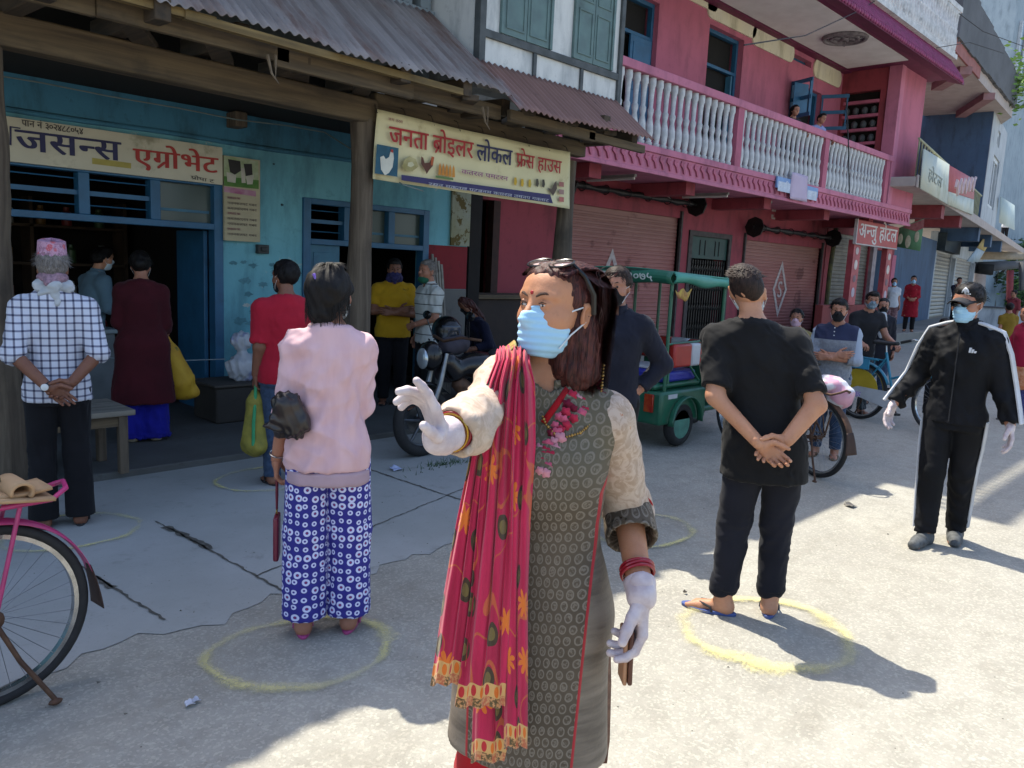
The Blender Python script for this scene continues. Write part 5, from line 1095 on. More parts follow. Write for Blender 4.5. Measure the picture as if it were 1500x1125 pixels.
        if strap:
            m = MB()
            for sx in (-1, 1):
                for z0, z1 in ((-.012, .018), (-.088, -.02)): m.tube([tuple(s.hd([np.array(p)*k])[0]) for p in ((sx*.056, .05, z0), (sx*.07, .03, (z0+z1)/2), (sx*.083, -.005, z1))], .0018*k, 6)
            m.build('mask_strap', M_strap_d if dark else M_strap, s.root)
        return s
    def sandals(s, mt, strapmt=None, closed=False, h=.007):
        q = S(); kk = s.k; m2 = MB()
        for nm in 'rl':
            A = s.J[nm+'A']; R = Rz(s.J[nm+'Y']); p = lambda a, b, c: A+R @ (np.array([a, b, c])*kk)
            z0 = -.085
            if closed:
                q.rc(p(0, -.02, -.045), p(0, .11, -.053), .047*kk, .042*kk, .03); q.rc(p(0, .09, -.054), p(0, .175, -.06), .046*kk, .034*kk, .02); q.rc(p(0, -.01, -.01), p(0, -.015, -.05), .047*kk, .045*kk, .03)
            else:
                mb = MB(); n = 20; poly = []
                for i in range(n): a = 2*PI*i/n; poly.append((math.cos(a)*(.047 if math.sin(a) > 0 else .038), .065+.135*math.sin(a)))
                o = p(0, 0, z0); ex = R @ np.array([1, 0, 0]); ey = R @ np.array([0, 1, 0]); mb.prism(tuple(o), tuple(ex), tuple(ey), [(a*kk, b*kk) for a, b in poly], .016*kk); mb.build('sandal', mt, s.root, bevel=.003)
                for sx in (-1, 1): m2.tube([tuple(p(*t)) for t in ((0, .13, -.063), (sx*.02, .105, -.042), (sx*.042, .05, -.05), (sx*.044, .04, -.072))], [.006*kk]*4, 6)
        if closed:
            q.cut((0, 0, .003), (0, 0, -1)); V, F = q.mesh(h, folds(30, 30, 30, .002, 8)); smooth_obj('shoe', V, F, mt, s.root)
        else: m2.build('sandal_strap', strapmt or mt, s.root)
        return s
M_strap = mat('elastic_white', '#c9cdd0', None, 9); M_strap_d = mat('elastic_dark', '#1a1a1c', None, 9)
M_mblue = mat('surgical_mask_blue', '#9fc6de', '#93bcd6', 4, .8, bump=.08, bs=300); M_mwhite = mat('surgical_mask_white', '#c3d0d2', '#b9c6c9', 4, .8, bump=.08, bs=300); M_mblack = cloth('black_mask', '#121214', '#1b1b1e'); M_mgrey = cloth('grey_print_mask', '#5d6f7c', '#8496a3', 40); M_mpink = cloth('pale_pink_mask', '#b79aa6', '#a98c99')
def strands(fig, name, mt, gens, wd=.0022, parent=None):
    """loose locks: thin tapering ribbons laid over the hair mass; gens = list of point lists in head space (x k)"""
    m = MB()
    for pts in gens:
        P_ = fig.hd(np.array(pts)*fig.k); n = len(P_); c = fig.hc0; vs = []
        for i in range(n):
            t = P_[min(i+1, n-1)]-P_[max(i-1, 0)]; o = P_[i]-fig.bp(c); sd = np.cross(t, o); sd /= max(np.linalg.norm(sd), 1e-6); ww = wd*(1-.75*i/(n-1))
            vs += [tuple(P_[i]-sd*ww), tuple(P_[i]+sd*ww)]
        m.add(vs, [(2*i, 2*i+1, 2*i+3, 2*i+2) for i in range(n-1)])
    return m.build(name, mt, fig.root, sharp=0)
# ================================================================== PEOPLE
def plaid():
    b = NB('plaid_shirt', .85); v = b.sep(b.obj()); fr = lambda a, o: b.math('ABSOLUTE', b.math('SUBTRACT', b.math('FRACT', b.math('ADD', b.math('MULTIPLY', a, 1/.042), o)), .5))
    lx = b.inv(b.step(fr(v[0], 20.3), .1, .16)); lz = b.inv(b.step(fr(v[2], 20.6), .1, .16))
    c = b.mix(b.math('MULTIPLY', lx, .72), C('#c3c6d2'), C('#33304a')); c = b.mix(b.math('MULTIPLY', lz, .72), c, C('#2b2f55')); c = b.mix(b.math('MULTIPLY', b.math('MULTIPLY', lx, lz), .6), c, C('#14142a'))
    b.col(c); b.bump(b.noise(b.obj(), 260, 3), .15, .002); return b.m
def rings():
    b = NB('ring_print_cotton', .8); v = b.attr(); d = b.n('TexVoronoi', {'voronoi_dimensions': '2D'}); b.set(d.inputs['Vector'], v); d.inputs['Scale'].default_value = 27; d.inputs['Randomness'].default_value = .32
    r = b.sep(d.outputs['Color'])[0]; big = b.math('GREATER_THAN', r, .52); ro = b.math('ADD', .33, b.math('MULTIPLY', big, .11)); ri = b.math('ADD', .12, b.math('MULTIPLY', big, .05))
    D = d.outputs['Distance']; w_ = b.math('MULTIPLY', b.step(b.math('SUBTRACT', ro, D), 0, .06), b.step(b.math('SUBTRACT', D, ri), -.02, .03))
    c = b.mix(w_, C('#26237c'), C('#c2c6e4')); dot = b.math('MULTIPLY', b.step(b.math('SUBTRACT', .12, D), 0, .04), big); c = b.mix(dot, c, C('#8a2450'))
    b.col(c); b.bump(b.noise(b.obj(), 240, 3), .15, .002); return b.m
def legwrap(V, s):
    out = np.zeros_like(V); 
    for nm in 'rl':
        K = s.J[nm+'K']; m = (V[:, 0] >= 0) if nm == 'r' else (V[:, 0] < 0); R = .1; out[m, 0] = R*np.arctan2(V[m, 0]-K[0], -(V[m, 1]-K[1]))+(3 if nm == 'r' else 0)
    out[:, 1] = V[:, 2]; return out
M_navy = cloth('navy_black_jogger', '#14151d', '#1a1b24'); M_blk = cloth('black_jersey', '#0f0f11', '#151517'); M_blktr = cloth('black_trousers', '#111114', '#17171b')
M_denim = cloth('blue_denim', '#2c3a4f', '#3a4a62', 40); M_rubber = mat('dark_rubber', '#1b1b1e', '#242428', 20, .7); M_pinkrub = mat('pink_rubber', '#a33d77', '#96386c', 9, .6); M_bluerub = mat('blue_rubber_sole', '#3b4f86', '#33457a', 9, .6)
GRP = 'people standing in marked spots along the street'
def xy(px, py, z=0.): p = G(px, py, z); return (p.x, p.y)
def xyY(px, py, Y): p = onY(px, py, Y); return (p.x, p.y)
def xyD(px, py, D): p = atD(px, py, D); return (p.x, p.y)
# ---- old man in plaid shirt and topi
F = Fig('man in plaid shirt and pink topi cap seen from behind, hands clasped behind him', xy(92, 770), 76, 1.62, ra='behind', la='behindL', skin=SK_dark, hcell=.011, fat=.97)
F.body(.006, 'rl', .0045, hk={'r': dict(curl=.75), 'l': dict(curl=.5)}); F.hair('short', H_grey); F.top('shirt', plaid(), hem=.80, sleeve=1.12, e=.018, flare=.012, seed=11, amp=.007, h=.009); F.pants('trousers', M_blktr, e=(.012, .02, .045), hem=.06, seed=12); F.sandals(M_rubber)
def hatpart(F, z0, z1, r0, r1, name, mt, nz=10, wob=.004):
    m = MB(); k = F.k
    def fn(u, v):
        a = 2*PI*u; z = z0+(z1-z0)*min(v*1.35, 1); r = (r0+(r1-r0)*min(v*1.35, 1))*(1 if v*1.35 <= 1 else max(.02, 1-(v*1.35-1)/.35)); w_ = 1+wob*10*math.sin(a*3+z*40)*.1
        p = np.array([r*.9*math.cos(a)*w_, r*1.12*math.sin(a)*w_-.012, z+.012*math.sin(a)*v])*k
        return tuple(F.hd([p])[0])
    m.grid(fn, 40, nz); return m.build(name, mt, F.root, solid=.004, sharp=50)
def topi_mat():
    b = NB('topi_weave', .85); v = b.obj(); c = b.mix(b.step(b.noise(b.map(v, (30, 30, 30)), 1, 4, .7, 1.), .42, .6), C('#b58aa0'), C('#93687f')); c = b.mix(b.step(b.inv(b.vor(v, 22, .8)), .62, .75), c, C('#b5555f')); c = b.mix(b.math('MULTIPLY', b.step(b.noise(v, 120, 3), .5, .7), .4), c, C('#c9b3c4')); b.col(c); return b.m
TOPI = topi_mat(); hatpart(F, .048, .172, .089, .079, 'topi_cap', TOPI); hatpart(F, .03, .05, .091, .09, 'cap_band', M_blk, 4)
q = S(); k = F.k; c = lambda *a: tuple(np.array(a)*k); q.el(c(0, -.02, -.05), c(.082, .098, .05)); q.rc(c(0, -.1, -.085), c(-.03, -.11, -.075), .03*k, .02*k, .02); V, Q = q.mesh(.006, folds(60, 60, 90, .004, 5)); smooth_obj('face_scarf', F.hd(V), Q, mat('checked_scarf', '#a07f8c', '#77606c', 60, .9), F.root)
q = S(); q.rc(c(-.07, -.05, -.1), c(.07, -.06, -.105), .04*k, .04*k, .02); q.rc(c(0, -.11, -.1), c(.012, -.125, -.2), .028*k, .014*k, .02); q.rc(c(0, -.11, -.1), c(-.075, -.1, -.145), .028*k, .012*k, .02); q.rc(c(0, -.12, -.095), c(.02, -.12, -.09), .028*k, .024*k, .01); V, Q = q.mesh(.006, folds(70, 70, 70, .005, 6)); smooth_obj('neck_cloth', F.hd(V), Q, cloth('white_gauze', '#b5b8ba', '#9fa4a6'), F.root)
W = F.J['lW']; m = MB(); d = F.J['lE']-W; d /= np.linalg.norm(d); m.lathe(tuple(W-d*.005), tuple(d), [(0, .031), (.022, .033)], 20); o = m.build('watch_strap', M_rubber, F.root); m = MB(); c0 = W+d*.008+np.array([-.01, -.034, .0]); m.lathe(tuple(c0), (-.2, -1, .1), [(0, .019), (.008, .019), (.01, .016)], 20); m.build('watch_face', mat('bright_watch_face', '#d9dad6', None, 5, .3), F.root)
# ---- woman in pink blouse
F = Fig('woman seen from behind in pale pink blouse and blue ring printed trousers', xy(478, 922), 55, 1.60, 'f', ra=((.175, .05, 1.1), (.05, .2, 1.0), (-.8, .25, -.3), (-.1, -1, 0)), la=((.215, -.03, 1.09), (.235, .045, .82), (.0, .15, -1), (-1, .1, 0)), skin=SK_mid, head=(-28, 4), fat=.93, hcell=.011, feet=((.105, .0, 10), (-.105, -.03, 5)))
F.body(.006, 'rl', .0045, hk={'l': dict(curl=.7)})
M_blouse = NB('sheer_pink_blouse', .7, 0, .3); _v = M_blouse.obj(); M_blouse.col(M_blouse.mix(M_blouse.step(M_blouse.noise(M_blouse.map(_v, (14, 14, 2)), 1, 5), .3, .7), C('#d0adb1'), C('#c5a1a6'))); M_blouse.bump(M_blouse.noise(_v, 300, 3), .12, .002); M_blouse = M_blouse.m
F.top('blouse', M_blouse, hem=.80, sleeve=1.33, e=.018, se=.017, flare=.03, seed=21, amp=.012, h=.009, neck=.075, fr=.9); F.skirt('sheer_hem', mat('sheer_pink_hem', '#ab929c', '#a08892', 8, .8), .735, .80, .016, .034, .006, .009)
F.pants('palazzo_trousers', rings(), e=(.016, .05, .062), hem=.085, top=.92, seed=22, amp=.006, pcf=legwrap, fv=3, h=.009); F.sandals(M_pinkrub)
def ex(q, c): q.rc(c(-.01, -.06, .1), c(.05, -.02, .118), .03*F.k, .022*F.k, .03); q.rc(c(.03, .03, .06), c(.05, .06, .02), .035*F.k, .028*F.k, .03)
F.hair('bob', H_black, seed=23, extra=ex, amp=.005)
rr = random.Random(3); gens = []
for i in range(420):
    a = rr.uniform(-2.4, 2.4); r = .098; top = np.array([.02*math.sin(a), -.05+.03*math.cos(a), .125]); bl = rr.uniform(-.13, -.06)
    pts = []
    for t in np.linspace(0, 1, 7):
        x = math.sin(a)*(.084+.012*t)*min(1, .25+t*2.2); y = -math.cos(a)*(.1+.0*t)*min(1, .25+t*2.2)-.018-.03*max(0, t-.5); z = .13-(.13-bl)*t**1.25; n = rr.gauss(0, .002)
        pts.append((x+n*t+rr.gauss(0, .0012), y+n*t, z+.004*math.sin(t*3+i)))
    gens.append(pts)
for i in range(60):   # flyaway hair at the crown
    a = rr.uniform(0, 6.28); l = rr.uniform(.04, .1); gens.append([(.02+math.cos(a)*l*t*.9, -.03+math.sin(a)*l*t, .125+.035*math.sin(t*2.2)-.03*t*t) for t in np.linspace(0, 1, 5)])
strands(F, 'loose_hair', H_black, gens, .0026)
m = MB(); c = [F.hd([np.array(p)*F.k])[0] for p in ((-.012, -.118, .105), (.012, -.125, .06))]; m.bar(tuple(c[0]), tuple(c[1]), .014, .012); m.build('hair_clip', mat('purple_clip', '#5d3f96', '#8a6fc0', 50, .3), F.root, bevel=.004)
m = MB(); a, b_ = [F.hd([np.array(p)*F.k])[0] for p in ((.078, -.01, .01), (.062, .06, -.03))]; m.tube([tuple(a), tuple((a+b_)/2+np.array([.008, 0, 0])), tuple(b_)], .0025, 6); m.build('mask_strap', M_strap, F.root); F.mask(M_mwhite, strap=False)
m = MB(); d = F.J['lE']-F.J['lW']; d /= np.linalg.norm(d); m.torus(tuple(F.J['lW']+d*.03), tuple(d), .033, .003, 24, 6); m.build('bangle', mat('silver', '#b9b5ad', None, 4, .25, .9), F.root)
PW = F
# ---- man in black T-shirt
F = Fig('man seen from behind in long black T-shirt and joggers, hands clasped', xy(1098, 905), 36, 1.72, ra='behind', la='behindL', skin=SK_light, head=(-8, 4), lean=(-.115, .0), fat=1.0, hcell=.011, feet=((.1, .07, 12), (-.13, .02, 72)))
F.body(.006, 'rl', .0045, hk={'r': dict(curl=.45, spread=.9), 'l': dict(curl=.8)})
F.top('t_shirt', M_blk, hem=.70, sleeve=.84, e=.022, se=.022, flare=.016, seed=31, amp=.009, h=.009, neck=.068); F.pants('joggers', M_navy, e=(.012, .022, .022), hem=.13, seed=32, amp=.007, h=.009)
q = S()
for nm in 'rl':
    A = F.J[nm+'A']+np.array([0, 0, .04]); K = F.J[nm+'K']
    for j in range(3): p = A+(K-A)*(.03+j*.06); q.rc(p+np.array([-.015, 0, 0]), p+np.array([.015, .01, 0]), .058-.002*j, .056, .01)
V, Q = q.mesh(.008, folds(30, 30, 70, .004, 7)); smooth_obj('jogger_cuff', V, Q, M_navy, F.root)
F.hair('crop', H_brown, seed=33, line=(.075, -.04), amp=.003)
gens = []; rr = random.Random(8)
for i in range(700):
    th = rr.uniform(0, 1.15); a = rr.uniform(0, 2*PI); d = np.array([math.sin(th)*math.cos(a), math.sin(th)*math.sin(a), math.cos(th)]); p = np.array([0, -.018, .036])+d*np.array([.08, .098, .09]); t = np.array([d[0]*.6+rr.gauss(0, .3), .8+rr.gauss(0, .3), d[2]*.2]); gens.append([tuple(p+d*.006+t*.007*j+d*.003*j*(1-.3*j)) for j in range(4)])
strands(F, 'hair_tufts', H_brown, gens, .0022); F.mask(M_mwhite); F.sandals(M_bluerub, M_rubber)
# ---- man in black tracksuit
F = Fig('man in a black tracksuit with white arm stripes, dark cap and pale blue mask, walking', xy(1374, 795), 181, 1.66, ra=((.265, -.03, 1.12), (.35, .09, .90), (.2, .35, -1), (-1, .3, 0)), la=((.25, -.04, 1.10), (.32, .03, .86), (.2, .2, -1), (-1, .3, 0)), skin=SK_mid, head=(-14, -4), hcell=.011, feet=((.06, .1, 5), (-.055, -.17, 14)), fat=.95)
F.body(.0055, '', .0045); F.face()
M_glove = NB('latex_glove', .45, 0, .5); M_glove.col(M_glove.mix(M_glove.step(M_glove.noise(M_glove.obj(), 30, 4), .35, .7), C('#c2b5b6'), C('#ad9d9f'))); M_glove.bump(M_glove.noise(M_glove.map(M_glove.obj(), (1, 1, 3)), 90, 4), .25, .003); M_glove = M_glove.m
for nm in 'rl': V, Q = F.hand(nm, .005, curl=.35, glove=.002); smooth_obj('glove', V, Q, M_glove, F.root)
M_track = NB('black_track_cloth', .8, 0, .2); M_track.col(M_track.mix(M_track.step(M_track.noise(M_track.obj(), 4, 4), .3, .7), C('#0d0e11'), C('#14151a'))); M_track.bump(M_track.noise(M_track.obj(), 60, 4), .2, .004); M_track = M_track.m
F.top('jacket', M_track, hem=.82, sleeve=1.97, e=.022, flare=.004, seed=41, amp=.012, h=.009, neck=.06, zt=1.47); F.pants('track_trousers', M_track, e=(.014, .024, .026), hem=.08, seed=42, amp=.009, h=.0095); F.sandals(mat('grey_trainer', '#3a3c3e', '#55585a', 30, .7), closed=True)
m = MB(); q = S(); kk = F.k; q.rc(np.array([0, -.005, 1.40])*kk, np.array([0, .01, 1.50])*kk, .072*kk, .066*kk, end=True); V, Q = q.mesh(.008); smooth_obj('jacket_collar', V, Q, M_track, F.root)
M_stripe = mat('white_stripe', '#c6c8cc', None, 5, .7)
for sd, nm in ((1, 'r'), (-1, 'l')):
    S_, E, Wr = F.J[nm+'S'], F.J[nm+'E'], F.J[nm+'W']; mx = np.array([sd, 1, 1]); m = MB()
    for j in (-1, 0, 1):
        off = np.array([0, j*.026, 0]); nu = S_/np.linalg.norm(S_); up = np.array([sd*.55, 0, .83]); sdn = np.array([sd*1., 0, .25]); sdn /= np.linalg.norm(sdn)
        pts = [np.array([sd*.07, 0, 1.472])*kk, np.array([sd*.11, 0, 1.462])*kk, S_+up*.087*kk, S_+(E-S_)*.3+sdn*.084*kk, E+sdn*.076*kk, E+(Wr-E)*.5+sdn*.069*kk, Wr+sdn*.061*kk]
        pp = []
        for i in range(len(pts)-1): pp += [pts[i]+(pts[i+1]-pts[i])*t for t in (0, .33, .66)]
        pp.append(pts[-1]); m.tube([tuple(F.bp(p+off)) for p in pp], .0095, 6)
    m.build('arm_stripe', M_stripe, F.root)
    m = MB(); H_, K, A = F.J[nm+'H'], F.J[nm+'K'], F.J[nm+'A']
    for j in (-1, 0, 1): m.tube([tuple(H_+mx*np.array([.105*kk, j*.016, .0])), tuple((H_+K)/2+mx*np.array([.1*kk, j*.016, 0])), tuple(K+mx*np.array([.086*kk, j*.016, 0])), tuple((K+A)/2+mx*np.array([.079*kk, j*.016, 0])), tuple(A+mx*np.array([.07*kk, j*.016, .02]))], .007, 5)
    m.build('leg_stripe', M_stripe, F.root)
m = MB()
for i in range(3): m.prism((-.105+i*.014, .1605, 1.26), (1, 0, 0), (0, 0, 1), [(0, 0), (.01, 0), (.014-.006, .012+.009*i), (-.004, .012+.009*i)][::-1], .01)
m.build('chest_logo', M_stripe, F.root)
m = MB(); m.tube([(0, .128*kk+.008, z*kk) for z in (.84, 1.0, 1.2, 1.4)], .004, 5); m.build('zip', M_rubber, F.root)
q = S(); c = lambda *a: tuple(np.array(a)*kk); q.el(c(0, -.012, .045), c(.088, .103, .092)); q.cut(c(0, .0, .042), (0, .05, -1)); V, Q = q.mesh(.006); smooth_obj('cap', F.hd(V), Q, mat('charcoal_cap', '#2b2b30', '#232328', 6, .85), F.root)
m = MB(); m.grid(lambda u, v: tuple(F.hd([np.array([(u-.5)*.15*(1-.22*v*v), .07+.105*v-.05*(2*u-1)**2*(1-.3*v), .052-.02*v-.028*(2*u-1)**2])*kk])[0]), 16, 8); m.build('cap_peak', MATS['charcoal_cap'], F.root, solid=.005)
m = MB()
for cx_, w_, hh_, rot in ((-.012, .007, .018, .5), (0, .009, .022, 0), (.012, .007, .018, -.5)): m.ell(tuple(F.hd([np.array([cx_-.02, .088, .092])*kk])[0]), (w_, .006, hh_), 8, 6, Matrix.Rotation(rot, 3, 'Y'))
p1 = F.hd([np.array([-.05, .082, .07])*kk])[0]; p2 = F.hd([np.array([.01, .0885, .07])*kk])[0]; m.tube([tuple(p1), tuple(p2)], .004, 5); m.build('cap_emblem', M_stripe, F.root)
m = MB()
for sx in (-1, 1): m.ell(tuple(F.hd([np.array([sx*.032, .105, .006])*kk])[0]), (.026*kk, .008, .018*kk), 14, 8, Matrix(F.HR.tolist()).to_3x3())
m.tube([tuple(F.hd([np.array(p)*kk])[0]) for p in ((-.055, .1, .008), (0, .115, .012), (.055, .1, .008))], .003, 6); m.build('sunglasses', mat('dark_lens', '#0a0a0b', None, 4, .12), F.root)
F.hair('short', H_black, seed=44); F.mask(M_mblue, h=.005)
# ---- man in dark shirt behind the woman in front
F = Fig('man in dark long sleeved shirt and black mask, hand on hip', xyD(901, 480, 4.85), 207, 1.66, ra='hang', la='hip', skin=SK_mid, head=(-8, 0), hcell=.012)
F.body(.006, 'rl', .006); F.face(); F.top('shirt', cloth('dark_navy_shirt', '#191b26', '#20222e'), hem=.84, sleeve=1.95, e=.018, seed=51, amp=.008, collar=True); F.pants('trousers', M_blktr, seed=52); F.hair('short', H_brown, seed=53, line=(.066, -.07)); F.mask(M_mblack, dark=False, pleat=False); F.sandals(M_rubber, closed=True)
# ---- man in red T-shirt
F = Fig('man seen from behind in red T-shirt carrying a green and yellow bag', xy(418, 708), 74, 1.60, ra='front', la='hang', skin=SK_dark, head=(24, 0), fat=1.12)
F.body(.008, 'rl', .006); F.top('t_shirt', cloth('red_tee', '#a51c30', '#97182b'), hem=.80, sleeve=.9, e=.02, se=.022, seed=61); F.pants('trousers', M_denim, seed=62); F.hair('short', H_black, seed=63, line=(.07, -.085)); F.mask(M_mblack); F.sandals(M_rubber); RED = F
# ---- shop woman in maroon, shopkeeper
F = Fig('woman seen from behind in long maroon tunic over bright blue trousers', xy(212, 645, .055), 72, 1.56, 'f', ra=((.205, .02, 1.1), (.21, .17, .96), (.1, .6, -.6), (-1, 0, 0)), la='front', skin=SK_mid, z=.055, fat=1.08, head=(-10, 0))
F.body(.008, 'rl', .006); F.top('tunic', cloth('maroon_tunic', '#45131c', '#3b1018'), hem=.36, sleeve=1.6, e=.024, flare=.05, seed=71); F.pants('trousers', cloth('royal_blue', '#1c1f8e', '#191b7e'), e=(.02, .05, .075), hem=.03, seed=72, amp=.012); F.hair('bun', H_black, seed=73); F.sandals(mat('cream_shoe', '#a59a86', '#93897a', 9), closed=True); F.mask(M_mblack); MAR = F
F = Fig('shopkeeper in a grey shirt and white mask leaning behind the counter inside the dark shop', xyY(128, 420, 8.35), 8, 1.60, ra='fwd', la='fwd', skin=SK_light, lean=(0, .1), z=.055)
F.body(.007, 'rl', .006); F.face(); F.top('shirt', cloth('grey_blue_shirt', '#5d7684', '#566e7b'), hem=.84, sleeve=1.4, e=.02, seed=81, collar=True); F.pants('trousers', M_blktr, seed=82); F.hair('short', H_black, seed=83); F.mask(M_mwhite); F.sandals(M_rubber)
# ---- yellow T-shirt man, grey haired man, seated woman
F = Fig('man in mustard yellow T-shirt with crossed arms and dark blue face scarf', xyY(577, 420, 7.05), 238, 1.60, ra='cross', la='crossL', skin=SK_dark, z=.055, fat=1.15)
F.body(.007, 'rl', .006, hk={'r': dict(curl=.4), 'l': dict(curl=.4)}); F.face(); F.top('t_shirt', cloth('mustard_tee', '#b38a1c', '#a67f18', 6, stain='#7a5d1c', ss=9, sa=.62, sb=.7), hem=.80, sleeve=.75, e=.02, seed=91, vneck=.05); F.pants('trousers', M_blktr, seed=92); F.hair('short', H_black, seed=93); F.sandals(M_rubber)
q = S(); k = F.k; c = lambda *a: tuple(np.array(a)*k); q.el(c(0, .028, -.05), c(.074, .086, .06)); q.rc(c(-.05, .0, -.1), c(.05, .0, -.1), .05*k, .05*k, .03); q.rc(c(0, .07, -.09), c(0, .08, -.14), .045*k, .02*k, .02); V, Q = q.mesh(.007, folds(60, 60, 80, .005, 9)); smooth_obj('face_scarf', F.hd(V), Q, cloth('indigo_scarf', '#25264d', '#39375f', 50), F.root)
def polo():
    b = NB('striped_polo', .85); z = b.sep(b.obj())[2]; l = b.math('LESS_THAN', b.math('FRACT', b.math('MULTIPLY', z, 1/.105)), .085); b.col(b.mix(l, C('#b3b6b2'), C('#2f3136'))); return b.m
F = Fig('grey haired man in a white polo with thin dark stripes, mask pulled under his chin', xyY(628, 440, 6.45), 168, 1.60, ra='hang', la='front', skin=SK_mid, z=.055, head=(10, 4))
F.body(.006, 'rl', .006); F.face(); F.top('polo_shirt', polo(), hem=.80, sleeve=.8, e=.02, seed=101, collar=True); F.pants('trousers', M_blktr, seed=102); F.hair('short', H_grey, seed=103, line=(.082, -.075), amp=.006); F.sandals(M_rubber)
q = S(); k = F.k; c = lambda *a: tuple(np.array(a)*k); q.el(c(0, .05, -.09), c(.06, .065, .045)); V, Q = q.mesh(.006); smooth_obj('chin_mask', F.hd(V), Q, cloth('green_mask', '#1f5a44', '#1a4d3a'), F.root)
sx_, sy_ = xyY(722, 470, 6.75)
F = Fig('person with maroon hair and navy clothes sitting bent over in the shade', (sx_, sy_), 165, 1.58, 'f', ra='fwd', la='fwd', skin=SK_dark, z=-.27, lean=(0, .26), head=(0, -12), feet=((.1, .36, 5, .4), (-.1, .36, 5, .4)), knees=((.11, .38, .80), (-.11, .38, .80)))
F.body(.007, 'rl', .006); F.top('top', cloth('dark_navy_top', '#14162a', '#191b30'), hem=.84, sleeve=1.7, e=.02, seed=111); F.pants('trousers', M_blktr, hem=.4, seed=112); F.hair('long', H_maroon, seed=113, amp=.007); F.mask(M_mblack)
# ---- right side group
F = Fig('young woman with a pale pink mask, half hidden behind the boy in navy and grey', xyD(1166, 480, 8.4), 196, 1.33, 'f', skin=SK_mid, hcell=.016)
F.body(.007, 'rl', .008); F.face(); F.top('top', cloth('olive_yellow_top', '#7d6f45', '#6d6240', 20), hem=.8, sleeve=.5, e=.02, seed=121, h=.013); F.pants('trousers', M_blktr, seed=122, h=.014); F.hair('bun', H_black, seed=123); F.mask(M_mpink); F.sandals(M_rubber)
def raglan():
    b = NB('navy_grey_tee', .85); v = b.obj(); s_ = b.sep(v); up = b.step(s_[2], 1.115, 1.12); c = b.mix(b.step(b.noise(v, 60, 4), .3, .7), C('#6d727c'), C('#7e838c')); c = b.mix(up, c, C('#1a2240')); arm = b.step(b.math('ABSOLUTE', s_[0]), .185, .19); c = b.mix(arm, c, C('#8b96a6')); b.col(c); return b.m
F = Fig('boy in navy and grey T-shirt and black mask with crossed arms', xy(1207, 668), 192, 1.48, ra='cross', la='crossL', skin=SK_mid, hcell=.013, fat=1.02, head=(5, 0))
F.body(.006, 'rl', .006, hk={'r': dict(curl=.4), 'l': dict(curl=.4)}); F.face(); F.top('t_shirt', raglan(), hem=.80, sleeve=1.35, e=.02, seed=131); F.pants('jeans', M_denim, seed=132, hem=.1); F.hair('short', H_black, seed=133, line=(.06, -.08), amp=.005); F.mask(M_mblack, pleat=False); F.sandals(mat('tan_sandal', '#6d5a45', '#5c4b3a', 9))
m = MB()
for i in range(3): m.ell((.0, .151, 1.16+.035*i), (.006, .003, .006), 8, 6)
m.build('button', M_stripe, F.root)
F = Fig('man in a charcoal T-shirt and grey patterned mask leaning on the teal bicycle', xyD(1262, 500, 9.9), 228, 1.56, ra='bars', la='bars', skin=SK_mid, hcell=.015, lean=(.0, .1), head=(-20, 0))
F.body(.007, 'rl', .007); F.face(); F.top('t_shirt', cloth('charcoal_tee', '#1d1d21', '#242428'), hem=.8, sleeve=.6, e=.02, seed=141, h=.012); F.pants('trousers', cloth('grey_print', '#2f3338', '#4a4f55', 60), seed=142, h=.013); F.hair('short', H_black, seed=143); F.mask(M_mgrey, h=.007); F.sandals(M_rubber)
F = Fig('woman with a black mask, white top and dark cardigan behind the teal bicycle', xyD(1288, 500, 10.8), 205, 1.44, 'f', skin=SK_mid, hcell=.016)
F.body(.008, 'rl', .008); F.face(); F.top('cardigan', cloth('dark_cardigan', '#1a1b22', '#22232b'), hem=.72, sleeve=1.9, e=.022, seed=151, h=.013); q = S(); q.el((0, .085, 1.1), (.062, .06, .2)); V, Q = q.mesh(.012); smooth_obj('white_top', V, Q, cloth('white_top', '#b4b8bd', '#a6abb1'), F.root); F.pants('trousers', M_denim, seed=152, h=.014); F.hair('long', H_black, seed=153, h=.008); F.mask(M_mblack, h=.008); F.sandals(M_rubber)
# ---- people by the hotel and at the far end
def far(label, pos, face, H, sex, topm, botm, z=0., sleeve=.6, hem=.8, arms=('hang', 'hang'), mask=None, hair='short', extra=None, fat=1., lean=(0, 0), head=(0, 0), sk=None, flare=0., pe=(.014, .02, .02)):
    F = Fig(label, pos, face, H, sex, ra=arms[0], la=arms[1], skin=sk or SK_mid, hcell=.02, z=z, fat=fat, lean=lean, head=head)
    F.body(.010, 'rl', .009); F.face(); F.top('top', topm, hem=hem, sleeve=sleeve, e=.022, flare=flare, seed=int(pos[0]*10), h=.018); F.pants('trousers', botm, seed=5, h=.018, e=pe); F.hair(hair, H_black, h=.01); F.sandals(M_rubber)
    if mask: F.mask(mask, h=.01, strap=False, pleat=False)
    return F
M_flor = cloth('maroon_floral', '#5a3a3f', '#8a6f70', 25); M_redk = cloth('red_kurta', '#8e1626', '#7d1220', 12, stain='#c0a08a', ss=14, sa=.66, sb=.7)
far('woman in white top and floral trousers, blue mask, at the hotel door', xyY(1307, 440, 7.6), 205, 1.48, 'f', cloth('white_tee', '#b9bdc2', '#adb1b7'), M_flor, z=.32, mask=M_mblue, hair='bob', pe=(.02, .04, .05))
far('woman in a red kurta with hands joined, standing by the slate blue wall', xyY(1335, 440, 7.62), 200, 1.58, 'f', M_redk, M_blktr, z=.32, sleeve=1.5, hem=.45, arms=('front', 'front'), mask=M_mblue, hair='bun', flare=.04)
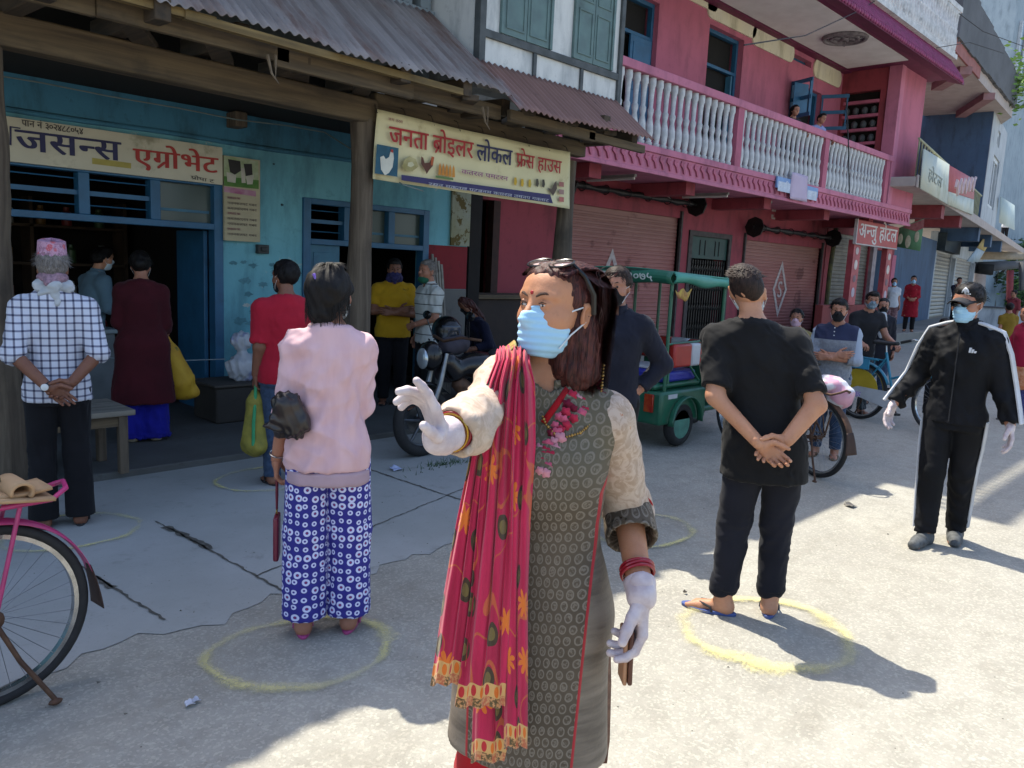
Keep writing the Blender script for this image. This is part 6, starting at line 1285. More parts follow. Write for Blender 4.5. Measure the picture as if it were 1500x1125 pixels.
far('person in dark navy standing before the grey shutters, hand at the chin', xyY(1404, 420, 8.3), 212, 1.66, 'm', cloth('navy_top', '#1b1e2c', '#23263a'), M_blktr, z=.32, sleeve=1.8, arms=('chin', 'front'))
far('child in a blue shirt, mostly hidden behind the man in the tracksuit', xyD(1381, 500, 9.3), 200, 1.27, 'm', cloth('blue_shirt', '#2f4272', '#293a66'), M_blktr, sleeve=1.2)
far('girl in a mustard dress seen from behind, far down the street', xyD(1470, 520, 15.6), 35, 1.38, 'f', cloth('mustard_dress', '#7d6520', '#6f591c'), SK_mid, sleeve=.6, hem=.6, arms=('fwd', 'hang'), hair='bun', flare=.06, pe=(.002, .002, .002))
far('person in red top and orange print skirt at the right edge', xyD(1497, 540, 9.9), 140, 1.46, 'f', cloth('crimson_top', '#9e1d3a', '#8e1934'), cloth('navy_print_leggings', '#2a2c58', '#4a4c7c', 50), sleeve=1.2, hem=.78, arms=('fwd', 'hang'), hair='bob').skirt('skirt', cloth('orange_print', '#a8643f', '#c09070', 18), .5, .82, .035, .05)
far('person in a brick red shirt standing at the far shop counter', xyD(1485, 440, 26), 150, 1.62, 'm', cloth('brick_shirt', '#7d3238', '#6d2b31'), M_blktr, sleeve=1.2)
# ---- on the balconies
far('person in a pale blue shirt leaning on the pink balcony rail', xyY(1192, 180, 7.62), 250, 1.56, 'm', cloth('pale_blue_shirt', '#8b93bd', '#7e86b0'), M_blktr, z=3.56, sleeve=.8, arms=('fwd', 'fwd'), lean=(0, .14))
far('person in dark clothes with long black hair at the pink balcony rail', xyY(1158, 175, 7.66), 240, 1.56, 'f', cloth('dark_grey_top', '#26232b', '#2f2c35'), M_blktr, z=3.56, sleeve=1.4, arms=('fwd', 'fwd'), hair='long', lean=(0, .08))
lx_, _o, lz_ = onW(1477, 300, .5); pp = RAX+e_*lx_+n_*.5
far('person in white leaning over the far pale balcony hoarding', (pp.x, pp.y), 210, 1.75, 'm', cloth('white_shirt', '#b9bcbc', '#abb0b0'), M_blktr, z=4.21, arms=('fwd', 'fwd'), lean=(0, .1))
# ================================================================== THE WOMAN IN FRONT (kurta, magenta shawl, mask, gloves)
hx, hy = xyD(795, 650, 1.76); HF = 212
HERO = Fig('woman in front in brown printed kurta, magenta shawl, blue mask and gloves, arm outstretched', (hx, hy), HF, 1.67, 'f', ra='hang', la=((.215, -.14, 1.14), (.245, .055, .985), (.03, .12, -1), (-1, .25, 0)), skin=skin_mat('skin_warm_brown', '#b27d5d', '#a57051'), head=(-31, 5), fat=.97, hcell=.009)
k = HERO.k; HERO.hc0 = HERO.hc0+np.array([-.022, -.005, .002]); HERO.HR = HERO.HR*.9; HM = par_mat(HERO.root); HI = HM.inverted()
def toL(p): return np.array((HI @ Vector(p))[:], float)
def dirL(right, up, toward): v = CR*right+CU*up-_fw*toward; return np.array((HI.to_3x3() @ v)[:], float)
def hp_(px, py, Dh):        # photo pixel -> point on the upright plane Dh metres ahead
    d = ray(px, py); return CAMP+d*(Dh/d.dot(_fh))
J = HERO.J; J['rS'] = toL(atD(742, 562, 1.71)); J['rE'] = toL(atD(684, 622, 1.54)); J['rW'] = toL(atD(647, 640, 1.43)); J['rD'] = dirL(-.3, .84, .42); J['rN'] = dirL(-.85, -.1, .5)
# --- body
q = S(); q.loft(HERO.rows(.84, 1.45), .03)
for nm in 'rl': HERO.arm(q, nm, end=False); q.rc(np.array([0, -.02, 1.435])*k, J[nm+'S'], .042*k, .05*k, .04)
HERO.legs(q); [HERO.foot(q, nm) for nm in 'rl']
nd = HERO.hc0
q.rc(np.array([0, -.012, 1.42])*k, np.array([0, .006, 1.54])*k, .054*k, .05*k, .03)
V, Q = q.mesh(.0085); parts = [(V, Q)]
q = S(); c = lambda *a: tuple(np.array(a)*k)
q.el(c(0, -.012, .03), c(.074, .094, .088)); q.el(c(0, .03, -.04), c(.056, .064, .07), .04*k); q.el(c(0, .062, -.085), c(.028, .025, .022), .03*k); q.el(c(0, .047, .045), c(.064, .052, .055), .03*k)
for sx in (-1, 1):
    q.el(c(sx*.041, .056, -.022), c(.027, .031, .026), .03*k); q.rc(c(sx*.014, .0895, .033), c(sx*.05, .077, .031), .0105*k, .008*k, .014*k)
    q.el(c(sx*.032, .106, .008), c(.02, .018, .0125), .012*k, sub=True); q.el(c(sx*.0315, .0825, .008), c(.0145, .0135, .0115), .004*k)
    q.rc(c(sx*.02, .094, .0135), c(sx*.0315, .0965, .0165), .0022*k, .0028*k, .004*k); q.rc(c(sx*.0315, .0965, .0165), c(sx*.046, .085, .011), .0028*k, .002*k, .004*k)   # upper lid fold
    q.rc(c(sx*.022, .0935, .0005), c(sx*.043, .086, .002), .0018*k, .0018*k, .004*k)
    q.el(c(sx*.077, -.008, -.004), c(.009, .02, .031), .007*k, R=Rz(sx*-.4) @ Ry(sx*.15)); q.rc(c(sx*.081, .004, .02), c(sx*.086, -.022, .012), .004*k, .004*k, .006*k); q.rc(c(sx*.086, -.022, .012), c(sx*.08, -.008, -.032), .004*k, .005*k, .006*k); q.el(c(sx*.088, -.004, -.002), c(.007, .009, .015), .005*k, sub=True)
q.rc(c(0, .09, .024), c(0, .113, -.018), .0075*k, .0125*k, .014*k); q.el(c(.011, .103, -.022), c(.009, .011, .008), .008*k); q.el(c(-.011, .103, -.022), c(.009, .011, .008), .008*k)
q.rc(c(-.018, .088, -.052), c(.018, .088, -.052), .009*k, .009*k, .012*k)
V, Q = q.mesh(.0032); parts.append((HERO.hd(V), Q)); V, Q = join(parts); smooth_obj('body', V, Q, HERO.skin, HERO.root)
# eyes, brows, bindi
he = lambda *p: tuple(HERO.hd([np.array(p)*k])[0]); HR3 = Matrix(HERO.HR.tolist()).to_3x3()
m = MB()
for sx in (-1, 1): m.ell(he(sx*.0315, .0905, .008), (.0115*k, .0062*k, .0042*k), 16, 10, HR3 @ Matrix.Rotation(-sx*.35, 3, 'Z'))
m.build('eye', M_eyew, HERO.root); m = MB()
for sx in (-1, 1): m.ell(he(sx*.0315+.0015, .0938, .0082), (.0052*k, .0035*k, .0044*k), 12, 8, HR3)
m.build('iris', M_iris, HERO.root); m = MB()
for sx in (-1, 1):
    m.tube([he(sx*a, b, z) for a, b, z in ((.013, .1015, .027), (.025, .1005, .0335), (.036, .0945, .0355), (.05, .083, .029))], [.0022*k, .0034*k, .003*k, .0012*k], 6)
    m.tube([he(sx*a, b, z) for a, b, z in ((.02, .0975, .0115), (.0315, .0998, .0145), (.045, .087, .0105))], [.0012*k, .0016*k, .001*k], 5)
m.build('eyebrow', mat('soft_brown_brow', '#33221b', '#4a3328', 80, .9), HERO.root)
m = MB(); m.ell(he(0, .1035, .036), (.0048*k, .002*k, .0048*k), 12, 8, HR3); m.build('bindi', mat('red_bindi', '#a0101c', None, 4, .5), HERO.root)
HERO.mask(M_mblue, h=.0032)
# --- gloved hands
V, Q = HERO.hand('r', .0028, glove=.0018, spread=1.1, curls=(.14, .5, .7, .8), thumb=(.4, .8, .55), scale=.82); smooth_obj('glove', V, Q, M_glove, HERO.root)
V, Q = HERO.hand('l', .0028, glove=.0018, curls=(.55, .7, .75, .8), thumb=(.8, .5, .55)); smooth_obj('glove', V, Q, M_glove, HERO.root)
for nm in 'rl':
    W = J[nm+'W']; d = J[nm+'E']-W; d /= np.linalg.norm(d); q = S(); q.rc(W-d*.01, W+d*.03, .033*k, .034*k, end=True); q.rc(W+d*.024, W+d*.03, .0355*k, .0355*k, .004, end=True); V, Q = q.mesh(.004, folds(20, 20, 160, .0014, 3)); smooth_obj('glove_cuff', V, Q, M_glove, HERO.root)
    m = MB(); m.torus(tuple(W+d*.055), tuple(d+np.array([.1, .05, 0])), .037*k, .0042, 30, 8); m.torus(tuple(W+d*.047), tuple(d+np.array([.06, .08, 0])), .037*k, .0036, 30, 8); m.torus(tuple(W+d*.063), tuple(d+np.array([.02, .1, 0])), .037*k, .0036, 30, 8); m.build('bangle', mat('red_glass_bangle', '#7d101c', '#8f1a26', 9, .2), HERO.root)
m = MB(); W = J['rW']; d = J['rE']-W; d /= np.linalg.norm(d); m.torus(tuple(W+d*.038), tuple(d), .036*k, .0025, 30, 6); m.build('bangle', mat('gold', '#b08a3a', None, 4, .25, .9), HERO.root)
# wallet held in her left hand
# --- kurta
def kurta_mat():
    b = NB('kurta_block_print', .8); v = b.attr(); p = b.sep(v); uv = b.comb(b.math('MULTIPLY', p[0], 1/.021), b.math('MULTIPLY', p[1], 1/.026)); st = b.math('MULTIPLY', b.math('FLOOR', b.math('ADD', b.math('MULTIPLY', p[1], 1/.026), 500.)), .5)
    fx = b.math('SUBTRACT', b.math('FRACT', b.math('ADD', b.math('ADD', b.math('MULTIPLY', p[0], 1/.021), 500.), st)), .5); fz = b.math('SUBTRACT', b.math('FRACT', b.math('ADD', b.math('MULTIPLY', p[1], 1/.026), 500.)), .5)
    wob = b.math('MULTIPLY', b.math('SUBTRACT', b.noise(b.obj(), 45, 3), .5), .22)
    r = b.math('ADD', b.math('SQRT', b.math('ADD', b.math('POWER', b.math('MULTIPLY', fx, 1.0), 2.), b.math('POWER', b.math('MULTIPLY', fz, .85), 2.))), wob)
    ring = b.math('MULTIPLY', b.step(r, .22, .28), b.inv(b.step(r, .34, .4))); vein = b.math('MULTIPLY', b.inv(b.step(b.math('ABSOLUTE', fx), .02, .07)), b.inv(b.step(r, .24, .3)))
    rib = b.math('MULTIPLY', b.step(b.math('SINE', b.math('ADD', b.math('MULTIPLY', fz, 30.), b.math('MULTIPLY', b.math('ABSOLUTE', fx), 26.))), .1, .7), b.inv(b.step(r, .2, .28)))
    blot = b.math('MULTIPLY', b.step(b.noise(b.obj(), 150, 3), .45, .6), b.inv(b.step(r, .2, .26))); mo = b.math('MAXIMUM', ring, b.math('MULTIPLY', blot, .8)); mo = b.math('MULTIPLY', mo, b.math('ADD', .45, b.math('MULTIPLY', b.noise(b.obj(), 18, 3), .5)))
    base = b.mix(b.step(b.noise(b.obj(), 5, 4), .3, .7), C('#54483a'), C('#473c2e')); grey = b.mix(b.step(b.sep(b.obj())[2], 1.12, 1.3), base, C('#57503f'))  # greyer towards the top: fall of light put into the cloth colour
    c = b.mix(mo, grey, C('#7d7366'))
    # princess seam: satin side panel and red piping
    seam = b.math('ABSOLUTE', p[2]); side = b.step(seam, .0, .003); sat = b.mix(b.step(b.noise(b.map(b.obj(), (2, 2, 16)), 1.4, 5, .6), .35, .65), C('#776b5e'), C('#50463c'))
    sidem = b.math('GREATER_THAN', p[2], 0.); c = b.mix(sidem, c, sat); c = b.mix(b.math('LESS_THAN', seam, .0028), c, C('#9c2028'))
    b.col(c); b.set(b.b.inputs['Roughness'], b.math('SUBTRACT', .85, b.math('MULTIPLY', sidem, .3))); b.bump(b.math('ADD', b.noise(b.obj(), 260, 3), mo), .2, .002); return b.m
M_kurta = kurta_mat()
def kpc(V):
    z = V[:, 2]/k; x = V[:, 0]; sx0 = np.interp(z, [.5, .95, 1.12, 1.2, 1.3], [.12, .134, .138, .145, .18])*k
    ang = np.arctan2(V[:, 0], V[:, 1]+.02); u = np.where(V[:, 1] > -.03, np.arctan2(V[:, 0], .16+0*V[:, 1])*.2, ang*.15)
    sd = np.abs(x)-sx0; sd = np.where((V[:, 1] > -.02) & (z < 1.30), sd, -1.)
    sd = np.where((V[:, 1] <= -.02) & (np.abs(x) > .12), .05, sd); sd = np.where(z > 1.29, -1., sd)
    return np.stack([u, z, sd], 1)
q = S(); q.loft(HERO.rows(.55, 1.425, .014, .018), .02, 2.2)
q.el((0, .075*k, 1.225*k), (.125*k, .075*k, .085*k), .05)
for nm in 'rl': q.rc(np.array([0, -.02, 1.42])*k, J[nm+'S']*np.array([.93, 1, 1])+np.array([0, 0, .004]), .05*k, .06*k, .05)
q.rc(np.array([0, .0, 1.39])*k, np.array([0, .03, 1.62])*k, .064*k, .08*k, .008, sub=True); q.rc(np.array([0, .20, 1.285])*k, np.array([0, .12, 1.46])*k, .006*k, .05*k, .008, sub=True)
f1 = folds(26, 14, 2.2, .006, 77); f2 = crease(34, 34, 22, .004, 78)
V, Q = q.mesh(.0065, lambda V, N: f1(V)*np.clip((1.25-V[:, 2])/.4, 0, 1)+f2(V)*.9)
smooth_obj('kurta', V, Q, M_kurta, HERO.root, kpc(V))
def kfront(x, z):            # front surface of the kurta at local x, z (metres)
    rows = HERO.rows(.55, 1.425, .014, .018); zs = [r[0] for r in rows]; g = lambda i: float(np.interp(z, zs, [r[i] for r in rows])); w_, d_, cy = g(3), g(4), g(2)
    a = min(abs(x)/w_, .98); y = cy+d_*(1-a**2.2)**(1/2.2); e = 1-((x/(.125*k))**2+((z-1.225*k)/(.085*k))**2)
    if e > 0: y = max(y, .075*k+.075*k*math.sqrt(e)+.004)
    return y
def onK(px, py, off=.004):   # photo pixel -> kurta front, local coordinates
    d = ray(px, py); D = 1.66
    for _ in range(12):
        P0 = toL(CAMP+d*(D/d.dot(_fh))); dy = P0[1]-(kfront(P0[0], P0[2])+off); D += dy*.8
    return P0
# standing collar and red facing of the neck slit
M_redtrim = cloth('red_facing', '#a3141f', '#93121b')
m = MB(); a0, a1, a2, a3 = [onK(*p) for p in ((828, 566), (835, 573), (800, 622), (792, 617))]; m.add([tuple(x) for x in (a0, a1, a2, a3)], [(0, 1, 2, 3)]); m.build('neck_facing', M_redtrim, HERO.root, solid=.003)
m = MB()
def colf(u, v): a = PI/2+.42+(2*PI-.84)*u; r = (.066+.003*v)*k; z = (1.425+.032*v-.02*math.sin(a))*k; return (r*math.cos(a), (-.003*k)+r*1.0*math.sin(a), z)
m.grid(colf, 40, 4); o = m.build('collar', M_kurta, HERO.root, solid=.004, sharp=0); me = o.data; at = me.attributes.new('pc', 'FLOAT_VECTOR', 'POINT'); vv = [x for vt in me.vertices for x in (math.atan2(vt.co.x, -vt.co.y)*.07, vt.co.z, -1.)]; at.data.foreach_set('vector', vv)
# embroidered flowers
M_emb = [cloth('emb_'+n, c_, None, 9) for n, c_ in (('crimson', '#b02a45'), ('rose', '#c35a74'), ('pink', '#c98a97'), ('wine', '#6d1730'))]
rr = random.Random(12); mbs = [MB() for _ in range(4)]
spots = [(px, py) for px, py in ((838, 578), (848, 572), (858, 566), (868, 560), (878, 556), (864, 578), (876, 572), (850, 590), (862, 592), (840, 598), (828, 604), (818, 612), (852, 606), (842, 614), (832, 622), (822, 630), (812, 624), (872, 586), (846, 584), (856, 600), (826, 614), (806, 636), (812, 646), (820, 640), (804, 652), (798, 662), (806, 668), (812, 658), (796, 676), (802, 684), (808, 676), (800, 694), (816, 634), (830, 592), (880, 578), (790, 690), (792, 668), (788, 655))]
for i, (px, py) in enumerate(spots):
    P0 = onK(px+rr.uniform(-2, 2), py+rr.uniform(-2, 2), .0075+.0012*(i % 3)); r = rr.uniform(.009, .0145); mb = mbs[rr.choice((0, 0, 0, 1, 1, 3, 3, 2) if py < 640 else (2, 2, 1, 0))]; n = 20; nx = P0[0]*-2.6
    pts = [tuple(P0+np.array([r*(.62+.38*abs(math.cos(2.5*a+i)))*math.cos(a), nx*r*math.cos(a)*.6, r*(.62+.38*abs(math.cos(2.5*a+i)))*math.sin(a)])) for a in [2*PI*j/n for j in range(n)]]
    mb.add(pts, [tuple(range(n-1, -1, -1))])
mm = MB()
for j, mb in enumerate(mbs): mm.mi = j; mm.add(mb.v, mb.f)
mm.build('embroidery', M_emb, HERO.root, solid=.0012)
# gold bead necklace
m = MB(); keys = [(884, 535), (882, 560), (879, 590), (868, 618), (850, 634), (830, 640), (812, 635), (800, 622), (793, 606)]
cp = [onK(px, py, .009) for px, py in keys]; dens = []
for i in range(len(cp)-1): n = max(2, int(np.linalg.norm(cp[i+1]-cp[i])/.0062)); dens += [cp[i]+(cp[i+1]-cp[i])*t/n for t in range(n)]
for i, p in enumerate(dens): m.ell(tuple(p), (.0027,)*3 if i % 3 else (.0036,)*3, 8, 6)
m.build('necklace', mat('gold_beads', '#a8864a', '#8f6f3a', 30, .3, .7), HERO.root)
# sleeves
def sleeve_mat():
    b = NB('beige_sleeve_print', .75); v = b.obj(); n1 = b.noise(v, 34, 5, .65, 1.5); c = b.mix(b.step(n1, .42, .58), C('#b5a08f'), C('#9d8672')); c = b.mix(b.math('MULTIPLY', b.step(b.noise(v, 7, 3), .4, .7), .4), c, C('#c4b8aa')); b.col(c); b.bump(b.noise(v, 240, 3), .15, .002); return b.m
M_slv = sleeve_mat()
for nm, t1, sd in (('l', 1.16, 5), ('r', 1.62, 6)):
    S_, E, W = J[nm+'S'], J[nm+'E'], J[nm+'W']; q = S(); Cf = E+(W-E)*(t1-1); q.rc(S_*np.array([.97, 1, 1]), E, .064*k, (.052 if nm == 'r' else .057)*k, .02); q.rc(E, Cf, (.052 if nm == 'r' else .057)*k, .05*k if nm == 'r' else .058*k, .02, end=True)
    q.rc(E+(W-E)*(t1-1.1), Cf+(W-E)*.05, .040*k, .042*k, .004, sub=True)
    f1 = crease(38, 38, 38, .012 if nm == 'r' else .007, sd); f2 = folds(60, 60, 60, .0022, sd+4); V, Q = q.mesh(.006, lambda V, N: f1(V)+f2(V)); smooth_obj('sleeve', V, Q, M_slv, HERO.root)
S_, E, W = J['lS'], J['lE'], J['lW']; q = S(); d = (W-E)/np.linalg.norm(W-E); A0 = E+(W-E)*.0; q.rc(E+d*.012, E+(W-E)*.40, .060*k, .061*k, end=True); q.cut(E+d*.005, -d); q.rc(E+(W-E)*.25, E+(W-E)*.5, .05*k, .055*k, .004, sub=True); V, Q = q.mesh(.006, folds(40, 40, 40, .003, 3)); pc = np.stack([np.arctan2(V[:, 0]-E[0], V[:, 1]-E[1])*.07, V[:, 2]/k, -np.ones(len(V))], 1); smooth_obj('sleeve_cuff', V, Q, M_kurta, HERO.root, pc)
m = MB(); m.torus(tuple(E+d*.008), tuple(d), .0605*k, .0028, 30, 6); m.build('cuff_piping', M_redtrim, HERO.root)
q = S()
for sx in (-1, 1): q.rc(np.array([sx*.075, 0, .66])*k, np.array([sx*.085, 0, .45])*k, .085*k, .085*k); q.rc(np.array([sx*.085, 0, .45])*k, np.array([sx*.09, 0, .07])*k, .085*k, .08*k, end=True)
V, Q = q.mesh(.01, crease(50, 50, 14, .01, 9)); smooth_obj('salwar', V, Q, cloth('red_salwar', '#a8141f', '#98111b'), HERO.root); HERO.sandals(M_rubber)
# --- hair
def waves(V, N): return hf1(V)+hf2(V)
hf1 = crease(210, 210, 26, .0075, 61); hf2 = folds(260, 260, 60, .0028, 62)
q = S(); q.el(c(0, -.018, .03), c(.083, .101, .092)); q.el(c(0, .035, .078), c(.064, .05, .034), .03*k); p1 = np.array([0, .088, .062]); p2 = np.array([0, -.045, -.06]); dd = p2-p1; n = np.array([0, -dd[2], dd[1]]); n = n if n[2] < 0 else -n; q.cut(p1*k, n)
hf3 = folds(150, 60, 90, .002, 66); V1, Q1 = q.mesh(.005, lambda V, N: hf3(V)+hf2(V)*.6); q = S(); q.rc(c(0, -.032, .04), c(-.008, -.042, -.05), .082*k, .076*k, .03); q.rc(c(-.008, -.042, -.05), c(-.022, -.05, -.13), .076*k, .07*k, .03); q.rc(c(-.062, -.045, -.02), c(-.066, -.042, -.14), .026*k, .034*k, .03); q.rc(c(-.022, -.05, -.14), c(-.03, -.045, -.185), .062*k, .036*k, .03)
V2, Q2 = q.mesh(.006, waves); V, Q = join([(V1, Q1), (V2, Q2)]); smooth_obj('hair', HERO.hd(V), Q, H_maroon, HERO.root)
rr = random.Random(21); gens = []
for i in range(2600):
    a = rr.uniform(-1.25, 1.25); x0 = math.sin(a)*.07; yf = .06*math.cos(a)+.012; zf_ = .072+.02*math.cos(a); L = rr.uniform(.7, 1.); w0 = rr.uniform(0, 6.28); amp_ = rr.uniform(.004, .012); off = rr.uniform(.002, .011); pts = []
    for t in np.linspace(0, 1, 12):
        ang = t*L*3.25   # sweep back over the crown then hang
        if ang < 2.3:
            th = .9-ang*.95; py_ = -.018+math.sin(th)*(.102+off); pz = .03+math.cos(th)*(.088+off*.7)*(1-.2*(x0/.07)**2); px_ = x0*(1.05+.12*ang)
        else:
            s_ = (ang-2.3)/.95; py_ = -.115-off*.9-.028*math.sin(PI*min(1, s_*.9))+.03*s_; pz = .052-s_*.252; px_ = x0*(1.31+.2*math.sin(PI*min(1, s_*.9)))-.03*s_;
        py_ = (py_+.02)*math.sqrt(max(.05, 1-(min(abs(px_), .1)/.108)**2))-.02 if py_ < -.02 else py_
        pts.append((px_+amp_*math.sin(t*13+w0)*t, py_+amp_*math.cos(t*11+w0)*t, pz+.002*math.sin(t*20+w0)))
    gens.append(pts)
for i in range(1300):   # locks over the temple, behind the ear and down to the shoulder
    sx = rr.choice((-1, -1, -1, 1)); y0 = rr.uniform(-.06, .035); w0 = rr.uniform(0, 6.28); o_ = rr.uniform(0, .012); yb = rr.uniform(-.1, -.035); pts = []
    for t in np.linspace(0, 1, 10):
        z = .1-.1*t if t < .35 else .065-(t-.35)*.4*rr.uniform(.97, 1.02); y = y0+(yb-y0)*min(1, t*2.3); x = sx*(.055+.034*min(1, t*3)+o_-.02*max(0, t-.5)); pts.append((x+.009*math.sin(t*10+w0)*t, y+.009*math.cos(t*9+w0)*t, z))
    gens.append(pts)
for i in range(260):   # flyaway hairs along the outline
    a = rr.uniform(0, 6.28); b0_ = rr.uniform(-.14, .1); r0 = .1 if b0_ > -.02 else .085; ph_ = rr.uniform(0, 6); bx_, by_ = math.sin(a)*r0, -.03+math.cos(a)*r0
    if by_ > .0: continue
    gens.append([(bx_*(1+.13*t*rr.uniform(.6, 1.2))+.004*math.sin(t*6+ph_), by_*(1+.12*t)+.004*math.cos(t*5+ph_), b0_+.03*t*(1 if b0_ > .05 else -1.6)) for t in np.linspace(0, 1, 6)])
for i in range(420):   # fine hairs along the hairline, brushed back
    a = rr.uniform(-1.15, 1.15); x0 = math.sin(a)*.072; y0 = .012+.073*math.cos(a); z0 = .066-.03*(1-math.cos(a))*1.6; gens.append([(x0*(1+.05*t)+rr.gauss(0, .001), y0-.05*t+.004, z0+.034*math.sin(t*1.5)+.003) for t in np.linspace(0, 1, 5)])
strands(HERO, 'hair_lock', H_maroon, gens, .0013)
# sunglasses pushed up on the head
m = MB(); T = HR3 @ Matrix.Rotation(-1.98, 3, 'X')
for sx in (-1, 1): m.ell(he(sx*.034, .048, .110), (.029*k, .004*k, .021*k), 20, 10, T)
m.build('sunglass_lens', NB('brown_mirror_lens', .06, .85).col(C('#a08a80')).m, HERO.root); m = MB()
for sx in (-1, 1):
    m.torus(he(sx*.034, .0485, .1105), tuple(T @ Vector((0, 1, 0))), .027*k, .002, 26, 6); m.tube([he(sx*.06, .04, .112), he(sx*.086, .02, .085), he(sx*.094, -.01, .045), he(sx*.092, -.02, .0)], [.0035, .0045, .006, .006], 6)
m.tube([he(-.008, .048, .110), he(.008, .048, .110)], .002, 6); m.build('sunglass_frame', mat('black_frame', '#0c0b0b', None, 5, .3), HERO.root)
# --- magenta shawl: gathered on her right shoulder, hanging in four falls with embroidered ends
def shawl_mat():
    b = NB('magenta_shawl', .7, 0, .3); v = b.attr(); p = b.sep(v); uv = b.comb(p[0], p[1])
    base = b.mix(b.step(b.noise(b.map(b.obj(), (50, 50, 3)), 1, 4), .3, .7), C('#b81a48'), C('#9c1139'))
    d = b.n('TexVoronoi', {'voronoi_dimensions': '2D'}); b.set(d.inputs['Vector'], uv); d.inputs['Scale'].default_value = 11; d.inputs['Randomness'].default_value = .75
    rnd = b.sep(d.outputs['Color']); D = d.outputs['Distance']; pos = d.outputs['Position']
    dv = b.n('VectorMath', {'operation': 'SUBTRACT'}); sc_ = b.n('VectorMath', {'operation': 'SCALE'}); b.set(sc_.inputs[0], uv); sc_.inputs['Scale'].default_value = 11; b.set(dv.inputs[0], uv); b.set(dv.inputs[1], pos); b.set(sc_.inputs[0], dv.outputs[0]); dd = b.sep(sc_.outputs[0])
    ang = b.math('ARCTAN2', dd[1], dd[0]); star = b.math('LESS_THAN', D, b.math('ADD', .12, b.math('MULTIPLY', b.math('ABSOLUTE', b.math('SINE', b.math('MULTIPLY', ang, 4.))), .24)))
    leaf = b.math('LESS_THAN', b.math('ADD', b.math('POWER', b.math('MULTIPLY', dd[0], 5.2), 2.), b.math('POWER', b.math('MULTIPLY', dd[1], 3.4), 2.)), 1.); inner = b.math('LESS_THAN', b.math('ADD', b.math('POWER', b.math('MULTIPLY', dd[0], 9.), 2.), b.math('POWER', b.math('MULTIPLY', dd[1], 6.), 2.)), 1.)
    isstar = b.math('GREATER_THAN', rnd[0], .72); isleaf = b.math('LESS_THAN', rnd[0], .46)
    vine = b.math('LESS_THAN', b.math('ABSOLUTE', b.math('SUBTRACT', b.noise(uv, 6.5, 1, .4), .5)), .008)
    c = b.mix(b.math('MULTIPLY', vine, .7), base, C('#b8602c')); c = b.mix(b.math('MULTIPLY', leaf, isleaf), c, C('#3f3020')); c = b.mix(b.math('MULTIPLY', inner, isleaf), c, C('#6b5a30')); c = b.mix(b.math('MULTIPLY', star, isstar), c, C('#cf6a22'))
    z = p[1]; inb = b.math('LESS_THAN', z, .052); fr = b.math('SUBTRACT', b.math('FRACT', b.math('ADD', b.math('MULTIPLY', p[0], 1/.021), 100.)), .5); fz = b.math('MULTIPLY', b.math('SUBTRACT', z, .036), 1/.02)
    pais = b.math('LESS_THAN', b.math('ADD', b.math('POWER', b.math('MULTIPLY', fr, 3.6), 2.), b.math('POWER', b.math('MULTIPLY', fz, 1.6), 2.)), 1.); alt = b.math('GREATER_THAN', b.math('FRACT', b.math('MULTIPLY', b.math('FLOOR', b.math('ADD', b.math('MULTIPLY', p[0], 1/.021), 100.)), .5)), .25)
    bc = b.mix(pais, C('#c79a5e'), b.mix(alt, C('#b3262b'), C('#cf6a1f'))); ck = b.math('GREATER_THAN', b.math('FRACT', b.math('ADD', b.math('MULTIPLY', p[0], 1/.05), 100.)), .5); low = b.mix(ck, C('#b0603f'), C('#5c4a2a')); low = b.mix(b.step(b.noise(b.obj(), 170, 3), .45, .6), low, C('#c08a5a')); bc = b.mix(b.math('LESS_THAN', z, .022), bc, low)
    c = b.mix(inb, c, bc); b.col(c); b.bump(b.noise(b.obj(), 260, 3), .2, .002); b.b.inputs['Sheen Weight'].default_value = .2
    b.b.inputs['Transmission Weight'].default_value = 0; return b.m
M_shawl = shawl_mat()
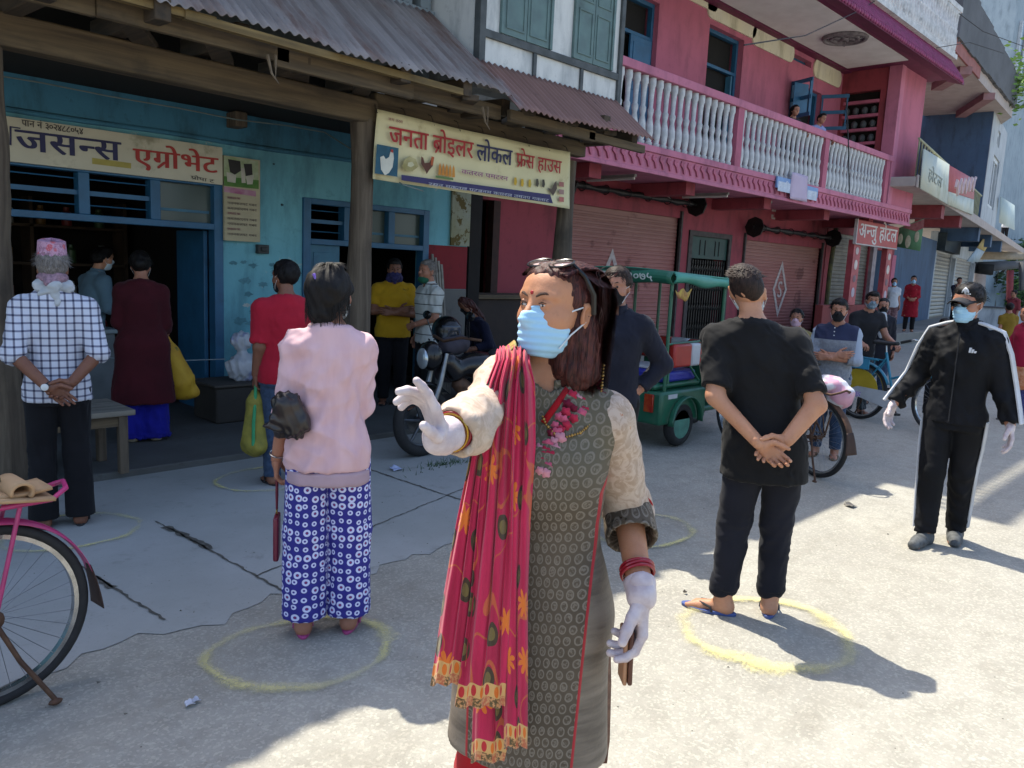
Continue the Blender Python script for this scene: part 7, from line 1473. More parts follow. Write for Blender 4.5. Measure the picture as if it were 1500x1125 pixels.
def fall(rowsL, rowsR, ybot, Dh0, nf, amp, seed, name='shawl_fall', taper=1.0, back=True):
    """rows: photo y -> left / right pixel; a pleated hanging sheet in an upright plane, carried over the shoulder at the top"""
    ys = [r[0] for r in rowsL]; L = [r[1] for r in rowsL]; R_ = [r[1] for r in rowsR]; rr = random.Random(seed); ph = rr.uniform(0, 6)
    nu, nv = 90, 110; V = []; PCs = []; y0 = ys[0]; tot = None
    for j in range(nv+1):
        v = j/nv; y = ybot+(y0-ybot)*v
        for i in range(nu+1):
            u = i/nu; l = np.interp(y, ys, L); r_ = np.interp(y, ys, R_)
            w_ = u+.075*math.sin(2*PI*nf*u+ph+.6*math.sin(v*5))/nf*1.2+.012*math.sin(v*9+u*11+ph)
            dep = amp*(.35+.5*v)*(math.sin(2*PI*nf*u+ph+.5*math.sin(v*4+seed))+.45*math.sin(2*PI*nf*2.3*u+ph*2+v*3)+.5*math.sin(2*PI*nf*.6*u+v*6+ph)*math.sin(v*7+ph)); P0 = hp_(l+(r_-l)*w_, y+2.5*math.sin(2*PI*nf*u+ph), Dh0+dep+.012*math.sin(u*PI)*-1+ .03*max(0, (v-.86)/.14)**2)
            V.append(toL(P0)); PCs.append(((u-.5)*.15*taper+seed*3, (1-v)*0+v*(y-ybot)*-0+abs(V[-1][2]-V[i][2]), 0))
    if back:
        for t, dz, dD in ((1, .014, .035), (2, .016, .09), (3, .0, .15), (4, -.06, .2), (5, -.22, .23)):
            for i in range(nu+1):
                b0 = np.array(V[nv*(nu+1)+i]); P1 = HM @ Vector(b0); P1 = P1+_fh*dD+Vector((0, 0, dz)); V.append(toL(P1)); PCs.append(((i/nu-.5)*.1+seed*3, PCs[nv*(nu+1)+i][1]+.05*t, 0))
        nv2 = nv+5
    else: nv2 = nv
    Q = np.array([(j*(nu+1)+i, j*(nu+1)+i+1, (j+1)*(nu+1)+i+1, (j+1)*(nu+1)+i) for j in range(nv2) for i in range(nu)])
    o = smooth_obj(name, np.array(V), Q, M_shawl, HERO.root, np.array(PCs)); s_ = o.modifiers.new('solid', 'SOLIDIFY'); s_.thickness = .0025; return o
fall(((527, 727), (560, 714), (650, 691), (760, 668), (870, 648), (1003, 628)), ((527, 748), (560, 738), (650, 722), (760, 716), (870, 708), (1003, 692)), 1003, 1.565, 3, .010, 1)
fall(((525, 736), (560, 726), (650, 712), (760, 702), (870, 690), (1036, 668)), ((525, 764), (560, 760), (650, 755), (760, 752), (870, 748), (1036, 742)), 1036, 1.55, 3, .010, 2)
fall(((528, 752), (560, 748), (650, 745), (760, 740), (870, 738), (1095, 736)), ((528, 774), (560, 781), (650, 783), (760, 776), (870, 772), (1095, 771)), 1095, 1.56, 2, .009, 3)
fall(((530, 740), (650, 715), (760, 705), (870, 698), (1116, 686)), ((530, 766), (650, 752), (760, 750), (870, 748), (1116, 748)), 1116, 1.60, 2, .008, 4, back=False)
# side slit: red lining and the brown back panel showing past the front of the kurta
def ribbon(pts, name, mt, Dh, th=.003):
    m = MB(); n = len(pts)-1
    def fn(u, v):
        i = min(int(v*n), n-1); t = v*n-i; y = pts[i][0]+(pts[i+1][0]-pts[i][0])*t; a = pts[i][1]+(pts[i+1][1]-pts[i][1])*t; b_ = pts[i][2]+(pts[i+1][2]-pts[i][2])*t; return tuple(toL(hp_(a+(b_-a)*u, y, Dh+.012*math.sin(u*5+v*4))))
    m.grid(fn, 6, n*8); return m.build(name, mt, HERO.root, solid=th)
ribbon(((822, 868, 884), (880, 862, 889), (940, 858, 886), (985, 852, 874)), 'slit_lining', M_redtrim, 1.735); ribbon(((835, 860, 887), (900, 858, 893), (1000, 852, 895), (1085, 846, 893), (1118, 866, 889)), 'back_panel', mat('brown_back_print', '#5f4233', '#7a5a46', 60, .8), 1.80)
# embroidered end lying over the shoulder
m = MB(); P0, P1, P2, P3 = [toL(hp_(a, b_, D)) for a, b_, D in ((733, 528, 1.62), (757, 507, 1.62), (752, 500, 1.72), (726, 520, 1.72))]; m.grid(lambda u, v: tuple((P0*(1-u)+P1*u)*(1-v)+(P3*(1-u)+P2*u)*v+np.array([0, 0, .006*math.sin(v*PI)])), 8, 6); m.build('shawl_edge', mat('green_gold_brocade', '#5d6b2c', '#a8803a', 90, .7, stain='#8f2a2a', ss=60), HERO.root, solid=.003)
# --- wallet held in her left hand
Wd = J['lD']/np.linalg.norm(J['lD']); c0 = J['lW']+Wd*.135*k; wl = thing('wallet', 'tan and brown wallet held in the hand of the woman in front', 'wallet', tuple((HM @ Vector(c0))[:]))
wu = Wd; wn = J['lN']/np.linalg.norm(J['lN']); wsd = np.cross(wu, wn); f3 = lambda a, b_, t: tuple((HM @ Vector(c0+wu*a+wsd*b_+wn*t))[:])
def slab(a0, a1, b0, b1, t0, t1): m = MB(); m.add([f3(a, b_, t) for t in (t0, t1) for a, b_ in ((a0, b0), (a1, b0), (a1, b1), (a0, b1))], [(3, 2, 1, 0), (4, 5, 6, 7), (0, 1, 5, 4), (1, 2, 6, 5), (2, 3, 7, 6), (3, 0, 4, 7)]); return m
part(slab(-.055, .06, -.034, .034, .016, .026), 'cover', mat('brown_leather', '#5a2f1c', '#4c2717', 9, .5), wl, bevel=.004); part(slab(-.055, .062, -.03, .036, .027, .036), 'flap', mat('tan_leather', '#a87a58', '#9a6d4d', 9, .5), wl, bevel=.004)
# ================================================================== OBJECTS
def chalk_mat():
    b = NB('yellow_chalk', .95); p = b.sep(b.attr()); v = b.obj(); n = b.noise(v, 7, 5, .7); f = b.noise(v, 75, 4, .7)
    a = b.math('MULTIPLY', b.step(b.math('SUBTRACT', b.math('ADD', b.math('MULTIPLY', n, .9), b.math('MULTIPLY', f, .55)), b.math('MULTIPLY', b.math('ABSOLUTE', p[1]), .55)), .34, .8), .66)
    b.col(C('#d2c884')); b.set(b.b.inputs['Alpha'], b.math('MULTIPLY', a, p[2])); return b.m
M_chalk = chalk_mat()
def chalk(cx, cy, rx, ry, rot, wd, seed, label, arc=(0, 1), st=1.):
    rr = random.Random(seed); m = MB(); n = 120; vs = []; pc = []; ph = [rr.uniform(0, 6.28) for _ in range(4)]
    for i in range(n+1):
        t = arc[0]+(arc[1]-arc[0])*i/n; a = 2*PI*t; w_ = 1+.05*math.sin(2*a+ph[0])+.035*math.sin(3*a+ph[1])+.015*math.sin(7*a+ph[2]); ww = wd*1.55*(.75+.7*max(0, math.sin(a*1.5+ph[3]))**3)
        fade = min(1, i/6, (n-i)/6) if arc != (0, 1) else 1
        for s_ in (-1, -.33, .33, 1):
            x, y = (rx*w_+s_*ww)*math.cos(a), (ry*w_+s_*ww)*math.sin(a); vs.append((cx+x*math.cos(rot)-y*math.sin(rot), cy+x*math.sin(rot)+y*math.cos(rot), .012)); pc.append((t, s_, fade*st*(.75+.35*math.sin(a*2.3+ph[1]))))
    m.add(vs, [(i*4+j, (i+1)*4+j, (i+1)*4+j+1, i*4+j+1) for i in range(n) for j in range(3)]); m.pc = pc
    return tag(m.build('chalk_circle', M_chalk), label, 'chalk mark', 'chalk circles marking where to stand')
chalk(1.67, 2.76, .355, .31, -.5, .042, 1, 'pale yellow chalk circle around the woman in the pink blouse'); chalk(3.40, 1.53, .40, .34, -.6, .06, 6, 'faint yellow chalk circle around the man in the long black T-shirt')
chalk(1.42, 4.86, .34, .32, 0, .038, 3, 'yellow chalk circle around the man in the plaid shirt'); chalk(2.86, 5.22, .36, .32, .2, .036, 4, 'pale chalk circle around the man in the red T-shirt'); chalk(4.15, 2.78, .38, .3, .3, .036, 5, 'faint chalk circle behind the woman with the magenta shawl')
M_steel = mat('dull_steel', '#8d8f90', '#75777a', 12, .35, .8); M_chrome = mat('scratched_chrome', '#b3b5b6', '#8f9192', 15, .22, .9); M_rub = mat('tyre_rubber', '#19191a', '#222223', 25, .8, bump=.3, bs=90); M_rust = mat('rusty_steel', '#4a352a', '#5f4534', 20, .7, .4, stain='#2e2521')
def wheel(par, name, x, R, steer=0., spokes=32, tyr=.021, rim=None):
    w_ = bpy.data.objects.new(name, None); COL.objects.link(w_); w_.parent = par; w_.location = (x, 0, R); w_.rotation_euler = (0, 0, steer)
    m = MB(); m.torus((0, 0, 0), (0, 1, 0), R-tyr, tyr, 56, 10); m.build('tyre', M_rub, w_)
    m = MB(); prof = [(-.014, R-2*tyr+.004), (-.014, R-2*tyr-.012), (.014, R-2*tyr-.012), (.014, R-2*tyr+.004)]; n = 56; vs = []
    for i in range(n):
        a = 2*PI*i/n
        for y, r in prof: vs.append((r*math.cos(a), y, r*math.sin(a)))
    m.add(vs, [(i*4+j, ((i+1) % n)*4+j, ((i+1) % n)*4+(j+1) % 4, i*4+(j+1) % 4) for i in range(n) for j in range(4)]); m.build('rim', rim or M_chrome, w_)
    m = MB()
    for i in range(spokes):
        a = 2*PI*i/spokes; b_ = a+(.35 if i % 4 < 2 else -.35); y = .022 if i % 2 else -.022; m.tube([(.018*math.cos(b_), y, .018*math.sin(b_)), ((R-2*tyr-.01)*math.cos(a), 0, (R-2*tyr-.01)*math.sin(a))], .0011, 4, cap=False)
    m.build('spokes', M_steel, w_); m = MB(); m.lathe((0, -.05, 0), (0, 1, 0), [(0, .008), (.018, .008), (.02, .024), (.035, .016), (.065, .016), (.08, .024), (.082, .008), (.1, .008)], 14); m.build('hub', M_rust, w_); return w_
def bicycle(label, rear, head, col, lean=.06, R=.33, wb=1.05, steer=.0, carrier=True, stand=True, ladies=True, guard=None, chaincase=None, saddle=None, bare=()):
    root = thing('bicycle', label, 'bicycle', (rear[0], rear[1], 0)); root.rotation_euler = (lean, 0, math.radians(head)); t = lambda pts, r, n=8: MB().tube(pts, r, n)
    b = lambda mb, nm, mt=col, **k_: mb.build(nm, mt, root, **k_)
    wheel(root, 'rear_wheel', 0, R); wheel(root, 'front_wheel', wb, R, steer)
    bb = (.44, 0, R-.06); st = (.26, 0, R+.5); hd0 = (wb-.2, 0, R+.55); hd1 = (wb-.15, 0, R+.36); m = MB()
    m.tube([bb, st], .016); m.tube([hd0, hd1], .02)
    if ladies: m.tube([hd0, (wb-.42, 0, R+.28), (.36, 0, R+.2)], .014); m.tube([hd1, (wb-.45, 0, R+.06), bb], .016)
    else: m.tube([hd0, (.28, 0, R+.47)], .014); m.tube([hd1, bb], .016)
    for y in (-.055, .055): m.tube([(0, y, R), (bb[0]-.05, y*.5, bb[2])], .0095); m.tube([(0, y, R), (.28, y*.25, R+.44)], .009)
    b(m, 'frame'); m = MB(); m.tube([hd0, hd1], .015)
    for y in (-.052, .052): m.tube([hd1, (wb-.13, y, R+.33), (wb-.03, y, R+.06), (wb, y, R)], .011)
    b(m, 'fork'); m = MB(); m.tube([(wb-.2, 0, R+.54), (wb-.215, 0, R+.66)], .012); m.tube([(wb-.38, -.27, R+.65), (wb-.26, -.24, R+.69), (wb-.2, -.1, R+.67), (wb-.2, .1, R+.67), (wb-.26, .24, R+.69), (wb-.38, .27, R+.65)], .011); b(m, 'handlebar', M_chrome)
    for y in (-.255, .255): b(MB().tube([(wb-.4, y*1.06, R+.645), (wb-.29, y, R+.68)], .016), 'grip', M_rub)
    m = MB(); m.grid(lambda u, v: (.13+.26*u, (v-.5)*(.19-.14*u**.8), R+.6+.02*math.cos((v-.5)*3)+.02*(u-.5)**2), 14, 8); o = b(m, 'saddle', saddle or M_rub, solid=.03); m = MB(); m.tube([st, (.245, 0, R+.58)], .012); b(m, 'seat_post', M_chrome)
    m = MB(); g = lambda x0, a0, a1: m.grid(lambda u, v: (x0+(R+.02)*math.cos(a0+(a1-a0)*u), (v-.5)*.062, R+(R+.02-.02*abs(2*v-1)**2)*math.sin(a0+(a1-a0)*u)), 30, 6); g(0, .35, 2.9) if True else 0; b(m, 'mudguard', guard or col, solid=.002)
    m = MB(); m.grid(lambda u, v: (wb+(R+.02)*math.cos(.6+1.9*u), (v-.5)*.062, R+(R+.02-.02*abs(2*v-1)**2)*math.sin(.6+1.9*u)), 30, 6); b(m, 'mudguard', guard or col, solid=.002)
    m = MB(); m.grid(lambda u, v: (-(R+.02)*math.cos(.32-.34*v)-.012*v, (u-.5)*(.07+.05*v), R+(R+.02)*math.sin(.32-.5*v)), 6, 8); b(m, 'mud_flap', mat('brown_mud_flap', '#2e1f1a', '#3d2b24', 9), solid=.003)
    m = MB(); m.lathe((bb[0], -.045, bb[2]), (0, 1, 0), [(0, .09), (.006, .09)], 24); m.tube([(bb[0], -.06, bb[2]), (bb[0]+.1, -.065, bb[2]-.13)], .009); m.tube([(bb[0], .06, bb[2]), (bb[0]-.1, .065, bb[2]+.13)], .009); b(m, 'crank', M_rust)
    for s_ in (-1, 1): m = MB(); m.box(bb[0]-s_*.1-.045, bb[0]-s_*.1+.045, s_*.07+(-.04 if s_ > 0 else -.04)+s_*.03, s_*.07+.04+s_*.03, bb[2]+s_*.13-.012, bb[2]+s_*.13+.012); b(m, 'pedal', M_rub)
    m = MB(); z0 = R-.04
    if chaincase: m.prism((0, -.075, R), (1, 0, 0), (0, 0, 1), [(-.06, -.04), (0, -.06), (.44, -.15), (.53, -.1), (.54, .0), (.46, .05), (0, .06), (-.06, .03)], .02); b(m, 'chain_case', chaincase)
    else: m.tube([(0, -.045, R+.03), (bb[0], -.045, bb[2]+.09)], .005, 5); m.tube([(0, -.045, R-.03), (bb[0], -.045, bb[2]-.09)], .005, 5); b(m, 'chain', M_rust)
    if stand: m = MB(); m.tube([(0, .07, R), (-.06, .1, R*.55), (-.15, .14, .02)], .009); m.ell((-.15, .145, .012), (.025, .015, .012), 8, 6); m.ell((.0, .075, R+.01), (.03, .012, .035), 8, 6); b(m, 'kickstand', M_rust)
    if carrier:
        m = MB(); zc = R+.40; m.tube([(.22, -.07, zc), (-.2, -.085, zc+.005), (-.26, -.05, zc+.03), (-.27, 0, zc+.045), (-.26, .05, zc+.03), (-.2, .085, zc+.005), (.22, .07, zc)], .0095)
        for x in (-.16, -.02, .12): m.tube([(x, -.08, zc), (x, .08, zc)], .006)
        for y in (-.075, .075): m.tube([(0, y*.9, R), (-.1, y, zc)], .008); m.tube([(0, y*.9, R), (.08, y, zc)], .006)
        b(m, 'carrier')
    return root
M_pink_p = mat('pink_bike_paint', '#b3356f', '#a02d62', 7, .35, stain='#6d3a4d', ss=9, sa=.62, sb=.75)
pr = G(-8, 1036); bk = bicycle('bright pink bicycle cut off by the left edge, cardboard strapped on its carrier', (pr.x, pr.y), 184, M_pink_p, R=.335, lean=.05)
cd = thing('cardboard_roll', 'folded tan cardboard strapped on the carrier of the pink bicycle', 'cardboard', (pr.x, pr.y, .76), math.radians(184))
m = MB(); m.grid(lambda u, v: ((.30-.5*u), (v-.5)*.17, .005+.018*math.sin(u*4)), 16, 4); m.build('sheet', mat('tan_cardboard', '#b3916c', '#a58360', 5, .85, stain='#8a6a4c', ss=6), cd, solid=.012)
m = MB(); m.grid(lambda u, v: (.24-.44*u, -.02+(v-.5)*.15, .03+.012*math.sin(u*5+1)), 14, 4); m.grid(lambda u, v: (-.1+.035*math.cos(PI*1.4*u-.4), (v-.5)*.16-.01, .032+.03*math.sin(PI*1.4*u-.4)), 14, 4); m.build('fold', MATS['tan_cardboard'], cd, solid=.012)
m = MB(); m.tube([(.1, -.1, 0), (.08, -.02, .06), (.02, .06, .055), (-.02, .1, 0)], .004, 6); m.tube([(-.08, -.1, 0), (-.06, -.03, .07), (.0, .04, .058), (.06, .1, 0)], .004, 6); m.build('cord', mat('dark_green_cord', '#2b3328', '#4a4a2a', 30), cd)
r1 = G(1194, 698); hd_ = 66; b2_ = bicycle('old black bicycle with a plastic wrapped bag on its carrier, behind the black T-shirt man', (r1.x, r1.y), hd_, M_rust, R=.34, wb=1.06, ladies=False, lean=-.04)
q = S(); q.el((-.04, 0, .80), (.16, .13, .08)); q.el((-.14, -.04, .72), (.11, .11, .11)); V, Q = q.mesh(.012, crease(30, 30, 30, .02, 5)); pb = thing('plastic_bag', 'crumpled white and pink plastic bag on the carrier of the black bicycle', 'bag', (r1.x, r1.y, 0), math.radians(hd_))
M_plast = NB('white_pink_plastic', .3, 0, .5); _n = M_plast.noise(M_plast.obj(), 6, 4); M_plast.col(M_plast.mix(M_plast.step(_n, .45, .55), C('#c3c2c8'), C('#b98a9d'))); M_plast = M_plast.m; smooth_obj('wrap', V, Q, M_plast, pb)
m = MB(); write(m, list('बजार'), (-.24, -.155, .72), (1, 0, 0), (0, 0, 1), width=.22, size=.07, bold=.02); m.build('lettering', flatm('#5a4f8a'), pb)
r2 = G(1256, 613); f2_ = G(1345, 632); hd2 = math.degrees(math.atan2(f2_.y-r2.y, f2_.x-r2.x)); tb_ = bicycle('teal bicycle with white chain case and yellow skirt guard held by the charcoal shirt man', (r2.x, r2.y), hd2, mat('teal_bike_paint', '#2f7d95', '#27708a', 6, .35), R=.345, wb=min(1.2, max(1.0, (f2_-r2).length)), chaincase=mat('white_chain_case', '#b4b8ba', '#a3a7a9', 8, .5), lean=-.04)
m = MB(); m.prism((0, -.07, .345), (1, 0, 0), (0, 0, 1), [(.27*math.cos(a), .27*math.sin(a)) for a in [PI*j/16 for j in range(17)]], .012); m.build('skirt_guard', mat('yellow_guard', '#b39a2a', '#a38c22', 6, .5), tb_); m = MB(); m.box(-.25, .12, -.1, -.085, .62, .74); m.build('guard_plate', mat('cyan_plate', '#3f8fae', None, 4, .5), tb_)
# ---- motorcycle with helmet and backpack
fc = G(618, 668); MH = 176; mc_ = thing('motorcycle', 'black motorcycle parked in front of the shop with a helmet and grey bag on it', 'motorcycle', (fc.x+1.25*math.cos(math.radians(MH-180)), fc.y+1.25*math.sin(math.radians(MH-180)), 0)); mc_.rotation_euler = (.05, 0, math.radians(MH))
M_mcblk = mat('black_gloss_paint', '#0b0b0d', '#111114', 4, .25)
def alloy(x, steer):
    w_ = bpy.data.objects.new('wheel', None); COL.objects.link(w_); w_.parent = mc_; w_.location = (x, 0, .31); w_.rotation_euler = (0, 0, steer)
    m = MB(); m.torus((0, 0, 0), (0, 1, 0), .262, .048, 48, 12); m.build('tyre', M_rub, w_); m = MB(); m.torus((0, 0, 0), (0, 1, 0), .215, .014, 44, 8)
    for k_ in range(6): a = 2*PI*k_/6; m.tube([(.03*math.cos(a), 0, .03*math.sin(a)), (.21*math.cos(a+.12), 0, .21*math.sin(a+.12))], [.016, .011], 6)
    m.lathe((0, -.06, 0), (0, 1, 0), [(0, .03), (.12, .03)], 14); m.lathe((0, -.075, 0), (0, 1, 0), [(0, .11), (.006, .11)], 24); m.build('rim', mat('grey_alloy', '#5d5f62', '#4c4e51', 9, .35, .7), w_)
alloy(0, 0); alloy(1.25, .12); pm = lambda mb, nm, mt=M_mcblk, **k_: mb.build(nm, mt, mc_, **k_)
m = MB()
for y in (-.085, .085): m.tube([(1.25, y, .31), (1.12, y, .62), (1.05, y, .88)], [.028, .026, .02], 10)
pm(m, 'fork', M_steel); m = MB(); m.grid(lambda u, v: (1.25+.335*math.cos(.5+1.9*u), (v-.5)*.13, .31+(.335-.02*abs(2*v-1)**2)*math.sin(.5+1.9*u)), 24, 6); pm(m, 'front_mudguard', solid=.004)
q = S(); q.el((.66, 0, .76), (.24, .13, .12)); q.rc((.9, 0, .72), (.98, 0, .8), .1, .09, .05); q.rc((.2, 0, .66), (-.25, 0, .72), .11, .08, .06); V, Q = q.mesh(.014); smooth_obj('tank', V, Q, M_mcblk, mc_)
q = S(); q.rc((.42, 0, .80), (-.2, 0, .85), .1, .09, .03); q.cut((0, 0, .79), (0, .0, -1)); V, Q = q.mesh(.014); smooth_obj('seat', V, Q, M_rubber, mc_)
q = S(); q.el((.62, 0, .42), (.2, .15, .16)); q.rc((.7, 0, .5), (.85, 0, .6), .08, .07); V, Q = q.mesh(.014, folds(10, 10, 160, .004, 2)); smooth_obj('engine', V, Q, M_rust, mc_); m = MB(); m.tube([(.75, -.13, .4), (.6, -.16, .28), (-.1, -.17, .36), (-.35, -.17, .42)], [.025, .03, .05, .05], 12); pm(m, 'exhaust', M_steel); m = MB(); m.tube([(0, -.1, .31), (.5, -.1, .36)], .025); m.tube([(0, .1, .31), (.5, .1, .36)], .025); pm(m, 'swing_arm', M_steel)
q = S(); q.el((1.16, 0, .86), (.1, .11, .13)); V, Q = q.mesh(.01); smooth_obj('headlight_cowl', V, Q, M_mcblk, mc_); m = MB(); m.ell((1.245, 0, .84), (.03, .075, .09), 18, 12); pm(m, 'headlight', NB('headlight_glass', .08, .6).col(C('#aab4ba')).m)
m = MB(); m.tube([(.88, -.34, 1.0), (.98, -.2, 1.02), (1.02, 0, .98), (.98, .2, 1.02), (.88, .34, 1.0)], .013); pm(m, 'handlebar', M_rust)
for y in (-1, 1): m = MB(); m.tube([(.95, y*.26, 1.02), (.98, y*.3, 1.16)], .006); m.ell((.975, y*.31, 1.2), (.02, .06, .04), 12, 8); pm(m, 'mirror', M_mcblk)
hm = thing('helmet', 'black full face helmet with grey visor resting on the motorcycle handlebar', 'helmet', tuple(onY(654, 484, 5.45))); q = S(); q.el((0, 0, 0), (.125, .15, .135)); q.el((-.02, -.04, -.07), (.11, .1, .07), .03); q.el((0, -.17, -.0), (.09, .09, .05), .01, sub=True); V, Q = q.mesh(.009); smooth_obj('shell', V, Q, M_mcblk, hm); m = MB(); m.grid(lambda u, v: (.118*math.sin((u-.5)*2.3), -.145*math.cos((u-.5)*2.3)-.004, -.045+.1*v), 16, 6); m.build('visor', mat('grey_visor', '#3d4550', None, 4, .15), hm, solid=.004)
bp_ = thing('backpack', 'dark grey backpack hanging on the front of the motorcycle', 'backpack', tuple(onY(664, 524, 5.25))); q = S(); q.rc((-.09, 0, -.12), (.09, 0, -.12), .1, .1, .03); q.rc((-.08, 0, .1), (.08, 0, .12), .085, .085, .04); q.rc((-.06, -.07, -.1), (.06, -.07, -.08), .07, .07, .02); V, Q = q.mesh(.011, crease(26, 26, 26, .009, 4)); smooth_obj('bag', V, Q, cloth('grey_backpack', '#3d3a42', '#332f37'), bp_); m = MB(); m.tube([(-.07, .02, .17), (-.03, .0, .24), (.04, 0, .24), (.08, .02, .18)], .01); m.tube([(-.1, -.09, .02), (0, -.125, .03), (.1, -.09, .02)], .006); m.build('strap', M_rubber, bp_)
# ---- green electric rickshaw
M_rgreen = mat('rickshaw_green_paint', '#1f5d45', '#1a523d', 5, .35, stain='#3d5a48', ss=6); M_tarp = mat('green_tarpaulin', '#1c5b47', '#24705a', 3, .55, bump=.3, bs=12, stain='#3f8a76', ss=2); M_tarpl = mat('teal_tarpaulin', '#3f8a78', '#357a6a', 3, .55, stain='#5fa592')
RXK, RY0, RY1 = 6.15, 4.0, 5.12; rk = thing('electric_rickshaw', 'green electric rickshaw with green canopy, blue seats and red white backrest', 'rickshaw', (RXK, 4.5, 0))
czt = onY(985, 402, RY0).z; RXK = onY(985, 402, RY0).x; L_ = onY(1104, 430, RY0).x-RXK
m = MB(); m.grid(lambda u, v: (RXK-.02-.05*math.sin(v*PI), RY0-.03+(RY1-RY0+.06)*u, czt-.09+.11*v+.012*math.sin(u*9)), 20, 5); part(m, 'canopy_end', M_tarp, rk, solid=.01)
m = MB(); m.grid(lambda u, v: (RXK-.02+L_*u, RY0-.03-.03*math.sin(v*PI)-.02*math.sin(u*9), czt-.08-.06*u+.10*v+.015*math.sin(u*14)*(1-v)), 40, 5); m.grid(lambda u, v: (RXK-.02+L_*u, RY0-.03+(RY1-RY0+.06)*v, czt+.02-.06*u+.03*math.sin(v*PI)), 20, 8); part(m, 'canopy', M_tarpl, rk, solid=.01)
m = MB(); write(m, list('मिसनप')+list('७४२०७५'), (RXK-.085, RY1-.05, czt-.065), (0, -1, 0), (0, 0, 1), width=.92, size=.11, bold=.02); part(m, 'lettering', flatm('#b9c2bd'), rk)
m = MB(); m.grid(lambda u, v: (RXK+.0+.28*u, RY0-.045, czt-.14-.1*v*math.sin(u*PI)-.02*math.sin(u*11)), 12, 3); part(m, 'torn_lining', mat('yellow_lining', '#b39a45', '#8a5a3a', 12), rk, solid=.004)
for x in (.04, 1.0, L_-.1):
    for y in (RY0+.02, RY1-.02): part(MB().tube([(RXK+x, y, .5), (RXK+x, y, czt)], .018, 8), 'canopy_post', M_rgreen, rk)
m = MB(); m.tube([(RXK+.04, RY0+.02, czt-.02), (RXK+L_-.1, RY0+.02, czt-.07)], .014); m.tube([(RXK+.04, RY0+.02, 1.0), (RXK+1.0, RY0+.02, 1.02)], .012); part(m, 'canopy_frame', M_rgreen, rk)
q = S(); bx = lambda a, b_, r: q.rc(a, b_, r, r, .05)
m = MB(); m.box(RXK-.05, RXK+.75, RY0-.02, RY1+.02, .24, .56); m.box(RXK-.05, RXK+.75, RY0+.06, RY1-.06, .564, .63); part(m, 'rear_body', M_rgreen, rk, bevel=.03); m = MB(); m.box(RXK+.76, RXK+L_-.15, RY0+.05, RY1-.05, .28, .34); m.box(RXK+L_-.45, RXK+L_-.1, RY0+.1, RY1-.1, .344, .95); part(m, 'floor', M_rgreen, rk, bevel=.02)
m = MB(); m.box(RXK+1.25, RXK+1.6, RY0+.06, RY1-.06, .5, .78); part(m, 'seat_cushion', mat('blue_vinyl', '#252a86', '#2d3394', 6, .4), rk, bevel=.03); m = MB(); m.box(RXK+.05, RXK+.6, RY0+.03, RY1-.03, .633, .74); part(m, 'seat_cushion', mat('blue_vinyl', '#252a86', '#2d3394', 6, .4), rk, bevel=.03); m = MB(); m.box(RXK+.1, RXK+.4, RY0+.2, RY0+.5, .745, .77); part(m, 'white_seat_cover', mat('white_vinyl', '#b3b5b8', None, 5, .5), rk)
for a_, b_, nm_, mt_ in ((.1, .40, 'red_side_bolster', mat('red_vinyl', '#a3261f', '#93201b', 6, .4)), (.403, .56, 'white_stripe', MATS['white_vinyl']), (.563, L_-.3, 'red_side_bolster', mat('red_vinyl', '#a3261f'))): m = MB(); m.box(RXK+a_, RXK+b_, RY0-.03, RY0+.05, .78, 1.0); part(m, nm_, mt_, rk, bevel=.02)
m = MB(); m.box(RXK+1.02, RXK+1.12, RY0-.0, RY0+.42, .74, .98); m.box(RXK+1.02, RXK+1.12, RY0+.62, RY1, .74, .98); part(m, 'red_backrest', mat('red_vinyl', '#a3261f', '#93201b', 6, .4), rk, bevel=.025); m = MB(); m.box(RXK+1.015, RXK+1.125, RY0+.42, RY0+.62, .74, .98); part(m, 'white_stripe', MATS['white_vinyl'], rk, bevel=.02)
m = MB(); m.tube([(RXK+.06, RY0-.0, .63), (RXK+.06, RY0, .82), (RXK+.35, RY0, .84), (RXK+.6, RY0, .63)], .012); part(m, 'seat_rail', M_rgreen, rk)
for y in (RY0-.02, RY1-.06):
    m = MB(); wc = (RXK+.33, y+.04, .22); m.torus(wc, (0, 1, 0), .168, .05, 32, 10); o = part(m, 'tyre', M_rub, rk); m = MB(); m.lathe((wc[0], y, wc[2]), (0, 1, 0), [(0, .14), (.05, .14), (.06, .045), (.07, .045)], 20); part(m, 'hubcap', mat('mint_hub', '#4f8a78', '#3f6f62', 9, .5), rk)
m = MB(); m.grid(lambda u, v: (RXK+.33+.26*math.cos(PI*u), RY0-.03-.06*v, .235+.26*math.sin(PI*u)), 20, 3); part(m, 'mudguard', M_rgreen, rk, solid=.01); m = MB(); m.torus((RXK+L_-.1, 4.55, .25), (0, 1, 0), .2, .05, 28, 8); part(m, 'front_tyre', M_rub, rk)
m = MB(); m.box(RXK-.075, RXK-.051, RY0+.06, RY0+.16, .36, .53); part(m, 'tail_light', mat('red_lens', '#8a1a14', '#a3481c', 9, .25), rk, bevel=.006); m = MB(); m.box(RXK+.05, RXK+.2, RY0-.028, RY0-.021, .49, .53); part(m, 'number_strip', MATS['white_vinyl'], rk)
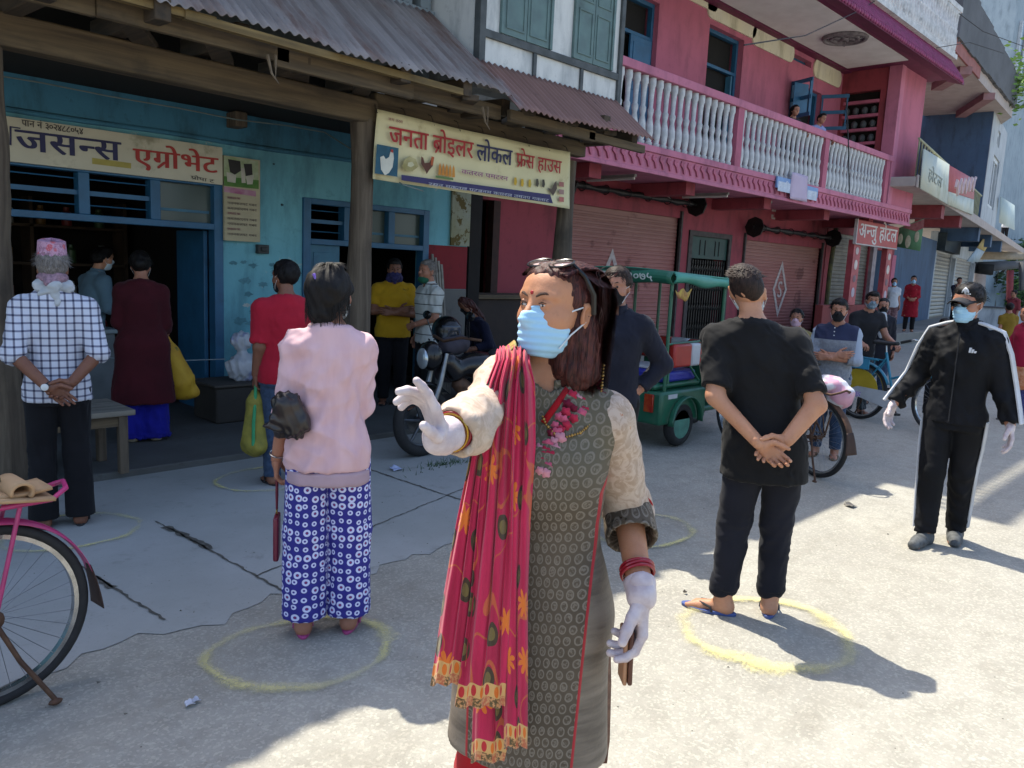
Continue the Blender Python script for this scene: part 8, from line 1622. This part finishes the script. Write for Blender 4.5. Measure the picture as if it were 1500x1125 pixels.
# ---- shop front things
bn_ = thing('bench', 'weathered wooden bench on square legs in front of the open shop', 'bench', (1.75, 6.0, 0))
m = MB()
for y in (5.74, 5.93, 6.12): m.box(1.45, 2.12, y, y+.175, .42+.055, .46+.055)
part(m, 'seat', wood('grey_bench_wood', '#8a8478', '#6f695e', 0), bn_, bevel=.006)
for x in (1.5, 2.04):
    for y in (5.78, 6.22): m = MB(); m.box(x-.03, x+.03, y-.03, y+.03, .056, .474); part(m, 'leg', M_woodz, bn_, bevel=.004)
m = MB(); m.box(1.53, 2.01, 5.765, 5.79, .40, .472); part(m, 'apron', M_woodx, bn_)
lg_ = onY(352, 556, 7.2); lz = lg_.z; m = MB(); m.box(lg_.x-.35, lg_.x+.75, 6.98, 7.47, .056, lz-.03); st_ = thing('stone_ledge', 'dark stone ledge against the blue wall carrying a plastic bag', 'ledge', (lg_.x, 7.2, .056)); part(m, 'block', concrete('dark_stone', '#3a3632', '#2d2a27', '#1a1816'), st_, bevel=.02); m = MB(); m.box(lg_.x-.38, lg_.x+.78, 6.95, 7.475, lz-.028, lz); part(m, 'slab', MATS.get('x') or concrete('ledge_slab', '#4a4540', '#3d3935', '#24211f'), st_, bevel=.01)
wb_ = thing('plastic_bag', 'knotted white plastic bag on the dark stone ledge', 'bag', (lg_.x, 7.15, lz)); q = S(); q.el((0, 0, .13), (.15, .12, .14)); q.rc((0, 0, .24), (-.01, 0, .3), .05, .035, .04); q.el((-.02, 0, .39), (.11, .07, .08), .04); q.el((.1, -.02, .1), (.1, .09, .1), .03); q.cut((0, 0, .004), (0, 0, -1)); V, Q = q.mesh(.01, crease(34, 34, 30, .022, 3)); M_wp = NB('white_plastic_film', .35, 0, .5); M_wp.col(M_wp.mix(M_wp.step(M_wp.noise(M_wp.obj(), 5, 3), .55, .62), C('#b3b6bd'), C('#8f93b0'))); smooth_obj('sack', V, Q, M_wp.m, wb_)
def hang_bag(fig, nm, name, label, cat, dz, build, mt, disp=None, h=.01):
    p = par_mat(fig.root) @ Vector(fig.bp(fig.J[nm+'W']+fig.J[nm+'D']/np.linalg.norm(fig.J[nm+'D'])*.075)); t = thing(name, label, cat, (p.x, p.y, p.z), fig.root.rotation_euler.z); q = S(); build(q); V, Q = q.mesh(h, disp); smooth_obj('sack', V, Q, mt, t); return t
def ys(q): q.rc((0, 0, .02), (.03, .02, -.12), .022, .06, .03); q.rc((.03, .02, -.12), (.10, .04, -.36), .075, .13, .05); q.el((.13, .05, -.46), (.13, .09, .08), .04)
b_ = NB('yellow_woven_sack', .7); v_ = b_.obj(); c_ = b_.mix(b_.step(b_.noise(v_, 4, 4), .4, .6), C('#c39a26'), C('#b0851f')); c_ = b_.mix(b_.step(b_.noise(v_, 5.5, 3), .6, .66), c_, C('#a5481f')); c_ = b_.mix(b_.step(b_.noise(b_.map(v_, (1, 1, 1), (3, 1, 2)), 6, 3), .62, .66), c_, C('#5a5a2a')); b_.col(c_); b_.bump(b_.noise(v_, 160, 2), .3, .002)
hang_bag(MAR, 'r', 'yellow_sack', 'yellow printed woven sack held by the woman in maroon', 'sack', 0, ys, b_.m, crease(30, 30, 20, .02, 8))
def gs_(q): q.rc((0, 0, -.06), (0, 0, -.12), .03, .05, .03); q.rc((0, 0, -.14), (0, .0, -.42), .06, .1, .05); q.el((0, 0, -.44), (.06, .14, .06), .04)
tg = hang_bag(RED, 'l', 'carrier_bag', 'olive yellow woven bag with green edge held by the man in red', 'bag', 0, gs_, mat('olive_yellow_weave', '#8a8032', '#6f6a28', 12, .8), crease(36, 36, 14, .02, 9)); m = MB(); m.tube([(0, -.02, .0), (-.01, -.05, -.12), (-.03, -.09, -.26), (-.035, -.1, -.42)], .012); m.build('green_edge', mat('green_strap', '#2f8a5a', None, 9), tg)
pk = par_mat(PW.root); pu = thing('clutch_bag', 'black crumpled bag tucked under the arm of the pink blouse woman', 'bag', tuple(pk @ Vector(PW.J['lE']*np.array([.92, 1, 1])+np.array([.0, -.10, .02])*PW.k)), PW.root.rotation_euler.z); q = S(); q.el((0, 0, .03), (.06, .055, .05)); q.el((.02, -.0, -.05), (.075, .055, .07), .04); V, Q = q.mesh(.006, crease(80, 80, 80, .03, 12)); smooth_obj('sack', V, Q, mat('black_shiny_plastic', '#141012', '#2a201d', 12, .35), pu)
w0_ = pk @ Vector(PW.J['lW']+np.array([0, .02, -.085])); ps = thing('purse', 'maroon wristlet purse hanging from the hand of the pink blouse woman', 'purse', tuple(w0_), PW.root.rotation_euler.z); M_mar = mat('maroon_leather', '#6d1a33', '#5d162b', 6, .4)
m = MB(); m.box(-.012, .012, -.05, .05, -.37, -.17); m.build('body', M_mar, ps, bevel=.008); m = MB(); m.tube([(0, .015, 0), (0, .02, -.08), (0, .0, -.145)], .005); m.tube([(0, -.015, 0), (0, -.015, -.08), (0, .0, -.145)], .005); m.build('wrist_loop', M_mar, ps); m = MB(); m.torus((0, 0, -.155), (1, 0, 0), .012, .003, 14, 6); m.build('ring', MATS['gold'], ps)
ct = thing('shop_counter', 'pale counter table with a cloth front inside the dark shop', 'counter', (2.0, 8.0, .055)); ca = onY(128, 520, 7.95); m = MB(); m.box(ca.x-.5, ca.x+.28, 7.9, 8.2, .84, .88); part(m, 'top', mat('pale_counter_top', '#7d8a90', '#6f7c82', 6, .6), ct, bevel=.005); m = MB(); m.box(ca.x-.46, ca.x+.24, 7.93, 7.95, .06, .836); part(m, 'front', mat('counter_front', '#6d7478', '#5d6468', 5), ct)
for x in (ca.x-.46, ca.x+.22): m = MB(); m.box(x-.02, x+.02, 8.15, 8.19, .06, .836); part(m, 'leg', M_woodz, ct)
sb_ = thing('cement_block', 'dark cement seat block under the bent over person', 'seat', (sx_, sy_, .055)); m = MB(); m.box(sx_-.15, sx_+.55, sy_-.3, sy_+.3, .056, .42); part(m, 'block', M_cement, sb_, bevel=.02)
dc = thing('wooden_counter', 'long dark wooden counter before the pink wall', 'counter', (8, 8.2, .32)); m = MB(); m.box(7.0, 9.15, 7.9, 8.5, .06, 1.18); part(m, 'body', mat('dark_counter_wood', '#2e211b', '#251a15', 6, .8, bump=.2), dc, bevel=.01); m = MB(); m.box(6.95, 9.2, 7.85, 8.53, 1.182, 1.24); part(m, 'top', M_woodx, dc, bevel=.008)
ld = thing('leaning_board', 'pale striped cloth bundle leaning against the red dado by the door', 'cloth', (6.35, 7.3, .055)); m = MB()
for k_ in range(4): m.bar((6.28+k_*.035, 7.2, .06), (6.24+k_*.05, 7.44, 1.75-.04*k_), .032, .02)
part(m, 'slats', mat('bleached_slat', '#8f8a80', '#77726a', 8), ld, bevel=.004)
# ---- litter and weeds
def litter(px, py, s_, c, label, seed):
    rr = random.Random(seed); p = G(px, py); m = MB(); m.grid(lambda u, v: (p.x+(u-.5)*s_*(1-.4*v), p.y+(v-.5)*s_*.8, .012+.022*s_*8*abs(math.sin(u*4+seed))*v+.006*math.sin(v*6+u*3)), 8, 6); tag(m.build('litter', mat('litter_'+c.strip('#'), c, None, 9, .6), solid=.0015), label, 'litter')
litter(277, 1035, .036, '#b7bac6', 'crumpled white paper scrap on the road, nearest to the camera', 1); litter(580, 689, .11, '#a9b2cf', 'crumpled pale blue paper scrap on the shaded concrete', 2); litter(1245, 742, .09, '#54504a', 'dark dry leaf on the sunny edge of the shadow', 3); litter(1003, 870, .02, '#5a5348', 'small dark pebble like scrap left of the sandalled man', 4); litter(287, 1030, .03, '#a9adbb', 'tiny white paper scrap beside the larger one', 5)
gp = G(650, 682); m = MB(); rr = random.Random(4)
for _ in range(140):
    a = rr.uniform(0, 6.28); r = abs(rr.gauss(0, .13)); x, y = gp.x+r*math.cos(a)*1.6, gp.y+r*math.sin(a)*.5; h_ = rr.uniform(.015, .06); m.add([(x-.004, y, .004), (x+.004, y, .004), (x+rr.uniform(-.03, .03), y+rr.uniform(-.03, .03), h_)], [(0, 1, 2)])
tag(m.build('weed_tuft', M_leaf[1], sharp=0), 'small tuft of green weeds at the pavement crack', 'weeds')

# loose grit and dust specks on the road, far too many to count
m = MB(); rr = random.Random(17)
for _ in range(700):
    D = rr.uniform(0, 1)**1.6*7+1.2; a = rr.uniform(.05, 1.5); x, y = D*math.cos(a)*1.15, D*math.sin(a); 
    if y > 5.7: continue
    r = rr.uniform(.0015, .0048) if rr.random() < .96 else rr.uniform(.006, .011); z = .004 if y > 3.2 else 0.
    a2 = rr.uniform(0, 6.28); P3 = [(x+r*math.cos(a2+k_*2.09)*rr.uniform(.7, 1.3), y+r*math.sin(a2+k_*2.09)*rr.uniform(.7, 1.3), z+.001) for k_ in range(3)]; m.mi = rr.choice((0, 0, 1)); m.add(P3+[(x, y, z+r*rr.uniform(.5, 1.1))], [(0, 1, 3), (1, 2, 3), (2, 0, 3)])
tag(m.build('road_grit', [mat('grit_dark', '#6a655b', '#4f4b44', 40), mat('grit_pale', '#a8a294', '#8d887b', 40)]), kind='stuff')
# overhead wires crossing the street by the pink house
for pts, lb in ((((1090, 66, 9), (1180, 52, 12), (1262, 14, 15), (1330, -30, 18)), 'thin wire slanting up past the ceiling medallion'), (((1405, 20, 17), (1440, 46, 19), (1500, 68, 22)), 'thin wire running from the roof parapet to the grey block'), (((1372, 70, 17), (1420, 62, 19), (1470, 78, 22)), 'arched wire above the dark roof parapet'), (((1240, 148, 11), (1243, 215, 11), (1244, 283, 11)), 'dark cable hanging down in front of the white balustrade')):
    m = MB(); m.tube([tuple(atD(*p)) for p in pts], .009, 5); tag(m.build('wire', mat('wire_black', '#1d1d1f', None, 5)), lb, 'wire')

# grime patches rubbed into the blue wall
for i, (px, py, w_, c_) in enumerate(((342, 385, .05, '#4f7f8c'), (357, 384, .05, '#578895'), (371, 389, .06, '#4f7f8c'), (399, 388, .05, '#4f7f8c'), (360, 411, .09, '#578895'), (384, 417, .07, '#578895'), (364, 431, .06, '#4f7f8c'), (361, 447, .055, '#a9b3b1'), (391, 445, .05, '#9eaaa9'), (372, 457, .07, '#4f7f8c'), (352, 470, .09, '#4f7f8c'), (366, 474, .06, '#578895'), (413, 300, .03, '#22383f'), (401, 240, .02, '#1d2d33'))):
    rr = random.Random(i); q_ = onY(px, py, WY-.004); n = 16; m = MB(); m.add([(q_.x+w_*rr.uniform(.45, 1)*math.cos(2*PI*k_/n), WY-.004, q_.z+w_*.55*rr.uniform(.4, 1)*math.sin(2*PI*k_/n)) for k_ in range(n)], [tuple(range(n-1, -1, -1))]); part(m, 'wall_smudge', flatm(c_, None, .9, 30), shop)
